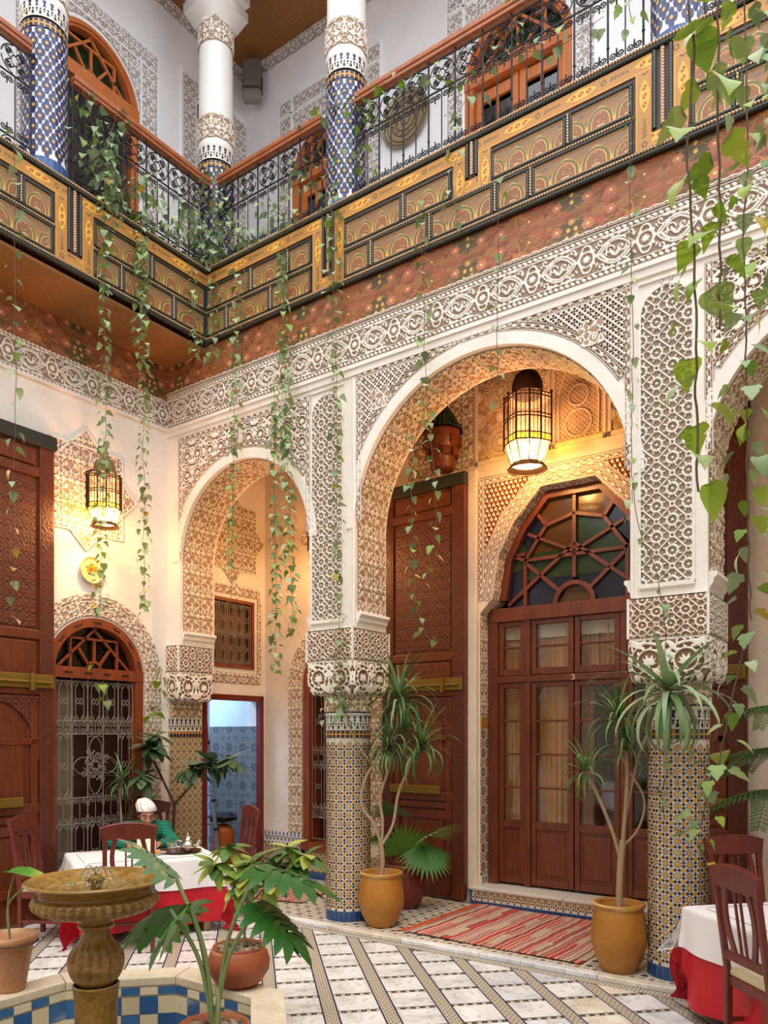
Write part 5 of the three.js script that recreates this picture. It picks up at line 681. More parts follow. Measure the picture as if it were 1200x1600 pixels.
  const drape = (xa, xb, ya, yb, z, m2, name) => part(name, relief(60, 8, (u, v) => { const f = Math.sin(u * 52) * .014 + Math.sin(u * 23 + 1) * .01; return [[lerp(xa, xb, u), lerp(ya, yb, v) + (v > .5 && yb > 2.5 ? Math.sin(u * 6.28 * 2) * .03 : 0), z + f], [0, 0, 1], u * .6, v]; }), m2, d);
  drape(x0 + .1, xc - .03, .3, 2.9, -.12, curtain, 'curtain'); drape(xc + .03, xc + .47, 2.36, 2.86, -.12, curtain, 'curtain'); drape(xc + .03, xc + .16, .3, 2.3, -.12, curtain, 'curtain'); drape(x0 + .1, x1 - .1, 2.8, 2.98, -.09, std({ color: 0xb8a888, roughness: .9 }), 'pelmet');
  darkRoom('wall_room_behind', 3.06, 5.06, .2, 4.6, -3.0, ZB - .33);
  part('covered_stool', rbox(.34, .3, .3, xc + .3, 1.16, -.5, .04), std({ color: 0x8a8a90, roughness: .8 }), d);
}
// -- carved cedar shutters (great door leaves)
function carvedLeaf(label, pos, turn, W, H) {
  const t = structGroup('door_leaf', label, pos, turn), m = M.doorWood, s = .15;
  part('backing', span(0, W, .03, H, -.04, -.012), m, t);
  part('top_rail', rbox(W + .04, .13, .08, W / 2, H - .065, 0, .01), std({ color: 0x2a2a22, roughness: .6 }), t);
  for (const x of [0, W - s]) { part('stile', span(x, x + s, .03, H - .13, -.012, .014), m, t); part('carved_stile', panelZ(x + .02, x + s - .02, .2, H - .2, .015, CV.woodGirih, .012), CV.woodGirih.mat, t); }
  const rails = [H - .38, H - 1.92, 2.22, 1.10, .9, .32], bars = []; for (const y of rails) part('rail', rbox(W - 2 * s, .09, .03, W / 2, y, .0, .008), m, t);
  const pan = (y0, y1) => { part('panel', rbox(W - 2 * s - .06, y1 - y0 - .05, .02, W / 2, (y0 + y1) / 2, .0, .008), m, t); };
  pan(H - .34, H - .14); pan(2.27, H - 1.96);
  part('carved_panel', panelZ(s + .03, W - s - .03, H - 1.85, H - .46, -.006, CV.woodArab, .012), CV.woodArab.mat, t); pan(.95, 1.06);
  // arched wicket in the lower half
  const cx = W / 2, hw = W / 2 - s - .02; part('wicket_spandrel', relief(70, 40, (u, v) => { const x = lerp(s, W - s, u), d = Math.abs(x - cx) / (hw), yb = 1.55 + .56 * Math.sqrt(Math.max(0, 1 - d * d)); return [[x, lerp(yb, 2.16, v), .004], [0, 0, 1], x, lerp(yb, 2.16, v)]; }, CV.woodArab), CV.woodArab.mat, t);
  part('wicket_panel', merge([rbox(hw * 1.4, .16, .02, cx, 1.82, -.006, .006), rbox(hw * 1.4, .58, .02, cx, 1.42, -.006, .006), rbox(hw * 1.5, .5, .02, cx, .6, -.004, .006)]), m, t); part('wicket_stiles', merge([rbox(.07, 2, .02, cx - hw + .03, 1.1, .002, .006), rbox(.07, 2, .02, cx + hw - .03, 1.1, .002, .006), rbox(hw * 2, .06, .02, cx, 1.73, .002, .006)]), m, t);
  part('brass_bolt', merge([rbox(W * .98, .13, .02, W * .5, 2.30, .03, .006), bar([.05, 2.29, .05], [W - .05, 2.29, .05], .012, 8), ...[.3, W - .25].map((x) => rbox(.04, .16, .05, x, 2.29, .05, .008))]), M.brass, t); part('brass_bar', merge([rbox(W * .62, .09, .02, W * .42, 1.17, .03, .006)]), M.brass, t);
  return t;
}
carvedLeaf('tall carved cedar door leaf folded against the left wall, brass bolt across it', [.07, 0, 2.60], PI / 2 + .03, 1.2, 4.66);
carvedLeaf('tall carved cedar door leaf behind the dracaena, left of door 3', [1.90, .03, ZB + .07], -.035, 1.08, 4.52);
carvedLeaf('tall carved cedar door leaf behind the right tiled column', [5.13, .03, ZB + .06], .0, .56, 4.6);
// -- upper doors and windows
function upperDoor(name, label, pos, turn, h, yl, panes) {
  const t = structGroup(name, label, pos, turn), m = M.orangeWood;
  part('frame', merge([span(-h, -h + .1, .02, yl, -.15, .02), span(h - .1, h, .02, yl, -.15, .02), extrude(shapeOf([...archPts(0, yl, h, 32), ...archPts(0, yl, h - .085, 32, 0, PI)]), .09).translate(0, 0, -.07), extrude(shapeOf([...archPts(0, yl, h - .03, 32), ...archPts(0, yl, h - .06, 32, 0, PI)]), .03).translate(0, 0, .01), span(-h, h, yl - .08, yl + .06, -.15, .035)]), m, t);
  const fan = sub(t, 'fanlight', [0, 0, -.03]); mullionFan(fan, 0, yl + .05, h - .1, m); part('fanlight_glass', extrude(shapeOf(archPts(0, yl + .03, h - .09, 28)), .004).translate(0, 0, -.12), GL.green, t);
  if (panes) { for (const s of [-1, 1]) { const l = sub(t, 'leaf', [s * (h - .1) / 2, 0, -.06]), w = (h - .1) / 2 - .005; part('stile', rbox(.075, yl - .1, .045, -w + .037, yl / 2 - .03, 0), m, l); part('stile', rbox(.075, yl - .1, .045, w - .037, yl / 2 - .03, 0), m, l); for (const y of [.08, .6, 1.02, 1.44, 1.95]) part('rail', rbox(2 * w - .1, y < .2 || y > 1.9 ? .12 : .045, .04, 0, y, 0), m, l); part('mullion', rbox(.03, 1.4, .03, 0, 1.3, 0), m, l); for (let k = 0; k < 3; k++) for (const q of [-1, 1]) part('pane', box(w - .08, .38, .004, q * (w - .05) / 2, .81 + k * .42, -.01), M.glassDark, l); part('panel', rbox(2 * w - .15, .42, .03, 0, .34, 0), m, l); } }
  else part('shutter', merge([span(-h + .1, h - .1, .02, yl - .08, -.12, -.1)]), std({ color: 0x3a2a26, roughness: .6 }), t);
  return t;
}
upperDoor('door_4', 'orange wooden glazed double door with arched fanlight on the upper gallery', [3.5, YU, -1.6], 0, .6, 2.12, true);
upperDoor('door_5', 'orange wooden arched door behind the tall white upper column', [1.0, YU, -1.6], 0, .56, 2.12, true);
upperDoor('door_6', 'orange wooden arched door at the far right of the upper gallery', [6.2, YU, -1.6], 0, .6, 2.12, true);
{ const w = upperDoor('window_3', 'orange arched upper window with star fanlight and dark grille below', [XU, YU, .68], PI / 2, .58, 2.2, false);
  const g = sub(w, 'iron_grille', [0, 0, .02]); for (let i = 0; i < 8; i++) part('upright', bar([-.42 + i * .12, .1, 0], [-.42 + i * .12, 2.08, 0], .008, 6), M.iron, g); for (const y of [.5, 1.2, 1.8]) part('crossbar', bar([-.46, y, 0], [.46, y, 0], .008, 6), M.iron, g); for (let i = 0; i < 7; i++) for (const y of [1.95, 1.65, 1.35, .35]) { const s = part('scroll', i % 2 ? gScroll : gFlip, M.iron, g); s.position.set(-.36 + i * .12, y, 0); s.scale.setScalar(1.3); } }
{ const w = structGroup('window_4', 'narrow dark barred window in the corner of the upper gallery', [XU, YU, -1.065], PI / 2); part('shutter', span(-.29, .29, .3, 2.95, -.15, -.12), std({ color: 0x14100f, roughness: .5 }), w); part('frame', merge([span(-.285, -.25, .3, 2.95, -.12, .01), span(.25, .285, .3, 2.95, -.12, .01), span(-.285, .285, 2.9, 2.95, -.12, .01)]), M.darkWood, w); for (let i = 0; i < 12; i++) part('slat', rbox(.5, .05, .02, 0, .5 + i * .2, -.1), M.darkWood, w); }
// rooms behind the upper doors: pale, daylit from the far side
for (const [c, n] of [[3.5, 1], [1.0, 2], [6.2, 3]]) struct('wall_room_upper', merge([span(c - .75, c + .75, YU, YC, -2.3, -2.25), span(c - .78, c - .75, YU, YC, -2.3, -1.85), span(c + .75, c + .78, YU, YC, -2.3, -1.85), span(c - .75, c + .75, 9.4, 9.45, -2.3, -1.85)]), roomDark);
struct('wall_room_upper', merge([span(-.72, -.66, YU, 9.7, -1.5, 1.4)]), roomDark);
// ---------------------------------------------------------------- pool and fountain
{
  const [px, pz, ap] = POOL, side = 2 * ap * Math.tan(PI / 8), marble = std({ map: tex(pixels(256, 256, (u, v) => mixc([196, 180, 150], [228, 216, 194], N8(u, v) * .6 + N32(u, v) * .4)), .6, .6), roughness: .4 });
  const pool = thing('fountain_pool', 'octagonal pool with marble coping and blue and cream checked tiles inside', 'pool', [px, 0, pz]);
  const ri = ap - .19, yb = -.24, blue = [0x2a5f96, 0x356a9e, 0x24548a].map((c) => std({ color: c, roughness: .22 })), cream = [0xd6cba8, 0xcabf9c, 0xddd3b6].map((c) => std({ color: c, roughness: .25 })), r = RNG(21);
  const P = 2 * (ri + .005) * Math.tan(PI / 8) / 6, tg = box(P - .004, P - .004, .008);
  for (let k = 0; k < 8; k++) {
    const a = k * PI / 4, seg = sub(pool, 'pool_side', [0, 0, 0], a), so = side, si = 2 * ri * Math.tan(PI / 8);
    const cope = new THREE.Mesh(); const s = shapeOf([[-so / 2 + .003, -ap], [so / 2 - .003, -ap], [si / 2 - .003, -ri], [-si / 2 + .003, -ri]]);
    part('coping_stone', planar(new THREE.ExtrudeGeometry(s, { depth: .038, bevelEnabled: true, bevelSize: .006, bevelOffset: -.006, bevelThickness: .008, bevelSegments: 2 }).rotateX(-PI / 2).translate(0, .255, 0)), marble, seg);
    part('pool_wall', merge([box(so, .26, .05, 0, .12, ap - .045), box(si + .02, .55, .05, 0, -.02, ri + .035)]), marble, seg);
    for (let j = 0; j < 4; j++) for (let i = 0; i < 6; i++) { const t = part('wall_tile', j ? tg : box(P - .004, P * .42, .008), ((i + j + k) % 2 ? blue : cream)[Math.floor(r() * 3)], seg); t.position.set((i - 2.5) * P, j ? .195 - (j - .5) * P - .012 : .195 + P * .2, ri + .004); }
  }
  part('pool_floor', lathe([[0, yb], [1.1, yb]], 8), std({ color: 0x9fb0b4, roughness: .2 }), pool); part('outer_mosaic', lathe([[ap + .02, .004], [ap + .16, .004]], 8), M.zelDark, pool).rotation.y = PI / 8;
  const stone = std({ map: tex(pixels(256, 256, (u, v) => mixc([104, 76, 28], [164, 126, 62], N8(u, v) * .5 + N32(u, v) * .5)), .5, .5), roughness: .22 });
  const f = thing('fountain', 'ochre stone pedestal fountain with fluted basin and small bubbling spout', 'fountain', [px, yb, pz]);
  const fl = (prof, n, amp, y0, y1) => { const g = lathe(prof, 120), p = g.attributes.position; for (let i = 0; i < p.count; i++) { const y = p.getY(i), w = y > y0 && y < y1 ? Math.sin((y - y0) / (y1 - y0) * PI) : 0; if (w <= 0) continue; const a = Math.atan2(p.getZ(i), p.getX(i)), q = 1 + amp * w * (Math.abs(Math.sin(a * n / 2)) - .6); p.setX(i, p.getX(i) * q); p.setZ(i, p.getZ(i) * q); } g.computeVertexNormals(); return g; };
  const smooth = (pts, n = 8) => new THREE.CatmullRomCurve3(pts.map(([a, b]) => V(a, b, 0)), false, 'centripetal').getPoints(pts.length * n).map((p) => [Math.max(0, p.x), p.y]);
  part('pedestal', lathe(smooth([[.15, 0], [.15, .05], [.115, .12], [.112, .3], [.104, .62], [.112, .74], [.115, .76], [.108, .765]]), 40), stone, f);
  part('bulb', fl(smooth([[.09, .765], [.118, .80], [.132, .86], [.122, .93], [.08, .995], [.068, 1.03], [.066, 1.045], [.07, 1.06]]), 16, .14, .78, 1.0), stone, f);
  part('collar', lathe(smooth([[.068, 1.04], [.085, 1.052], [.09, 1.066], [.08, 1.076], [.106, 1.096], [.11, 1.115], [.09, 1.125]]), 40), stone, f);
  part('basin', fl(smooth([[.09, 1.118], [.2, 1.125], [.275, 1.148], [.305, 1.185], [.298, 1.215], [.272, 1.228], [.278, 1.25], [.30, 1.275], [.338, 1.285], [.345, 1.295], [.335, 1.303], [.31, 1.292], [.24, 1.25], [.12, 1.235], [0, 1.23]], 6), 40, .12, 1.12, 1.226), stone, f);
  part('spout', merge([lathe([[.012, 1.225], [.026, 1.235], [.028, 1.27], [.034, 1.30], [.03, 1.318], [.0, 1.32]], 16), ...[0, 1, 2, 3].map((k) => bar([.03 * Math.cos(k * 1.57 + .4), 1.28, .03 * Math.sin(k * 1.57 + .4)], [.042 * Math.cos(k * 1.57 + .4), 1.30, .042 * Math.sin(k * 1.57 + .4)], .006, 6))]), M.brass, f);
  const water = new THREE.MeshPhysicalMaterial({ color: 0xeaf4f4, transmission: 1, thickness: .02, roughness: .02, ior: 1.33 });
  const wg = relief(48, 48, (u, v) => { const R = .268 * u, a = v * 2 * PI; return [[R * Math.sin(a), 1.262 + .003 * Math.sin(R * 95 + 1.2 * Math.sin(a * 5)) + .002 * Math.sin(a * 9 + R * 60), R * Math.cos(a)], [0, 1, 0], u, v]; }, null);
  part('water', wg, new THREE.MeshPhysicalMaterial({ color: 0xf4fbfa, transmission: 1, thickness: 0, roughness: .05, ior: 1.33 }), f);
  const jets = [], dr = []; for (let k = 0; k < 9; k++) { const a = k / 9 * 2 * PI + .2, R = .045 + .05 * r(), H = .035 + .03 * r(), pts = []; for (let i = 0; i <= 8; i++) { const t = i / 8; pts.push([R * t * 1.3 * Math.cos(a), 1.315 + H * 4 * t * (1 - t) - .05 * t * t, R * t * 1.3 * Math.sin(a)]); } jets.push(tube(pts, .0026, 14, 5)); } part('water_jet', merge(jets), water, f);
  for (let k = 0; k < 70; k++) { const a = r() * 6.3, R = .04 + .16 * r() * r(); dr.push(clean(new THREE.SphereGeometry(.003 + .005 * r(), 6, 4).translate(R * Math.cos(a), 1.265 + .09 * r() * r(), R * Math.sin(a)))); } stuff(part('water_drops', merge(dr), water, f));
  const lamp = thing('pool_lamp', 'small black underwater spotlight clipped inside the pool wall', 'lamp', [px - .60, .09, pz - .44], .7);
  part('body', merge([rbox(.07, .1, .07, 0, .05, 0, .015), cyl(.05, .045, .04, 0, -.035, 0, 16), rbox(.11, .02, .03, 0, .07, 0, .006)]), std({ color: 0x2a2c2e, roughness: .6 }), lamp); part('lens', cyl(.042, .042, .006, 0, -.04, 0, 16), new THREE.MeshStandardMaterial({ color: 0xffffff, emissive: 0xfff0d0, emissiveIntensity: 3 }), lamp);
  const sp = new THREE.SpotLight(0xffe8bc, 1.2 * LAMP, 0, 1.1, .6, 2); sp.position.set(px - .60, .04, pz - .44); sp.target.position.set(px - .66, -.3, pz - .5); sp.castShadow = true; scene.add(sp, sp.target);
}
// ---------------------------------------------------------------- tables, cloths, chairs
function cloth(hx, hz, over, H, seedp, sag = 1, chev = false) { // cloth over a table half hx by hz; hangs "over" below the top, clipped at the floor
  const r = RNG(31), n = 64, W = hx + over, D = hz + over, ph = r() * 6;
  const g = relief(n, n, (u, v) => { const a = lerp(-W, W, u), b = lerp(-D, D, 1 - v), ox = Math.max(0, Math.abs(a) - hx), oz = Math.max(0, Math.abs(b) - hz), sx = Math.sign(a), sz = Math.sign(b); let d = chev ? Math.max(ox, oz) + (over < .3 ? .2 * Math.min(ox, oz) : 0) : Math.hypot(ox, oz), c = Math.min(ox, oz); const wav = d * (.07 * Math.sin(a * 13 + ph) * (oz > 0 ? 1 : 0) + .07 * Math.sin(b * 12 + ph) * (ox > 0 ? 1 : 0)); let y = H - d, spread = .05 * d + .22 * c * sag; let x = Math.min(Math.abs(a), hx) + (ox > 0 ? .008 + spread : .0) + (ox > 0 ? wav : 0), z = Math.min(Math.abs(b), hz) + (oz > 0 ? .008 + spread : 0) + (oz > 0 ? wav : 0); if (y < .012) { const e = .012 - y; x += (ox > 0 ? e * .5 : 0); z += (oz > 0 ? e * .5 : 0); y = .012 + .012 * Math.sin(a * 30) * Math.sin(b * 27) + .012; } return [[sx * x, y, sz * z], [0, 1, 0], a, b]; }, null);
  return g;
}
const weaveBump = tex(pixels(64, 64, (u, v) => { const k = 128 + 60 * Math.sin(u * 200) * Math.sin(v * 200); return [k, k, k]; }), .03, .03, false), fabric = (c, o = {}) => std({ color: c, roughness: .9, bumpMap: weaveBump, bumpScale: .0004, ...o });
const redCloth = new THREE.MeshPhysicalMaterial({ color: 0xb8081e, roughness: .42, sheen: .6, sheenColor: new THREE.Color(0xff4050) });
const tableLeg = wood([150, 110, 66], [186, 146, 96]);
function table(name, pos, turn, hx, hz, where) {
  const t = thing('dining_table', 'wooden dining table under a white cloth and a red undercloth, ' + where, 'table', pos, turn);
  part('tabletop', rbox(hx * 2, .03, hz * 2, 0, .655, 0, .008), M.chairWood, t); for (const s of [-1, 1]) for (const k of [-1, 1]) part('leg', rbox(.065, .64, .065, s * (hx - .08), .32, k * (hz - .08), .008), tableLeg, t); part('apron', merge([rbox(hx * 2 - .2, .07, .02, 0, .6, hz - .09), rbox(hx * 2 - .2, .07, .02, 0, .6, -hz + .09), rbox(.02, .07, hz * 2 - .2, hx - .09, .6, 0), rbox(.02, .07, hz * 2 - .2, -hx + .09, .6, 0)]), M.chairWood, t);
  return t;
}
function dress(pos, turn, hx, hz, where, redOver, whiteOver, s, sag = 1) {
  const rd = one('red_undercloth', cloth(hx, hz, redOver, .676, s, sag, sag < .5), redCloth, 'red satin undercloth hanging to the floor, ' + where, 'tablecloth'); rd.position.set(...pos); rd.rotation.y = turn;
  const w = thing('white_tablecloth', 'white embroidered cloth laid over the red one, ' + where, 'tablecloth', pos, turn); part('cloth', cloth(hx + .016, hz + .016, whiteOver, .684, s, 1, true), fabric(0xe9e4e2), w);
  for (const k of [-1, 1]) { part('embroidered_line', tube([[-hx + .1, .6855, k * (hz - .07)], [0, .6855, k * (hz - .07)], [hx - .1, .6855, k * (hz - .07)]], .0016, 20, 4), std({ color: 0x30344a }), w); part('embroidered_line', tube([[k * (hx - .07), .6855, -hz + .1], [k * (hx - .07), .6855, hz - .1]], .0016, 10, 4), std({ color: 0x30344a }), w); }
}
const seatMat = fabric(0xcbbd98);
function makeChair(label, pos, turn, group) { // back at local -z, faces +z
  const t = thing('dining_chair', label, 'chair', pos, turn, group), m = M.chairWood, W = .41, zb = -.2, lean = .09;
  const zAt = (y) => zb - (y > .44 ? (y - .44) / .64 * lean : 0);
  for (const s of [-1, 1]) { const x = s * (W / 2 - .02); part('leg', merge([at(rbox(.036, .46, .04, 0, 0, 0), x, .22, zb), at(rbox(.036, .60, .034, 0, 0, 0), x, .72, zAt(.72), -Math.atan2(lean, .64))]), m, t); part('leg', rbox(.036, .43, .036, x, .215, .2, .006), m, t); }
  const crest = new THREE.Shape(); crest.moveTo(-W / 2 - .015, 0); crest.quadraticCurveTo(0, .075, W / 2 + .015, 0); crest.lineTo(W / 2 - .005, -.13); for (const x of [.155, .06, -.06, -.155]) { crest.lineTo(x + .03, -.1); crest.quadraticCurveTo(x, -.085, x - .03, -.1); } crest.lineTo(-W / 2 + .005, -.13); crest.closePath();
  part('crest_rail', at(extrude(crest, .03, .004), 0, 1.045, zAt(1.0) - .02, -.13), m, t);
  part('lower_rail', at(rbox(W - .05, .055, .028, 0, 0, 0), 0, .56, zAt(.56)), m, t);
  for (const s of [-1, 1]) { const sh = []; for (let i = 0; i <= 10; i++) { const u = i / 10; sh.push([s * (.10 + .03 * Math.sin(u * PI * 1.2 - .5)), lerp(.57, .98, u)]); } part('slat', at(extrude(shapeOf([...sh.map(([x, y]) => [x - .018, y - .57]), ...sh.slice().reverse().map(([x, y]) => [x + .018, y - .57])]), .016), 0, .57, zAt(.57) - .008, -Math.atan2(lean, .64)), m, t); part('thin_slat', at(rbox(.014, .42, .014, 0, .2, 0, .003), s * .024, .57, zAt(.57), -Math.atan2(lean, .64)), m, t); }
  part('seat_frame', merge([rbox(W, .06, .03, 0, .41, .2), rbox(W, .06, .03, 0, .41, -.19), rbox(.03, .06, .4, W / 2 - .02, .41, 0), rbox(.03, .06, .4, -W / 2 + .02, .41, 0)]), m, t);
  part('seat', rbox(W - .02, .055, .42, 0, .455, .01, .025), seatMat, t);
  for (const s of [-1, 1]) part('stretcher', rbox(.022, .028, .38, s * (W / 2 - .02), .18, 0), m, t); part('stretcher', rbox(W - .06, .028, .022, 0, .2, 0), m, t);
  return t;
}
const TA = { pos: [.98, 0, 1.10], turn: Math.atan2(.455, .89), hx: .42, hz: .60 };   // left table: long side runs (-.455, .89)
TA.turn = -.47;
table('a', TA.pos, TA.turn, TA.hx, TA.hz, 'where the person sits'); dress(TA.pos, TA.turn, TA.hx, TA.hz, 'on the table where the person sits', .58, .27, 31);
makeChair('dark red wooden chair with its back turned, between the fountain and the laid table', [1.44, 0, 1.57], Math.atan2(-.79, -.61));
makeChair('dark red wooden chair seen from the side, before the carved cedar leaf at left', [.62, 0, 1.76], 2.09);
makeChair('dark red wooden chair that the person in green sits on, only its crest showing', [.26, 0, .47], .842);
makeChair('dark red wooden chair seen edge-on at the table end next to the ladder', [1.28, 0, .36], -.45);
const TB = { pos: [6.25, 0, .40], turn: PI / 4 + .02, hx: .42, hz: .40 };
table('b', TB.pos, TB.turn, TB.hx, TB.hz, 'at the right edge'); dress(TB.pos, TB.turn, TB.hx, TB.hz, 'on the table at the right edge', .60, .27, 47, .12);
makeChair('nearest dark red wooden chair at the right edge, cream seat, slats before white cloth', [6.29, 0, .94], Math.atan2(.72, -.69));
makeChair('dark red wooden chair behind the right table, beside the star-tiled column', [6.01, 0, -.06], Math.atan2(.69, .72));
// ---- on the left table
const inA = (x, z) => { const c = Math.cos(TA.turn), s = Math.sin(TA.turn); return [TA.pos[0] + x * c + z * s, TA.pos[2] - x * s + z * c]; };
{
  const [x, z] = [1.17, .80], y = .687;
  const tray = thing('tray', 'round dark metal tray under the teapot and glasses', 'tray', [x, y, z]); part('plate', lathe([[0, .004], [.17, .004], [.19, .014], [.193, .018], [.188, .012], [.17, 0], [0, 0]], 36), std({ color: 0x5c3a30, roughness: .35, metalness: .4 }), tray);
  const tp = thing('teapot', 'round silver teapot with domed lid on the tray', 'teapot', [x + .07, y + .005, z - .03], .4);
  part('body', lathe([[0, 0], [.04, 0], [.05, .008], [.07, .03], [.078, .055], [.07, .085], [.045, .105], [.04, .11], [0, .11]], 28), M.silver, tp); part('lid', lathe([[.045, .108], [.044, .118], [.03, .135], [.01, .145], [.008, .155], [.014, .162], [.008, .172], [0, .178]], 20), M.silver, tp); part('spout', tube([[.06, .05, 0], [.1, .07, 0], [.115, .11, 0], [.128, .118, 0]], .011, 14, 8), M.silver, tp); part('handle', tube([[-.06, .09, 0], [-.115, .1, 0], [-.12, .05, 0], [-.07, .03, 0]], .007, 16, 7), M.silver, tp); for (let k = 0; k < 3; k++) part('foot', bar([.045 * Math.cos(k * 2.1), -.0, .045 * Math.sin(k * 2.1)], [.04 * Math.cos(k * 2.1), .015, .04 * Math.sin(k * 2.1)], .006, 6), M.silver, tp);
  const glass = new THREE.MeshPhysicalMaterial({ color: 0xffffff, transmission: 1, thickness: 0, roughness: .02, ior: 1.5 });
  const mk = (lab, gx, gz, tea) => { const g = thing('tea_glass', lab, 'glass', [gx, y + .005, gz], 0, 'tea glasses on the tray'); part('cup', lathe([[0, .003], [.022, .003], [.024, .01], [.03, .085], [.0285, .085], [.0225, .012], [0, .008]], 16), glass, g); if (tea) part('mint', merge([0, 1, 2, 3, 4].map((k) => bar([0, .03, 0], [.02 * Math.cos(k * 1.3), .09 + .01 * k, .02 * Math.sin(k * 1.3)], .006, 5))), std({ color: 0x4f7c2c }), g); return g; };
  mk('tea glass with green mint leaves at the left of the tray', x - .13, z + .02, true); for (const [a, b, l] of [[-.06, .05, 'clear tea glass right beside the mint glass on the tray'], [-.075, -.04, 'clear tea glass at the back of the tray behind the mint glass'], [-.01, .07, 'clear tea glass at the front of the tray before the teapot']]) mk(l, x + a, z + b, false);
  const dish = thing('saucer', 'small white saucer with an orange slice of cake beside the tray', 'plate', [1.1, y, 1.02]); part('plate', lathe([[0, .004], [.05, .005], [.085, .015], [.08, .008], [.05, 0], [0, 0]], 24), std({ color: 0xeeeae4, roughness: .3 }), dish); part('food', at(rbox(.06, .025, .035, 0, 0, 0, .01), 0, .02, 0, 0, .5, .1), std({ color: 0xd8902a, roughness: .8 }), dish);
  const bk = thing('menu_card', 'cream folded card standing before the person', 'card', [.82, y, .92], .9); part('front_page', at(box(.17, .2, .003), 0, .098, .03, -.24), std({ color: 0xe8dcc4, roughness: .8 }), bk); part('back_page', at(box(.17, .2, .003), 0, .098, -.02, .24), std({ color: 0xe0d4bc, roughness: .8 }), bk);
  const ph = thing('phone', 'dark phone lying under the person\'s hand', 'phone', [.86, y, .74], .9); part('body', rbox(.075, .008, .15, 0, .005, 0, .004), std({ color: 0x15151a, roughness: .3 }), ph);
}
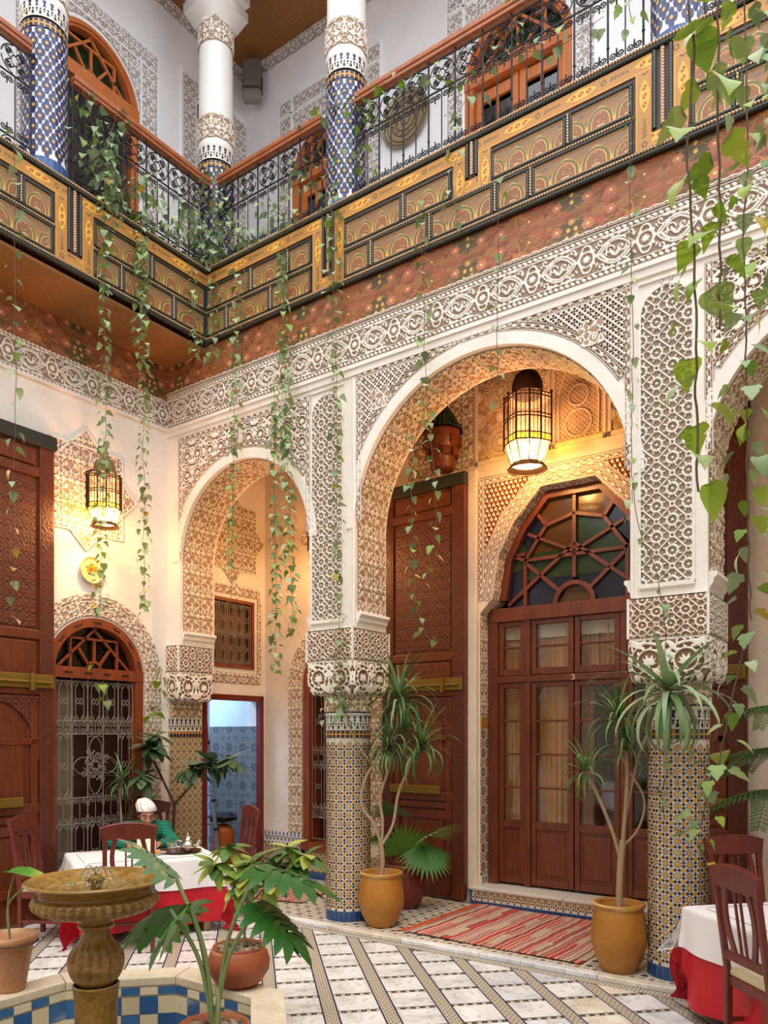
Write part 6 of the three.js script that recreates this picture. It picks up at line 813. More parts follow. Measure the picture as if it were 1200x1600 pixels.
// ---------------------------------------------------------------- person
{
  const sdfCap = (p, a, b, ra, rb) => { const bx = b[0] - a[0], by = b[1] - a[1], bz = b[2] - a[2], px = p[0] - a[0], py = p[1] - a[1], pz = p[2] - a[2], t = clamp((px * bx + py * by + pz * bz) / (bx * bx + by * by + bz * bz + 1e-9)); return Math.hypot(px - bx * t, py - by * t, pz - bz * t) - lerp(ra, rb, t); };
  const ell = (p, c, r) => { const k = Math.hypot((p[0] - c[0]) / r[0], (p[1] - c[1]) / r[1], (p[2] - c[2]) / r[2]); return (k - 1) * Math.min(...r); };
  const smin = (a, b, k) => { const h = clamp(.5 + .5 * (b - a) / k); return lerp(b, a, h) - k * h * (1 - h); };
  function field(c, half, res, f) { const mc = new MarchingCubes(res, new THREE.MeshBasicMaterial(), false, false, 260000); mc.isolation = 0; for (let k = 0; k < res; k++) for (let j = 0; j < res; j++) for (let i = 0; i < res; i++) mc.field[k * res * res + j * res + i] = -f([c[0] + (i - res / 2) / (res / 2) * half, c[1] + (j - res / 2) / (res / 2) * half, c[2] + (k - res / 2) / (res / 2) * half]); mc.update(); const n = mc.count, g = new THREE.BufferGeometry(); const P = mc.positionArray.slice(0, n * 3), Nn = mc.normalArray.slice(0, n * 3); for (let i = 0; i < n * 3; i += 3) for (let q = 0; q < 3; q++) P[i + q] = P[i + q] * half + c[q]; g.setAttribute('position', new THREE.BufferAttribute(P, 3)); g.setAttribute('normal', new THREE.BufferAttribute(Nn, 3)); return clean(g); }
  // local axes: +z faces the table, +x to the picture's right; floor at 0
  const hip = [0, .50, 0], chest = [.01, .77, .12], neck = [.02, .89, .18], SL = [-.175, .84, .14], SR = [.195, .84, .14], EL = [-.27, .72, .31], ER = [.30, .72, .34], HL = [-.09, .718, .47], HR = [.15, .725, .52], hc = [.035, .995, .25];
  const limbs = [[SL, EL, .05, .042], [EL, HL, .042, .028], [SR, ER, .05, .042], [ER, HR, .042, .028]], legs = [[[-.09, .48, .02], [-.11, .46, .42], .08, .06], [[-.11, .46, .42], [-.11, .09, .40], .058, .04], [[-.11, .07, .38], [-.11, .05, .54], .04, .03], [[.09, .48, .02], [.11, .46, .42], .08, .06], [[.11, .46, .42], [.11, .09, .40], .058, .04], [[.11, .07, .38], [.11, .05, .54], .04, .03]];
  const torso = (p, o = 0) => { let d = smin(sdfCap(p, hip, chest, .15 + o, .13 + o), sdfCap(p, SL, SR, .062 + o, .062 + o), .09); for (const [a, b, r1, r2] of limbs) d = smin(d, sdfCap(p, a, b, r1 + o, r2 + o), .045); return d; };
  const body = (p) => { let d = smin(torso(p), sdfCap(p, neck, [.03, .94, .22], .05, .046), .05); for (const [a, b, r1, r2] of legs) d = smin(d, sdfCap(p, a, b, r1, r2), .04); return d; };
  const tilt = .36, yaw = .26, ct = Math.cos(tilt), st = Math.sin(tilt), cy = Math.cos(yaw), sy = Math.sin(yaw); // head bowed, turned to the right of the picture
  const toHead = (p) => { let x = p[0] - hc[0], y = p[1] - hc[1], z = p[2] - hc[2]; const x1 = x * cy - z * sy, z1 = x * sy + z * cy; return [x1, y * ct + z1 * st, -y * st + z1 * ct]; };
  const head = (p) => { const q = toHead(p), ax = [Math.abs(q[0]), q[1], q[2]]; let d = smin(ell(q, [0, .03, -.01], [.076, .095, .095]), ell(q, [0, -.045, .03], [.052, .075, .06]), .04); d = smin(d, sdfCap(q, [0, .012, .09], [0, -.028, .108], .008, .0135), .014); d = smin(d, ell(ax, [.015, -.03, .095], [.011, .008, .01]), .008); d = smin(d, ell(ax, [.04, -.02, .068], [.022, .018, .018]), .02); d = smin(d, sdfCap(ax, [.008, .03, .088], [.045, .032, .07], .008, .007), .012); d = Math.max(d, -ell(ax, [.032, .012, .092], [.016, .009, .014]) * .7); d = smin(d, ell(q, [0, -.06, .086], [.022, .006, .01]), .006); d = smin(d, ell(q, [0, -.071, .084], [.019, .006, .01]), .006); d = smin(d, ell(q, [0, -.1, .068], [.02, .016, .016]), .015); d = smin(d, ell(ax, [.077, -.005, -.005], [.01, .03, .018]), .008); return smin(d, sdfCap(p, neck, [.03, .93, .22], .05, .046), .04); };
  const hand = (H, E, s) => { const dx = H[0] - E[0], dz = H[2] - E[2], L = Math.hypot(dx, dz), f = [dx / L, 0, dz / L], w = [f[2] * s, 0, -f[0] * s], o = (a, b, c) => [H[0] + f[0] * a + w[0] * b, H[1] + c, H[2] + f[2] * a + w[2] * b]; return (p) => { let d = Math.min(sdfCap(p, o(-.03, 0, 0), o(.02, 0, .006), .026, .026), sdfCap(p, o(0, -.02, .0), o(.055, -.026, .006), .017, .015)); d = smin(d, sdfCap(p, o(0, .02, 0), o(.055, .024, .006), .017, .014), .012); [[-.032, .05], [-.011, .058], [.01, .055], [.029, .042]].forEach(([b, l]) => { const k = o(.058, b, .008), m = o(.058 + l * .6, b * 1.1, .012), e = o(.058 + l * .95, b * 1.15, -.016); d = smin(d, Math.min(sdfCap(p, k, m, .0095, .0085), sdfCap(p, m, e, .0085, .0072)), .005); }); const t0 = o(.0, -.03, 0), t1 = o(.035, -.058, .0), t2 = o(.065, -.062, -.012); return smin(d, Math.min(sdfCap(p, t0, t1, .0125, .0105), sdfCap(p, t1, t2, .0105, .0085)), .008); }; };
  const skin = std({ map: tex(pixels(64, 64, (u, v) => mixc([176, 122, 92], [190, 136, 106], N8(u, v))), .2, .2), roughness: .55 });
  const hg = [[HL, EL, 1], [HR, ER, -1]].map(([H, E, s]) => field([H[0] + (H[0] - E[0]) * .3, H[1], H[2] + .05], .11, 74, hand(H, E, s)));
  const per = one('person', merge([field([0, .55, .2], .66, 100, body), field([.035, .98, .26], .17, 104, head), ...hg]), skin, 'person in a green knitted top and white head wrap, bent over the laid table', 'person');
  per.position.set(.33, 0, .56); per.rotation.y = .842;
  const knit = carving(.03, .03, 64, (x, w, h) => { x.lineWidth = 7; wrap9(x, w, h, () => { for (const k of [0, 1]) { x.beginPath(); x.moveTo(k * 32, 0); x.lineTo(k * 32 + 16, 32); x.lineTo(k * 32 + 32, 0); x.stroke(); } }); }, { ground: [4, 92, 74], face: [22, 150, 118], amp: .004 });
  const sweaterF = (p) => Math.max(torso(p, .014), -(sdfCap(p, HL, [HL[0] + .16, HL[1], HL[2] + .15], .05, .07)), -(sdfCap(p, HR, [HR[0] - .16, HR[1], HR[2] + .15], .05, .07)), .47 - p[1]);
  part('sweater', planar(field([0, .68, .2], .45, 100, sweaterF)), knit.mat, per);
  part('trousers', field([0, .35, .2], .48, 90, (p) => { let d = sdfCap(p, [0, .49, -.02], [0, .54, .02], .165, .15); for (const [a, b, r1, r2] of legs.filter((l, i) => i % 3 < 2)) d = smin(d, sdfCap(p, a, b, r1 + .012, r2 + .014), .04); return Math.max(d, p[1] - .56); }), std({ color: 0x2a2830, roughness: .9 }), per);
  part('head_wrap', field([.03, 1.02, .22], .19, 84, (p) => { const q = toHead(p); let d = smin(ell(q, [0, .048, -.018], [.092, .092, .112]), ell(q, [-.03, .08, -.09], [.06, .05, .05]), .05) + .003 * Math.sin(q[1] * 120 + q[2] * 50 + q[0] * 50); return Math.max(d, -(q[1] - .02 - clamp(q[2] + .03, -.08, .2) * .42), -ell(q, [0, .02, -.01], [.074, .09, .09])); }), fabric(0xe6e0da), per);
  const fromHead = (x, y, z) => { const y1 = y * ct - z * st, z1 = y * st + z * ct; return [hc[0] + x * cy + z1 * sy, hc[1] + y1, hc[2] - x * sy + z1 * cy]; };
  part('hair', merge([-1, 1].map((s) => tube([fromHead(s * .072, .05, .045), fromHead(s * .08, .02, .02), fromHead(s * .078, -.01, -.02)], .012, 12, 6))), std({ color: 0x2a1a12, roughness: .6 }), per); part('eyebrow', merge([-1, 1].map((s) => tube([fromHead(s * .014, .033, .097), fromHead(s * .034, .039, .092), fromHead(s * .052, .033, .078)], .0032, 8, 5))), std({ color: 0x2a1a12 }), per); part('eyelid', merge([-1, 1].map((s) => tube([fromHead(s * .018, .008, .093), fromHead(s * .032, .004, .094), fromHead(s * .046, .009, .085)], .003, 8, 5))), std({ color: 0x3a2218 }), per); part('lips', tube([fromHead(-.02, -.066, .09), fromHead(0, -.065, .097), fromHead(.02, -.066, .09)], .0045, 10, 6), std({ color: 0x9c4a44, roughness: .5 }), per);
}
// ---------------------------------------------------------------- leaves
const leafMat = (c, t = .3) => new THREE.MeshPhysicalMaterial({ color: c, roughness: .5, transmission: t, thickness: 0, ior: 1.4 });
// outline of half a leaf as [along, half width]; folded along the midrib, drooping towards the tip
function leafGeo(half, L, W, fold = .25, droop = .25, n0 = 0) {
  const P = [], I = [], UV = []; half.forEach(([a, w], i) => { const y = -droop * a * a * L, k = fold * w * W; P.push(0, y, a * L, w * W, y - k * .6 + k, a * L - .06 * w * L, -w * W, y - k * .6 + k, a * L - .06 * w * L); UV.push(.5, a, .5 + w / 2, a, .5 - w / 2, a); if (i) { const b = (i - 1) * 3, c = i * 3; I.push(b, c, b + 1, b + 1, c, c + 1, b, b + 2, c, b + 2, c + 2, c); } });
  const g = new THREE.BufferGeometry(); g.setAttribute('position', new THREE.Float32BufferAttribute(P, 3)); g.setAttribute('uv', new THREE.Float32BufferAttribute(UV, 2)); g.setIndex(I); g.computeVertexNormals(); return g;
}
const ivyHalf = [[-.12, .12], [-.2, .34], [.02, .52], [.16, .56], [.3, .34], [.42, .40], [.52, .34], [.75, .16], [1, .0]], heartHalf = [[-.1, .05], [-.2, .32], [-.02, .52], [.2, .56], [.5, .42], [.8, .16], [1, 0]];
const ivyGeo = [leafGeo(ivyHalf, 1, .9, .35, .3), leafGeo(ivyHalf, 1, 1, .1, .15), leafGeo(heartHalf, 1, .95, .3, .5)];
const ivyMats = [0x86a06e, 0x9ab082, 0x6f8f58, 0xacc090, 0x94b060].map((c) => leafMat(c, .35)), bigIvyMats = [0x8fae2a, 0x7ea22c, 0xa2bc3a, 0x98aa62].map((c) => leafMat(c, .5)), yellowLeaf = leafMat(0xb8a030, .4), stemMat = std({ color: 0x5b4a34, roughness: .8 }), stemGreen = std({ color: 0x6c7c48, roughness: .7 });
const RV = RNG(404);
// a hanging vine: pts = way of the stem; leaves pairwise along it
function vine(label, pts, { step = .055, size = .062, spread = .045, mats = ivyMats, geos = ivyGeo, stem = .003, extra = [], group = 'ivy strands hanging from the balcony', stemM = stemMat, max = 298, name = 'ivy_vine' } = {}) {
  const t = thing(name, label, 'ivy', pts[0], 0, group), o = V(...pts[0]); let n = 0;
  const run = (pts) => { const c = new THREE.CatmullRomCurve3(pts.map((p) => V(...p).sub(o))), L = c.getLength(), wig = []; for (let i = 0; i <= Math.max(6, L * 14); i++) { const p = c.getPointAt(Math.min(1, i / Math.max(6, L * 14))); p.x += rr(-.006, .006, RV); p.z += rr(-.006, .006, RV); wig.push(p); }
    part('stem', tube(wig, stem, Math.ceil(L * 22) + 6, 4), stemM, t); let s = .02, k = 0;
    while (s < L && n < max) { const p = c.getPointAt(s / L), a = k * 2.4 + rr(-.7, .7, RV), out = rr(.4, 1.3, RV) * spread, S = size * rr(.6, 1.15, RV), m = RV() < .025 ? yellowLeaf : mats[Math.floor(RV() * mats.length)]; const lf = part('leaf', geos[Math.floor(RV() * geos.length)], m, t); lf.position.set(p.x + Math.sin(a) * out, p.y + rr(-.02, .02, RV), p.z + Math.cos(a) * out); lf.rotation.order = 'YXZ'; lf.rotation.set(rr(.25, 1.15, RV), a + rr(-.3, .3, RV), rr(-.4, .4, RV)); lf.scale.setScalar(S); n++; k++; s += step * rr(.6, 1.5, RV); } };
  run(pts); extra.forEach(run); return t;
}
const down = (x, z, y0, y1, dx = 0, dz = 0) => { const o = [], n = Math.max(3, Math.round((y0 - y1) / .4)); for (let i = 0; i <= n; i++) { const t = i / n; o.push([x + dx * t + rr(-.012, .012, RV), lerp(y0, y1, t), z + dz * t + rr(-.012, .012, RV)]); } return o; };
vine('long sparse ivy strand at the left edge, before the tall cedar leaf', down(.80, 2.21, 6.75, 2.62, 0, .02), { step: .12, size: .075 });
vine('dense ivy strand from the left parapet passing before the star panel and wall lantern', down(.80, 1.36, 7.0, 4.5), { step: .026, size: .062, extra: [down(.80, 1.37, 4.5, 2.9, 0, .04)] });
vine('dense ivy strand hanging from the left parapet beside the room corner, ending in bare tendrils', down(.80, .95, 6.7, 4.9, 0, -.03), { step: .024, size: .062, extra: [down(.80, .93, 4.9, 2.95, 0, .0), down(.81, .98, 6.6, 5.3)] });
vine('short ivy clump in the inner corner of the parapets, nearer the left wall', down(.80, .33, 6.6, 5.62, 0, -.03), { step: .03, size: .06, extra: [down(.85, .12, 6.55, 5.7, .05, 0), [[.8, 5.9, .3], [.84, 5.72, .16], [.9, 5.72, .1]]] });
vine('ivy strand over the painted band left of the small arch', down(1.27, .15, 6.55, 4.95, -.06, .01), { step: .034, size: .065, extra: [down(1.21, .16, 4.95, 3.1, -.03, 0)] });
vine('thick ivy cluster hanging before the small left arch', down(1.87, .15, 6.5, 5.1, .05, .02), { step: .022, size: .068, extra: [down(1.93, .17, 5.1, 4.4, .02, 0), down(1.78, .16, 5.2, 2.42, 0, 0), down(1.95, .17, 4.4, 2.75, .07, .0)] });
vine('long ivy strand running down the pier between the two arches', down(2.46, .13, 6.7, 4.75, .07, .02), { step: .04, size: .066, extra: [down(2.53, .15, 4.75, 1.85, .04, .0), [[2.56, 2.6, .15], [2.5, 2.2, .2], [2.42, 1.9, .2]]] });
vine('thin ivy strand looping before the great arch and the cedar leaf', down(3.44, .15, 6.3, 4.5, .07, .02), { step: .07, size: .068, extra: [[[3.5, 4.5, .16], [3.37, 4.2, .16], [3.37, 3.4, .16], [3.40, 2.9, .16], [3.55, 2.58, .16], [3.6, 2.56, .16]], [[3.5, 4.6, .16], [3.58, 4.0, .16], [3.6, 3.5, .16], [3.5, 3.1, .16], [3.4, 3.0, .16]]] });
vine('short thin ivy tendril hanging before the lit lantern of the great arch', down(4.17, .15, 6.2, 4.36), { step: .13, size: .06 });
vine('thin ivy tendril along the left edge of the right pier', down(5.21, .14, 6.3, 3.4, .02, .0), { step: .11, size: .055, extra: [[[5.22, 3.6, .14], [5.3, 3.2, .2], [5.42, 2.9, .25], [5.5, 2.4, .3], [5.44, 2.1, .3]]] });
// ivy woven through the railings
const railIvy = (label, pts, o = {}) => vine(label, pts, { step: .0165, size: .07, spread: .11, group: 'ivy grown through the balcony railings', ...o });
railIvy('ivy mass covering the railing below the arched left window', [[.64, 7.7, 1.5], [.68, 7.3, 1.35], [.7, 6.95, 1.1], [.68, 7.2, .8], [.7, 6.85, .5], [.66, 7.3, .3], [.68, 6.8, .05]], { extra: [[[.64, 7.75, 1.1], [.7, 7.3, 1.25], [.78, 6.9, 1.3], [.8, 6.5, 1.35]], [[.64, 7.2, 1.6], [.68, 6.9, 1.3], [.72, 6.8, .95], [.7, 6.75, .7]], [[.66, 7.4, 1.3], [.7, 7.0, .9], [.72, 6.8, .6]]] });
railIvy('ivy wrapped round the corner column of the balcony', [[.62, 8.0, -.1], [.75, 7.6, -.02], [.62, 7.2, -.05], [.8, 6.9, .02], [.9, 6.75, .08], [1.0, 7.0, 0]], { extra: [[[.8, 7.5, -.02], [.95, 7.1, 0], [1.2, 6.9, .02], [1.45, 6.8, .05]], [[.7, 7.3, .06], [.72, 6.9, .1], [.74, 6.6, .1]]] });
railIvy('ivy tangle on the short railing left of the tall white column', [[1.3, 7.3, -.06], [1.6, 7.0, -.04], [1.9, 7.4, -.05], [2.1, 7.1, 0], [2.2, 6.9, .02]], { step: .03, extra: [[[1.6, 6.9, .02], [1.9, 6.8, .05], [2.1, 6.7, .1]]] });
railIvy('ivy and bright leaves at the foot of the railing right of the tall white column', [[2.5, 7.75, -.04], [2.75, 7.4, -.02], [2.6, 7.1, .02], [2.9, 6.85, .05]], { step: .045, mats: [...ivyMats, ...bigIvyMats], extra: [[[2.4, 7.72, .0], [2.1, 7.7, .0], [2.0, 7.8, -.02]], [[2.5, 7.6, 0], [3.0, 7.65, -.03], [3.6, 7.4, -.03], [3.9, 7.2, -.04]], [[2.5, 7.3, .04], [2.45, 6.9, .12], [2.47, 6.4, .14], [2.5, 5.8, .15]]] });
railIvy('light ivy sprays on the railing before the orange glazed door', [[3.6, 7.0, -.04], [4.0, 7.3, -.05], [4.4, 7.75, -.06], [4.9, 7.9, -.06]], { step: .06, extra: [[[4.2, 7.3, -.04], [4.6, 7.15, -.03], [5.0, 7.2, -.04]], [[4.9, 7.9, -.05], [5.1, 7.4, -.02], [5.2, 6.9, .05]], [[3.8, 6.8, .02], [3.75, 6.4, .14], [3.8, 6.0, .14]]] });
// large-leaved strands nearer the camera, from a wire across the court
one('support_wire', tube([[6.3, 6.62, .06], [6.28, 6.5, 2.8], [6.25, 6.55, 8.02]], .004, 20, 5), M.iron, 'thin wire across the court that the large-leaved creepers hang from', 'wire');
const NEAR = { mats: bigIvyMats, size: .10, spread: .07, step: .085, stem: .0042, group: 'large-leaved creepers nearest the camera', name: 'creeper_vine' };
vine('large-leaved creeper nearest the camera, its leaves before the right pier', down(6.235, 2.84, 6.5, 2.62, .05, -.02), { ...NEAR, geos: [ivyGeo[2], ivyGeo[0]], extra: [down(6.32, 2.79, 6.5, 3.2, .03, -.03)] });
vine('smaller-leaved pale creeper near the right edge, its end touching the chair', down(6.2, 1.53, 6.5, 2.3, .02, -.02), { ...NEAR, mats: [...ivyMats, ...bigIvyMats], size: .085, step: .045, spread: .09, extra: [[[6.22, 2.3, 1.51], [6.15, 1.95, 1.55], [6.12, 1.75, 1.58], [6.05, 1.45, 1.62], [6.02, 1.28, 1.65]]] });
vine('sparse creeper at the very right edge before the far arch', down(6.46, 1.4, 6.5, 2.5, .0, .0), { ...NEAR, mats: ivyMats, size: .075, step: .04, spread: .10, extra: [down(6.35, 1.42, 6.5, 3.6, .03, 0)] });
vine('ivy sprig on the tiled column behind the right chair', [[5.62, 1.7, .0], [5.7, 1.5, .02], [5.64, 1.3, .06], [5.6, 1.1, .04], [5.45, 1.15, .03]], { step: .07, size: .06, spread: .05, extra: [[[5.6, 1.1, .04], [5.7, .95, .06], [5.75, .85, .05]], [[5.45, 1.6, .02], [5.4, 1.4, .02], [5.42, 1.2, .03]]] });
vine('ivy sprig beside the arched grille door, above the shrub', [[.16, 2.5, .2], [.2, 2.3, .28], [.24, 2.1, .3], [.22, 1.95, .42]], { step: .06, size: .08, spread: .08, mats: bigIvyMats, extra: [[[.1, 2.5, 1.0], [.12, 2.3, .95], [.1, 2.1, .85]]] });
// ---------------------------------------------------------------- pots
const potMat = (a, b, o = {}) => { const n = noiseGrid(7, Math.round(a[0])); return std({ map: tex(pixels(256, 256, (u, v) => { const s = Math.pow(clamp(n(u, v * 2) * 1.7 - .5), 1.2) * clamp(1.4 - Math.abs(v - .33) * 6); return mixc(mixc(a, b, N8(u, v) * .6 + N64(u, v * 3) * .4), [214, 180, 128], s * .75); }), 1, 1), roughness: .5, ...o }); };
const ochre = potMat([142, 90, 24], [180, 120, 42], { roughness: .38 }), terra = potMat([128, 58, 28], [162, 84, 48]), redTerra = potMat([92, 30, 14], [124, 48, 24], { roughness: .4 });
const soil = std({ color: 0x3a2c22, roughness: 1 });
const urn = (k = 1, h = 1) => [[0, 0], [.115, 0], [.12, .01], [.165, .1], [.193, .2], [.198, .27], [.188, .36], [.172, .44], [.168, .462], [.18, .47], [.186, .485], [.18, .50], [.165, .502], [.155, .48], [.152, .44], [0, .43]].map(([r, y]) => [r * k, y * h]);
function pot(label, pos, prof, mat, name = 'flower_pot', soilY = 0) { const t = thing(name, label, 'pot', pos, rr(0, 6)); part('body', lathe(prof, 40), mat, t); if (soilY) part('soil', lathe([[0, soilY + .008], [soilY * .1 + .13, soilY]], 20), soil, t); return t; }
// ---- strap-leaved dracaenas
const strapGeo = [0, 1, 2, 3].map((k) => { const half = [[0, .6], [.15, 1], [.5, .9], [.8, .5], [1, 0]], P = [], I = [], n = 9; const bendK = [.35, .75, 1.15, 1.5][k]; let y = 0, z = 0; for (let i = 0; i <= n; i++) { const t = i / n, a = .5 - bendK * 1.5 * t * t - .25 * k * t, w = .032 * (t < .15 ? lerp(.5, 1, t / .15) : Math.pow(1 - (t - .15) / .85, .6)); if (i) { y += Math.sin(a) / n; z += Math.cos(a) / n; } P.push(-w, y, z, 0, y - w * .35, z, w, y, z); if (i) { const b = (i - 1) * 3, c = i * 3; I.push(b, b + 1, c, b + 1, c + 1, c, b + 1, b + 2, c + 1, b + 2, c + 2, c + 1); } } const g = new THREE.BufferGeometry(); g.setAttribute('position', new THREE.Float32BufferAttribute(P, 3)); g.setIndex(I); g.computeVertexNormals(); return clean(g); });
const strapMats = [0x54743e, 0x66864c, 0x456838, 0x88a06a].map((c) => leafMat(c, .15));
function rosetteHead(t, pos, n, L, wide, r, mats = strapMats, tip = 0) { const h = sub(t, 'leaf_head', pos); for (let i = 0; i < n; i++) { const u = i / n, m = part('leaf', strapGeo[Math.min(3, Math.floor(u * 3.2 + r() * .9))], mats[Math.floor(r() * mats.length)], h); m.rotation.order = 'YXZ'; m.rotation.set(lerp(-.75, .75, u) + tip + rr(-.15, .15, r), i * 2.4 + rr(-.2, .2, r), 0); const s = L * rr(.75, 1.1, r); m.scale.set(s * wide, s, s); m.position.y = -u * .08; } return h; }
const bark = std({ map: tex(pixels(64, 128, (u, v) => mixc([132, 104, 78], [176, 148, 116], N64(u, v * 2) * .6 + .4 * ((v * 24) % 1 < .2 ? 0 : 1))), .3, .3), roughness: .85 });
const trunk = (t, pts, r0) => part('trunk', tube(pts, r0, 30, 7), bark, t);
{
  pot('tall ochre glazed urn with a pale drip stain, holding the slim-trunked dracaena beside the column', [2.81, .03, -.17], urn(1.08, 1.0), ochre, 'flower_pot', .43);
  const d = thing('dracaena', 'slim dracaena with three wavy pale trunks in the ochre urn beside the column', 'plant', [2.81, .45, -.17]), r = RNG(71), q = (x, y, z) => [x - 2.79, y - .45, z + .18];
  trunk(d, [q(2.79, .45, -.18), q(2.79, .62, -.2), q(2.77, .80, -.2)], .022); trunk(d, [q(2.77, .78, -.2), q(2.72, .95, -.17), q(2.62, 1.15, -.1), q(2.66, 1.4, -.12), q(2.74, 1.55, -.16), q(2.76, 1.66, -.2)], .014); trunk(d, [q(2.78, .78, -.2), q(2.79, 1.0, -.2), q(2.76, 1.2, -.2), q(2.84, 1.5, -.24), q(2.9, 1.8, -.26), q(2.92, 2.12, -.28)], .014); trunk(d, [q(2.79, .78, -.2), q(2.86, .95, -.26), q(2.9, 1.25, -.3), q(2.98, 1.5, -.36), q(3.04, 1.7, -.4)], .014); trunk(d, [q(2.72, 1.5, -.15), q(2.58, 1.75, -.05), q(2.52, 1.98, 0)], .008);
  rosetteHead(d, q(2.92, 2.16, -.28), 60, .52, 1, r); rosetteHead(d, q(2.84, 1.72, -.22), 64, .46, 1, r); rosetteHead(d, q(3.08, 1.72, -.42), 44, .5, 1, r); rosetteHead(d, q(2.98, 1.88, -.3), 30, .42, 1, r); rosetteHead(d, q(2.5, 2.02, 0), 20, .28, .9, r);
  pot('ochre glazed urn holding the branching dracaena at the right column', [5.05, .03, -.09], urn(1.04, 1.02), ochre, 'flower_pot', .44);
  const e = thing('dracaena', 'branching dracaena with bare forked trunk in the ochre urn at the right column', 'plant', [5.05, .46, -.09]), s = (x, y, z) => [x - 5.05, y - .46, z + .2];
  trunk(e, [s(5.05, .46, -.2), s(5.05, .8, -.24), s(5.06, 1.0, -.26)], .026); trunk(e, [s(5.05, .85, -.24), s(5.0, 1.05, -.22), s(4.92, 1.3, -.16), s(4.84, 1.52, -.1)], .014); trunk(e, [s(5.06, .98, -.26), s(5.08, 1.3, -.28), s(5.08, 1.6, -.3), s(5.04, 1.85, -.28)], .017); trunk(e, [s(5.08, 1.2, -.28), s(5.13, 1.5, -.32), s(5.24, 1.75, -.2), s(5.42, 1.95, -.02), s(5.48, 2.08, .08)], .013); trunk(e, [s(5.06, .95, -.26), s(5.16, 1.08, -.3), s(5.2, 1.3, -.34), s(5.08, 1.55, -.3), s(5.0, 1.75, -.26)], .01);
  rosetteHead(e, s(4.83, 1.56, -.1), 34, .34, 1.1, r); rosetteHead(e, s(5.02, 1.95, -.26), 46, .44, 1, r); rosetteHead(e, s(5.08, 1.76, -.28), 40, .40, 1, r); rosetteHead(e, s(5.49, 2.13, .12), 50, .58, 1.5, r, [0x88a070, 0x9ab088, 0x6c8858].map((c) => leafMat(c, .15)), .45); 
  const g = thing('dracaena', 'small dracaena with curling stem before the pale grille, left of the person', 'plant', [.14, .6, .70]); trunk(g, [[0, 0, 0], [.02, .25, .02], [-.02, .45, .0], [.0, .62, .02], [.02, .72, 0]], .011); rosetteHead(g, [.02, .74, 0], 40, .32, 1, r); pot('plain terracotta pot half hidden behind the table, holding the small curling dracaena', [.14, 0.004, .70], urn(.62, 1.3), terra, 'flower_pot', .5);
}
{ // fan palm in the red pot
  const p = pot('dark red clay pot with ring handles under the fan palm', [2.57, .03, -.92], [[0, 0], [.13, 0], [.18, .08], [.205, .18], [.20, .28], [.17, .36], [.165, .40], [.19, .43], [.195, .445], [.17, .45], [.15, .40], [0, .39]], redTerra, 'flower_pot', .39);
  for (const a of [.9, 2.9, 5]) { const k = part('ring_handle', clean(new THREE.TorusGeometry(.035, .009, 6, 16)), redTerra, p); k.position.set(.2 * Math.sin(a), .3, .2 * Math.cos(a)); k.rotation.y = a; }
  const t = thing('fan_palm', 'small fan palm with split fan leaves in the dark red pot', 'plant', [2.57, .43, -.92]), r = RNG(81), fm = [0x5c8e2c, 0x4c8038, 0x7ca858].map((c) => leafMat(c, .2));
  const rib = (() => { const g = leafGeo([[0, .25], [.4, 1], [.7, .9], [1, 0]], 1, .055, .8, .12); return clean(g); })();
  for (const [x, y, z, R, yaw, pitch, m, spr] of [[.05, .16, .12, .40, .85, -1.25, 0, 1.45], [.22, .34, -.08, .44, 1.5, -.5, 2, 1.5], [.24, .26, .0, .42, .9, .8, 1, 1.25], [-.1, .55, .02, .36, .2, -.6, 1, 1.5], [-.2, .35, .1, .34, -.4, .3, 1, 1.4]]) { const f = sub(t, 'fan_leaf', [x, y, z]); f.rotation.order = 'YXZ'; f.rotation.set(pitch, yaw, 0); for (let i = 0; i < 19; i++) { const a = (i / 18 * 2 - 1) * spr, b = part('leaf_segment', rib, fm[m], f); b.rotation.order = 'YXZ'; b.rotation.set(.12 * Math.abs(a), a, 0); b.scale.setScalar(R * (1 - .22 * Math.abs(a) / spr) * rr(.94, 1.05, r)); } part('leaf_stalk', tube([[0, 0, 0], V(-x * .5, -y * .4, -z * .5).applyEuler(f.rotation.clone()).toArray().map((v, i) => [-x, -y, -z][i] * .4), [-x * .9, -y * .95, -z * .9]].map((q) => q), .006, 10, 5), stemGreen, t).position.set(x, y, z); }
}
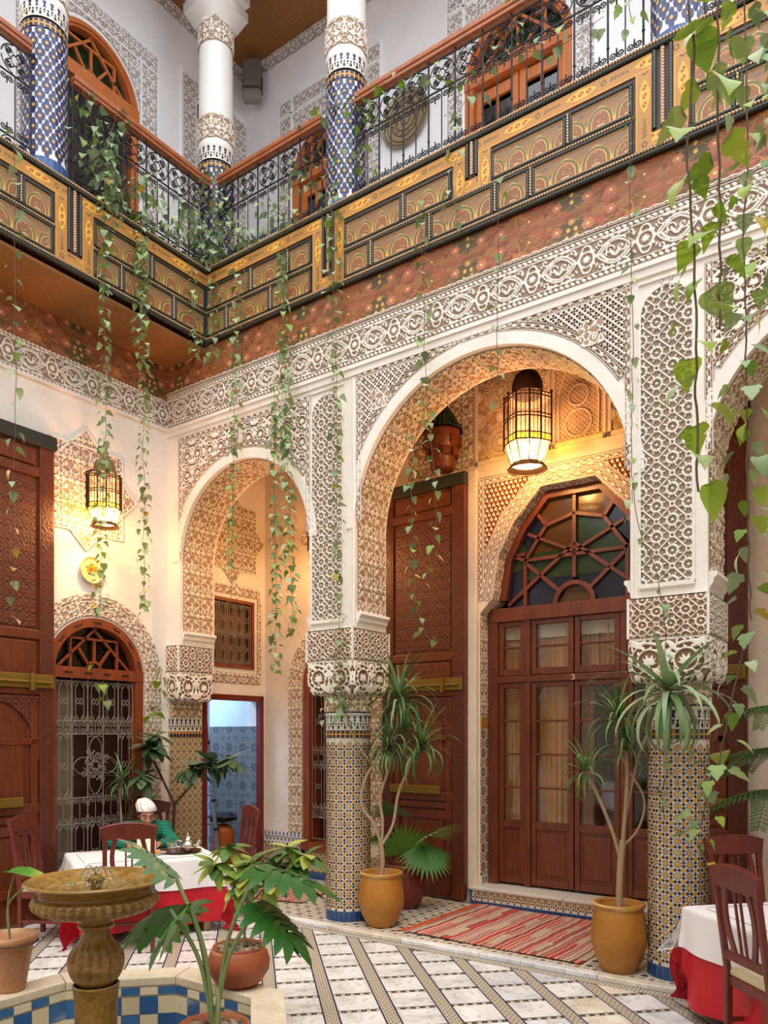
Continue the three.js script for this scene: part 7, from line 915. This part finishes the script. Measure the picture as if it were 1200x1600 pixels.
// ---- whorled shrubs
const ovalGeo = [leafGeo([[0, .08], [.15, .55], [.4, 1], [.65, .95], [.88, .5], [1, 0]], 1, .24, .25, .3), leafGeo([[0, .08], [.15, .5], [.45, 1], [.7, .9], [.9, .45], [1, 0]], 1, .2, .4, .55)];
function whorl(t, pos, n, L, mats, r, tilt = .35) { const h = sub(t, 'leaf_whorl', pos); for (let i = 0; i < n; i++) { const m = part('leaf', ovalGeo[i % 2], mats[Math.floor(r() * mats.length)], h); m.rotation.order = 'YXZ'; m.rotation.set(tilt * rr(-1.2, 1.6, r) + (i > n * .6 ? -.5 : .2), i * 2.4 + r(), rr(-.3, .3, r)); m.scale.setScalar(L * rr(.75, 1.1, r)); } }
{
  const r = RNG(91), dk = [0x3a5230, 0x4c6440, 0x5d7050, 0x2f4a26].map((c) => leafMat(c, .1));
  const t = thing('rubber_shrub', 'tall shrub with whorls of dull green oval leaves between the grille and the corner pilaster', 'plant', [.36, 0.0, .22]); const S = (pts, k = .012) => part('branch', tube(pts, k, 20, 6), std({ color: 0x3c2c24, roughness: .8 }), t);
  S([[0, .2, 0], [.0, .7, .0], [.02, 1.05, .0]], .016); S([[.02, 1.05, 0], [-.06, 1.3, .08], [-.14, 1.55, .16]]); S([[.02, 1.05, 0], [.16, 1.25, -.1], [.30, 1.46, -.2]]); S([[.16, 1.25, -.1], [.1, 1.3, -.02], [.12, 1.36, -.02]], .008); S([[-.06, 1.3, .08], [-.08, 1.4, .3]], .008); S([[.30, 1.46, -.2], [.42, 1.52, -.30]], .008);
  for (const [p, n, L] of [[[-.12, 1.66, .16], 24, .26], [[-.12, 1.78, .12], 14, .22], [[-.1, 1.36, .32], 18, .24], [[.20, 1.44, -.08], 18, .24], [[.34, 1.5, -.22], 20, .26], [[.50, 1.52, -.34], 16, .22], [[-.02, 1.1, .35], 10, .18]]) whorl(t, p, n, L, dk, r);
  pot('plain clay pot hidden behind the table, holding the tall whorled shrub', [.36, .004, .22], urn(.8, .8), terra, 'flower_pot', .35);
  // variegated schefflera in the stone-topped bowl
  const bowl = [[0, 0], [.09, 0], [.14, .03], [.182, .10], [.185, .15], [.17, .20], [.15, .225], [.156, .235], [.15, .24], [.13, .225], [0, .2]];
  const pebbles = (p, y, R, n, s) => { const rg = RNG(s), g = []; for (let i = 0; i < n; i++) { const a = rg() * 6.28, q = R * Math.sqrt(rg()), k = clean(new THREE.IcosahedronGeometry(rr(.009, .022, rg), 1)); k.scale(1.3, .7, 1); k.rotateY(rg() * 6); k.translate(q * Math.sin(a), y + .006 + rg() * .008, q * Math.cos(a)); const st = part('pebble', k, [std0, std1, std2][Math.floor(rg() * 3)], p); } };
  const std0 = std({ color: 0x4a4640, roughness: .7 }), std1 = std({ color: 0x7c6a58, roughness: .7 }), std2 = std({ color: 0x9a8872, roughness: .7 });
  const b1 = pot('round terracotta bowl topped with grey pebbles on the pool coping, holding the variegated shrub', [3.58, .301, 2.385], bowl, terra, 'flower_bowl', .2); pebbles(b1, .215, .13, 60, 5);
  const sch = thing('schefflera', 'young shrub with one thin stem and variegated yellow-green whorls in the pebbled bowl', 'plant', [3.60, .52, 2.36]); part('stem', tube([[0, 0, 0], [.01, .2, .0], [.02, .32, -.01], [.03, .48, -.02]], .0085, 18, 6), stemGreen, sch);
  const vg = [0x5c7c34, 0x7c9c3c, 0x486c30, 0xa8b04c].map((c) => leafMat(c, .25)); const br = (a) => part('leaf_stalk', tube([[.03, .44, -.02], [a[0] * .6 + .01, a[1] * .7 + .16, a[2] * .6], a], .004, 10, 5), stemGreen, sch);
  for (const [p, n, L] of [[[.03, .50, -.02], 14, .17], [[.02, .42, .0], 14, .16], [[-.14, .50, .10], 12, .18], [[-.08, .60, .05], 12, .17], [[.16, .50, -.1], 12, .17], [[.26, .50, -.18], 10, .17], [[.14, .38, -.08], 12, .17], [[.22, .60, -.14], 10, .18], [[-.02, .36, .04], 10, .14], [[.32, .56, -.2], 10, .16]]) { br(p); whorl(sch, p, n, L, vg, r, .3); }
  // big-leaved philodendron in the nearest bowl
  const b2 = pot('terracotta bowl with bark chips nearest the camera, holding the split-leaf plant', [4.40, .298, 3.33], bowl, terra, 'flower_bowl', .2); pebbles(b2, .21, .13, 46, 6);
  const ph = thing('philodendron', 'split-leaf plant with long stalks and glossy lobed leaves in the nearest terracotta bowl', 'plant', [4.40, .5, 3.33]); const gl = [0x3f7a1c, 0x2f5e24, 0x4a8a2c, 0x5a7c58].map((c) => new THREE.MeshPhysicalMaterial({ color: c, roughness: .28, transmission: .12, thickness: 0, ior: 1.45 }));
  const lob = (() => { const gs = []; const P = leafGeo([[0, .35], [.3, .85], [.6, .95], [.85, .5], [1, 0]], 1, .22, .3, .3); const add = (a, z, s, w) => { const k = P.clone(); k.scale(s * w, s, s); k.rotateY(a); k.translate(0, -.22 * z * z, z); gs.push(clean(k)); }; for (let i = 0; i < 6; i++) { const u = i / 6; for (const k of [-1, 1]) add(k * lerp(1.75, .65, u), .02 + u * .62, lerp(.52, .46, u) * (i === 0 ? .8 : 1), .8); } add(0, .55, .5, 1); const mid = leafGeo([[-.06, .3], [.1, 1], [.5, .8], [.9, .25], [1, 0]], .85, .15, .15, .26); gs.push(clean(mid)); return merge(gs); })();
  const leaf = (tip, yaw, pitch, s, m, mid) => { part('leaf_stalk', tube([[0, 0, 0], mid ?? [tip[0] * .35, tip[1] * .6, tip[2] * .35], tip], .0095, 22, 7), stemGreen, ph); const l = part('leaf', lob, gl[m], ph); l.position.set(...tip); l.rotation.order = 'YXZ'; l.rotation.set(pitch, yaw, 0); l.scale.setScalar(s); };
  const rx = Math.cos(YAW), rz = -Math.sin(YAW), at2 = (l, y, d) => [l * rx - d * Math.sin(YAW) * -1 * -1, y, l * rz - d * Math.cos(YAW)]; // l: to the right as photographed, d: away
  leaf(at2(-.20, .54, .02), -1.75, .55, .36, 0); leaf(at2(-.10, .56, -.02), -1.2, .8, .34, 2); leaf(at2(-.20, .66, .12), -1.0, -.75, .30, 3); leaf(at2(.20, .72, .02), 1.9, .15, .38, 1); leaf(at2(.20, .56, .0), 1.75, .55, .34, 1);
  part('bud', tube([[.02, 0, 0], [.03, .12, .0], [.025, .2, .0]], .009, 8, 6), leafMat(0x9ab060), ph);
  // left terracotta pot with two blades
  pot('weathered terracotta pot on the coping, cut by the left edge', [2.55, .30, 3.22], [[0, 0], [.08, 0], [.085, .02], [.125, .26], [.14, .27], [.15, .30], [.148, .325], [.135, .33], [.12, .29], [0, .28]], potMat([150, 96, 60], [192, 144, 104]), 'flower_pot', .28);
  const lp = thing('philodendron', 'two long-stalked pointed leaves rising from the pot at the left edge', 'plant', [2.55, .58, 3.22]); for (const [tip, s] of [[[.02, .42, -.02], .3], [[.12, .36, -.06], .24]]) { part('leaf_stalk', tube([[0, 0, 0], [-.02, tip[1] * .6, 0], tip], .006, 12, 5), stemGreen, lp); const l = part('leaf', leafGeo(heartHalf, 1, .4, .3, .35), gl[2], lp); l.position.set(...tip); l.rotation.set(.1, 1.9, 0); l.scale.setScalar(s); }
  // feathery pine branch behind the right column
  const pine = thing('norfolk_pine', 'feathery dark green pine branches behind the right column', 'plant', [5.98, .03, -.82]); part('trunk', tube([[0, 0, 0], [.0, 1, 0], [.02, 2.2, 0]], .02, 12, 6), bark, pine); const pm = [0x3c5c28, 0x4c6c30].map((c) => leafMat(c, .1));
  const frond = (() => { const gs = []; for (let i = 0; i < 16; i++) for (const k of [-1, 1]) { const u = i / 16, L = .16 * (1 - u * .7), y = -.5 * u * u * .5, z = u * .6; gs.push(bar([0, y, z], [k * L * .9, y - L * .35, z + L * .35], .0035, 4)); for (let q = 0; q < 5; q++) { const f = (q + 1) / 6; gs.push(bar([k * L * .9 * f, y - L * .35 * f, z + L * .35 * f], [k * L * .9 * f + k * .01, y - L * .35 * f - .03, z + L * .35 * f + .025], .0025, 3)); } } gs.push(tube([[0, 0, 0], [0, -.06, .3], [0, -.25, .62]], .005, 8, 4)); return merge(gs); })();
  for (let j = 0; j < 3; j++) for (let i = 0; i < 6; i++) { const m = part('branch', frond, pm[(i + j) % 2], pine); m.position.y = 1.35 + j * .32; m.rotation.y = i * 1.047 + j * .5; m.scale.setScalar(1 - j * .12); }
  pot('clay pot of the pine, hidden behind the right table', [5.98, .03, -.82], urn(.9, .8), terra, 'flower_pot', .34);
}
// ---------------------------------------------------------------- lanterns
const std0r = std({ color: 0x34483a, roughness: .4 });
const lanternGlass = (c, e) => new THREE.MeshPhysicalMaterial({ color: c, transmission: .82, thickness: 0, roughness: .26, ior: 1.3, emissive: c, emissiveIntensity: e });
function lantern(label, pos, k, chain, power, big) {
  const t = thing('lantern', label, 'lantern', pos), m = M.lanternMetal, n = 12, R = .2 * k, P = (a, r, y) => [r * Math.cos(a), y, r * Math.sin(a)];
  const amber = lanternGlass(0xffdcc4, .08), bright = lanternGlass(0xfff0cc, 1), yellow = lanternGlass(0xf0d860, .25);
  const h = .40 * k, y0 = .20 * k; // body between y0 and y0 + h
  for (let i = 0; i < n; i++) { const a = i / n * 2 * PI, b = (i + 1) / n * 2 * PI, rr0 = R * (i % 3 === 0 ? 1.1 : .98), r1 = R * ((i + 1) % 3 === 0 ? 1.1 : .98); part('bar', bar(P(a, rr0, y0), P(a, rr0, y0 + h), .008 * k + .002, 5), m, t); for (const q of [.33, .66]) { const e = a + (b - a) * q, rq = lerp(rr0, r1, q); part('bar', bar(P(e, rq, y0), P(e, rq, y0 + h), .003 * k + .001, 4), m, t); } part('finial', clean(new THREE.SphereGeometry(.014 * k, 6, 5).translate(...P(a, rr0, y0 + h + .02 * k))), m, t);
    for (const y of [y0, y0 + h * .14, y0 + h * .48, y0 + h * .55, y0 + h * .93, y0 + h]) part('band', bar(P(a, rr0, y), P(b, r1, y), .006 * k + .001, 4), m, t);
    const pane = (ya, yb, ra, rb, g) => { const q = new THREE.BufferGeometry(); q.setAttribute('position', new THREE.Float32BufferAttribute([...P(a, ra, ya), ...P(b, rb[0] ?? rb, ya), ...P(b, rb[1] ?? rb, yb), ...P(a, ra * (rb[2] ?? 1), yb)], 3)); q.setIndex([0, 2, 1, 0, 3, 2]); q.computeVertexNormals(); part('pane', clean(q), g, t); };
    pane(y0 + h * .14, y0 + h, rr0 * .985, r1 * .985, amber); pane(y0, y0 + h * .14, rr0 * .985, r1 * .985, yellow);
    pane(.045 * k, y0, .14 * k, [.14 * k, r1 * .96, rr0 * .96 / (.14 * k)], bright); part('bar', bar(P(a, .14 * k, .045 * k), P(a, rr0 * .97, y0), .004 * k + .001, 4), m, t);
    part('tray_plate', (() => { const q = new THREE.BufferGeometry(); q.setAttribute('position', new THREE.Float32BufferAttribute([...P(a, .14 * k, .045 * k), ...P(b, .14 * k, .045 * k), ...P(b, .17 * k, 0), ...P(a, .17 * k, 0)], 3)); q.setIndex([0, 1, 2, 0, 2, 3]); q.computeVertexNormals(); return clean(q); })(), m, t); part('band', bar(P(a, .17 * k, 0), P(b, .17 * k, 0), .006 * k, 4), m, t);
    part('cornice_plate', (() => { const q = new THREE.BufferGeometry(); q.setAttribute('position', new THREE.Float32BufferAttribute([...P(a, rr0, y0 + h), ...P(b, r1, y0 + h), ...P(b, .13 * k, y0 + h + .05 * k), ...P(a, .13 * k, y0 + h + .05 * k)], 3)); q.setIndex([0, 2, 1, 0, 3, 2]); q.computeVertexNormals(); return clean(q); })(), amber, t); }
  part('dome', lathe([[.125, .65], [.13, .68], [.135, .72], [.125, .78], [.1, .83], [.06, .86], [.045, .87], [.045, .92], [.05, .93], [.03, .94], [.03, 1.02], [.012, 1.03], [.01, 1.06]].map(([a, b]) => [a * k, (b - .02) * k]), 16), std({ color: big ? 0x3a2614 : 0x8a7a52, roughness: .5, metalness: .5 }), t);
  part('chain', bar([0, 1.03 * k, 0], [0, chain, 0], .008 * k + .002, 6), m, t);
  part('bulb', clean(new THREE.SphereGeometry(.05 * k, 12, 8).translate(0, .17 * k, 0)), new THREE.MeshStandardMaterial({ color: 0xffffff, emissive: 0xffd48a, emissiveIntensity: 10 }), t);
  const l = new THREE.PointLight(0xffcb90, power * LAMP, 0, 2); l.position.set(pos[0], pos[1] + .17 * k, pos[2]); l.castShadow = true; l.shadow.radius = 2; scene.add(l); return t;
}
lantern('large lit brass and amber glass lantern hanging in the great arch', [3.9, 4.26, -.98], 1.08, 1.32, 16, true);
lantern('lit wall lantern hanging on an iron bracket before the star panel of the left wall', [.32, 3.84, 1.03], .80, .60, 11, false);
lantern('lit lantern behind the pier of the small arch, only its glow and edge showing', [1.30, 3.72, -1.12], .80, .60, 13, false);
for (const [p, turn, lab] of [[[0, 4.0, 1.03], 0, 'black scrolled iron bracket that carries the left wall lantern'], [[1.30, 3.88, ZB], -PI / 2, 'black scrolled iron bracket that carries the lantern behind the small arch']]) { const b = thing('lantern_bracket', lab, 'bracket', p, turn); part('wall_bar', rbox(.02, .34, .02, .014, .25, 0, .003), M.iron, b); part('arm', rbox(.36, .016, .016, .18, .44, 0, .003), M.iron, b); for (const [x, y] of [[.1, .38], [.2, .37], [.29, .40]]) { const s = part('scroll', gScroll, M.iron, b); s.position.set(x, y, 0); s.scale.setScalar(1.3); } part('hook', bar([.32, .44, 0], [.32, .40, 0], .006, 5), M.iron, b); }
// star panels behind and at the gallery end
{ const star = (f) => merge([0, PI / 4].map((rot) => relief(60, 60, (u, v) => { const a = (u * 2 - 1) * .40, b = (v * 2 - 1) * .40, c = Math.cos(rot), q = Math.sin(rot); return f(a * c - b * q, a * q + b * c, rot ? .008 : .004); }, CV.arabWhite)));
  struct('trim_3', star((a, b, d) => [[1.14 + a, 4.2 + b, ZB + d], [0, 0, 1], a + .5, b + .5]), CV.arabWhite.mat, 'carved star panel above the window beside the tiled column'); struct('trim_4', star((a, b, d) => [[d, 4.2 + b, -.97 - a], [1, 0, 0], a + .5, b + .5]), CV.arabWhite.mat, 'carved star panel on the gallery end above the barred window'); }
// muqarnas bracket with green tiled roof
for (const [x, z, lab] of [[2.78, ZB + .235, 'carved wooden bracket turret with green tiled roof above the cedar leaf, left of the lantern'], [5.4, ZB + .235, 'carved wooden bracket turret with green tiled roof behind the right pier']]) {
  const t = thing('bracket_turret', lab, 'turret', [x, 4.56, z]), w = M.doorWood; t.scale.set(1.2, 1.08, 1.2); part('base', lathe([[0, 0], [.10, 0], [.11, .03], [.11, .1], [.125, .12]], 8), w, t); part('body', lathe([[.115, .12], [.12, .2], [.165, .24], [.165, .36], [.17, .38], [.0, .4]], 8), w, t);
  for (let j = 0; j < 2; j++) for (let i = 0; i < 8; i++) { const a = (i + .5 * j) * PI / 4; part('niche', at(rbox(.07, .08, .03, 0, 0, 0, .012), (.13 + j * .03) * Math.sin(a), .16 + j * .1, (.13 + j * .03) * Math.cos(a), 0, a, 0), w, t); }
  part('roof', lathe([[.185, .375], [.17, .40], [.1, .55], [.02, .67], [0, .68]], 8), std({ color: 0x26382a, roughness: .4 }), t); for (let i = 0; i < 8; i++) for (let k = -1; k < 2; k++) { const a = (i + .5 + k * .28) * PI / 4; part('roof_rib', bar([.172 * Math.sin(a), .395, .172 * Math.cos(a)], [.02 * Math.sin(a), .665, .02 * Math.cos(a)], .008, 5), std0r, t); } part('finial', merge([clean(new THREE.SphereGeometry(.018, 8, 6).translate(0, .69, 0)), bar([0, .69, 0], [0, .78, 0], .006, 6)]), w, t);
}
// plates and floodlight
{ const p = thing('wall_plate', 'round cream plate painted with orange fruit, on the left wall above the grille door', 'plate', [.012, 3.46, .975]); p.rotation.z = -PI / 2;
  part('dish', lathe([[0, .012], [.1, .012], [.125, .03], [.135, .034], [.138, .028], [.11, 0], [0, 0]], 36), std({ color: 0xd9bd7c, roughness: .35 }), p); const pm = std({ map: tex(canvas(128, 128, (x) => { x.fillStyle = '#dcc28c'; x.fillRect(0, 0, 128, 128); for (const [a, b, c] of [[50, 45, '#d88c20'], [74, 40, '#e09a2c'], [86, 62, '#c87c1c'], [40, 66, '#d88c20'], [60, 62, '#8a5a1c']]) { x.fillStyle = c; x.beginPath(); x.ellipse(a, b, 12, 15, .4, 0, 7); x.fill(); } x.fillStyle = '#7a8a5c'; x.fillRect(40, 82, 48, 16); x.fillStyle = '#5c4a20'; for (const [a, b] of [[30, 50], [96, 44], [64, 30], [48, 84]]) { x.beginPath(); x.ellipse(a, b, 4, 12, a, 0, 7); x.fill(); } }), 1, 1), roughness: .35 }); const d = clean(new THREE.CircleGeometry(.105, 32).rotateX(-PI / 2).rotateY(PI / 2).translate(0, .0135, 0)); part('painted_fruit', d, pm, p);
  const b = thing('brass_tray', 'large round engraved brass tray hung on the upper white wall, seen through the railing', 'tray', [2.14, 8.72, -1.59]); b.rotation.x = PI / 2; part('dish', lathe([[0, .012], [.26, .012], [.30, .035], [.315, .04], [.318, .032], [.27, 0], [0, 0]], 48), std({ color: 0x9a8c74, roughness: .4, metalness: .6 }), b); for (const R of [.06, .12, .18, .24, .28]) part('engraved_ring', clean(new THREE.TorusGeometry(R, .006, 5, 40).rotateX(PI / 2).translate(0, .014 + (R > .26 ? .01 : 0), 0)), M.brass, b); for (let i = 0; i < 12; i++) { const a = i * PI / 6; part('engraved_ring', clean(new THREE.TorusGeometry(.028, .004, 4, 12).rotateX(PI / 2).translate(.15 * Math.cos(a), .014, .15 * Math.sin(a))), M.brass, b); }
  const f = thing('floodlight', 'grey floodlight fixed high in the corner of the upper gallery', 'lamp', [-.12, 9.9, -1.45], .6); part('housing', rbox(.22, .34, .18, 0, .32, 0, .03), std({ color: 0x6a6660, roughness: .6 }), f); part('bracket', merge([bar([-.12, .3, 0], [-.12, .05, .03], .012, 5), bar([.12, .3, 0], [.12, .05, .03], .012, 5)]), std({ color: 0x55524e }), f); part('lamp_head', rbox(.24, .14, .14, 0, .04, .03, .04), std({ color: 0x8a8680, roughness: .5 }), f); }
// rugs
{ const kilim = (w, h) => tex(canvas(512, 768, (x, W, H) => { const r = RNG(8); x.fillStyle = '#a03c34'; x.fillRect(0, 0, W, H); const cols = ['#a8322e', '#b4524a', '#7c2c2a', '#8c7a68', '#c0705c', '#6e5c54', '#b03a36', '#94402e']; let y = 0, k = 0; while (y < H) { const s = 6 + r() * 18; x.fillStyle = cols[k++ % cols.length]; x.fillRect(0, y, W, s); if (s > 13) { x.fillStyle = '#d8c8ac'; for (let i = 0; i < 40; i++) { x.beginPath(); x.moveTo(i * 13, y + s / 2); x.lineTo(i * 13 + 5, y + 3); x.lineTo(i * 13 + 10, y + s / 2); x.lineTo(i * 13 + 5, y + s - 3); x.fill(); } } y += s; } for (let q = 0; q < 8; q++) { const yy = q * 96, ox = (q % 2) * 150 + 40; x.fillStyle = '#b8a888'; x.fillRect(ox, yy, 120, 30); x.fillRect(ox + 270, yy + 14, 100, 30); x.fillStyle = '#5c4438'; for (let i = 0; i < 26; i++) { x.fillRect(ox + 6 + (i % 9) * 12, yy + 5 + Math.floor(i / 9) * 10, 5, 4); x.fillRect(ox + 276 + (i % 8) * 11, yy + 19 + Math.floor(i / 8) * 8, 5, 4); } } }), w, h);
  const rug = (lab, c, w, h, turn, y) => { const t = thing('rug', lab, 'rug', [c[0], y, c[1]], turn); const g = relief(40, 50, (u, v) => [[(u - .5) * w, .012 + .0035 * Math.sin(u * 9 + v * 14) + .002 * Math.sin(v * 40), (.5 - v) * h], [0, 1, 0], v * h, u * w], null), under = g.clone().translate(0, -.008, 0); part('weave', merge([g, under]), std({ map: kilim(h, w), roughness: .95 }), t); const fr = []; const r = RNG(17); for (let i = 0; i < 110; i++) { const z = (i / 110 - .5) * h; fr.push(tube([[-w / 2, .012, z], [-w / 2 - .05, .01, z + rr(-.02, .02, r)], [-w / 2 - rr(.07, .12, r), .004, z + rr(-.04, .04, r)]], .004, 5, 4)); } stuff(part('fringe', merge(fr), std({ color: 0xb0502c, roughness: .95 }), t)); return t; };
  rug('red striped flat-woven rug with orange fringe before door 3', [3.98, -.74], 1.62, 1.36, -.03, .031); rug('small red striped rug on the gallery paving before the blue-tiled room', [1.05, -.62], 1.0, .62, .2, .031); }
// ladder, gas bottle, bag in the blue room
{ const l = thing('ladder', 'telescopic aluminium ladder leaning in the blue-tiled doorway', 'ladder', [-.36, .04, -.80]), al = std({ color: 0x9aa0a4, roughness: .35, metalness: .8 }), jt = std({ color: 0x22262c, roughness: .6 }); for (const z of [-.2, .24]) { part('rail', bar([.02, 0, z - .1], [-.12, 2.25, z + .06], .026, 10), al, l); for (let i = 0; i < 5; i++) { const t = (i + .5) / 6.2; part('joint', bar([lerp(.02, -.12, t), 2.25 * t, lerp(z - .1, z + .06, t)], [lerp(.02, -.12, t + .016), 2.25 * (t + .016), lerp(z - .1, z + .06, t + .016)], .032, 10), jt, l); } } for (const y of [.28, .64, 1.0, 1.36, 1.62, 1.69, 1.76, 1.83, 1.9]) { const t = y / 2.25; part('rung', rbox(.05, .026, .44, lerp(.02, -.12, t), y, .02 + lerp(-.1, .06, t), .006), al, l); }
  const g = thing('gas_bottle', 'rusty orange gas bottle standing inside the blue-tiled room', 'gas bottle', [-.42, .04, -1.22]); part('body', lathe([[0, 0], [.13, 0], [.14, .02], [.14, .5], [.12, .57], [.06, .61], [0, .62]], 28), std({ color: 0xa8531e, roughness: .5, metalness: .2 }), g); part('valve', merge([cyl(.02, .02, .06, 0, .61, 0, 10), rbox(.07, .02, .02, 0, .66, 0)]), M.brass, g); part('collar', clean(new THREE.TorusGeometry(.07, .006, 6, 24).rotateX(PI / 2).translate(0, .64, 0)), std({ color: 0x8a4018 }), g);
  const b = thing('cloth_bundle', 'crumpled black cloth lying on the gas bottle', 'cloth', [-.42, .735, -1.22]); part('cloth', (() => { const q = new THREE.IcosahedronGeometry(.15, 4), p = q.attributes.position; for (let i = 0; i < p.count; i++) { const x = p.getX(i), y = p.getY(i), z = p.getZ(i), k = 1 + .18 * Math.sin(x * 40 + y * 20) * Math.sin(z * 36) + .1 * Math.sin(y * 60); p.setXYZ(i, x * k * 1.2, y * k * .42, z * k * 1.1); } q.computeVertexNormals(); return clean(q); })(), std({ color: 0x121216, roughness: .8 }), b); }
renderer.render(scene, camera);
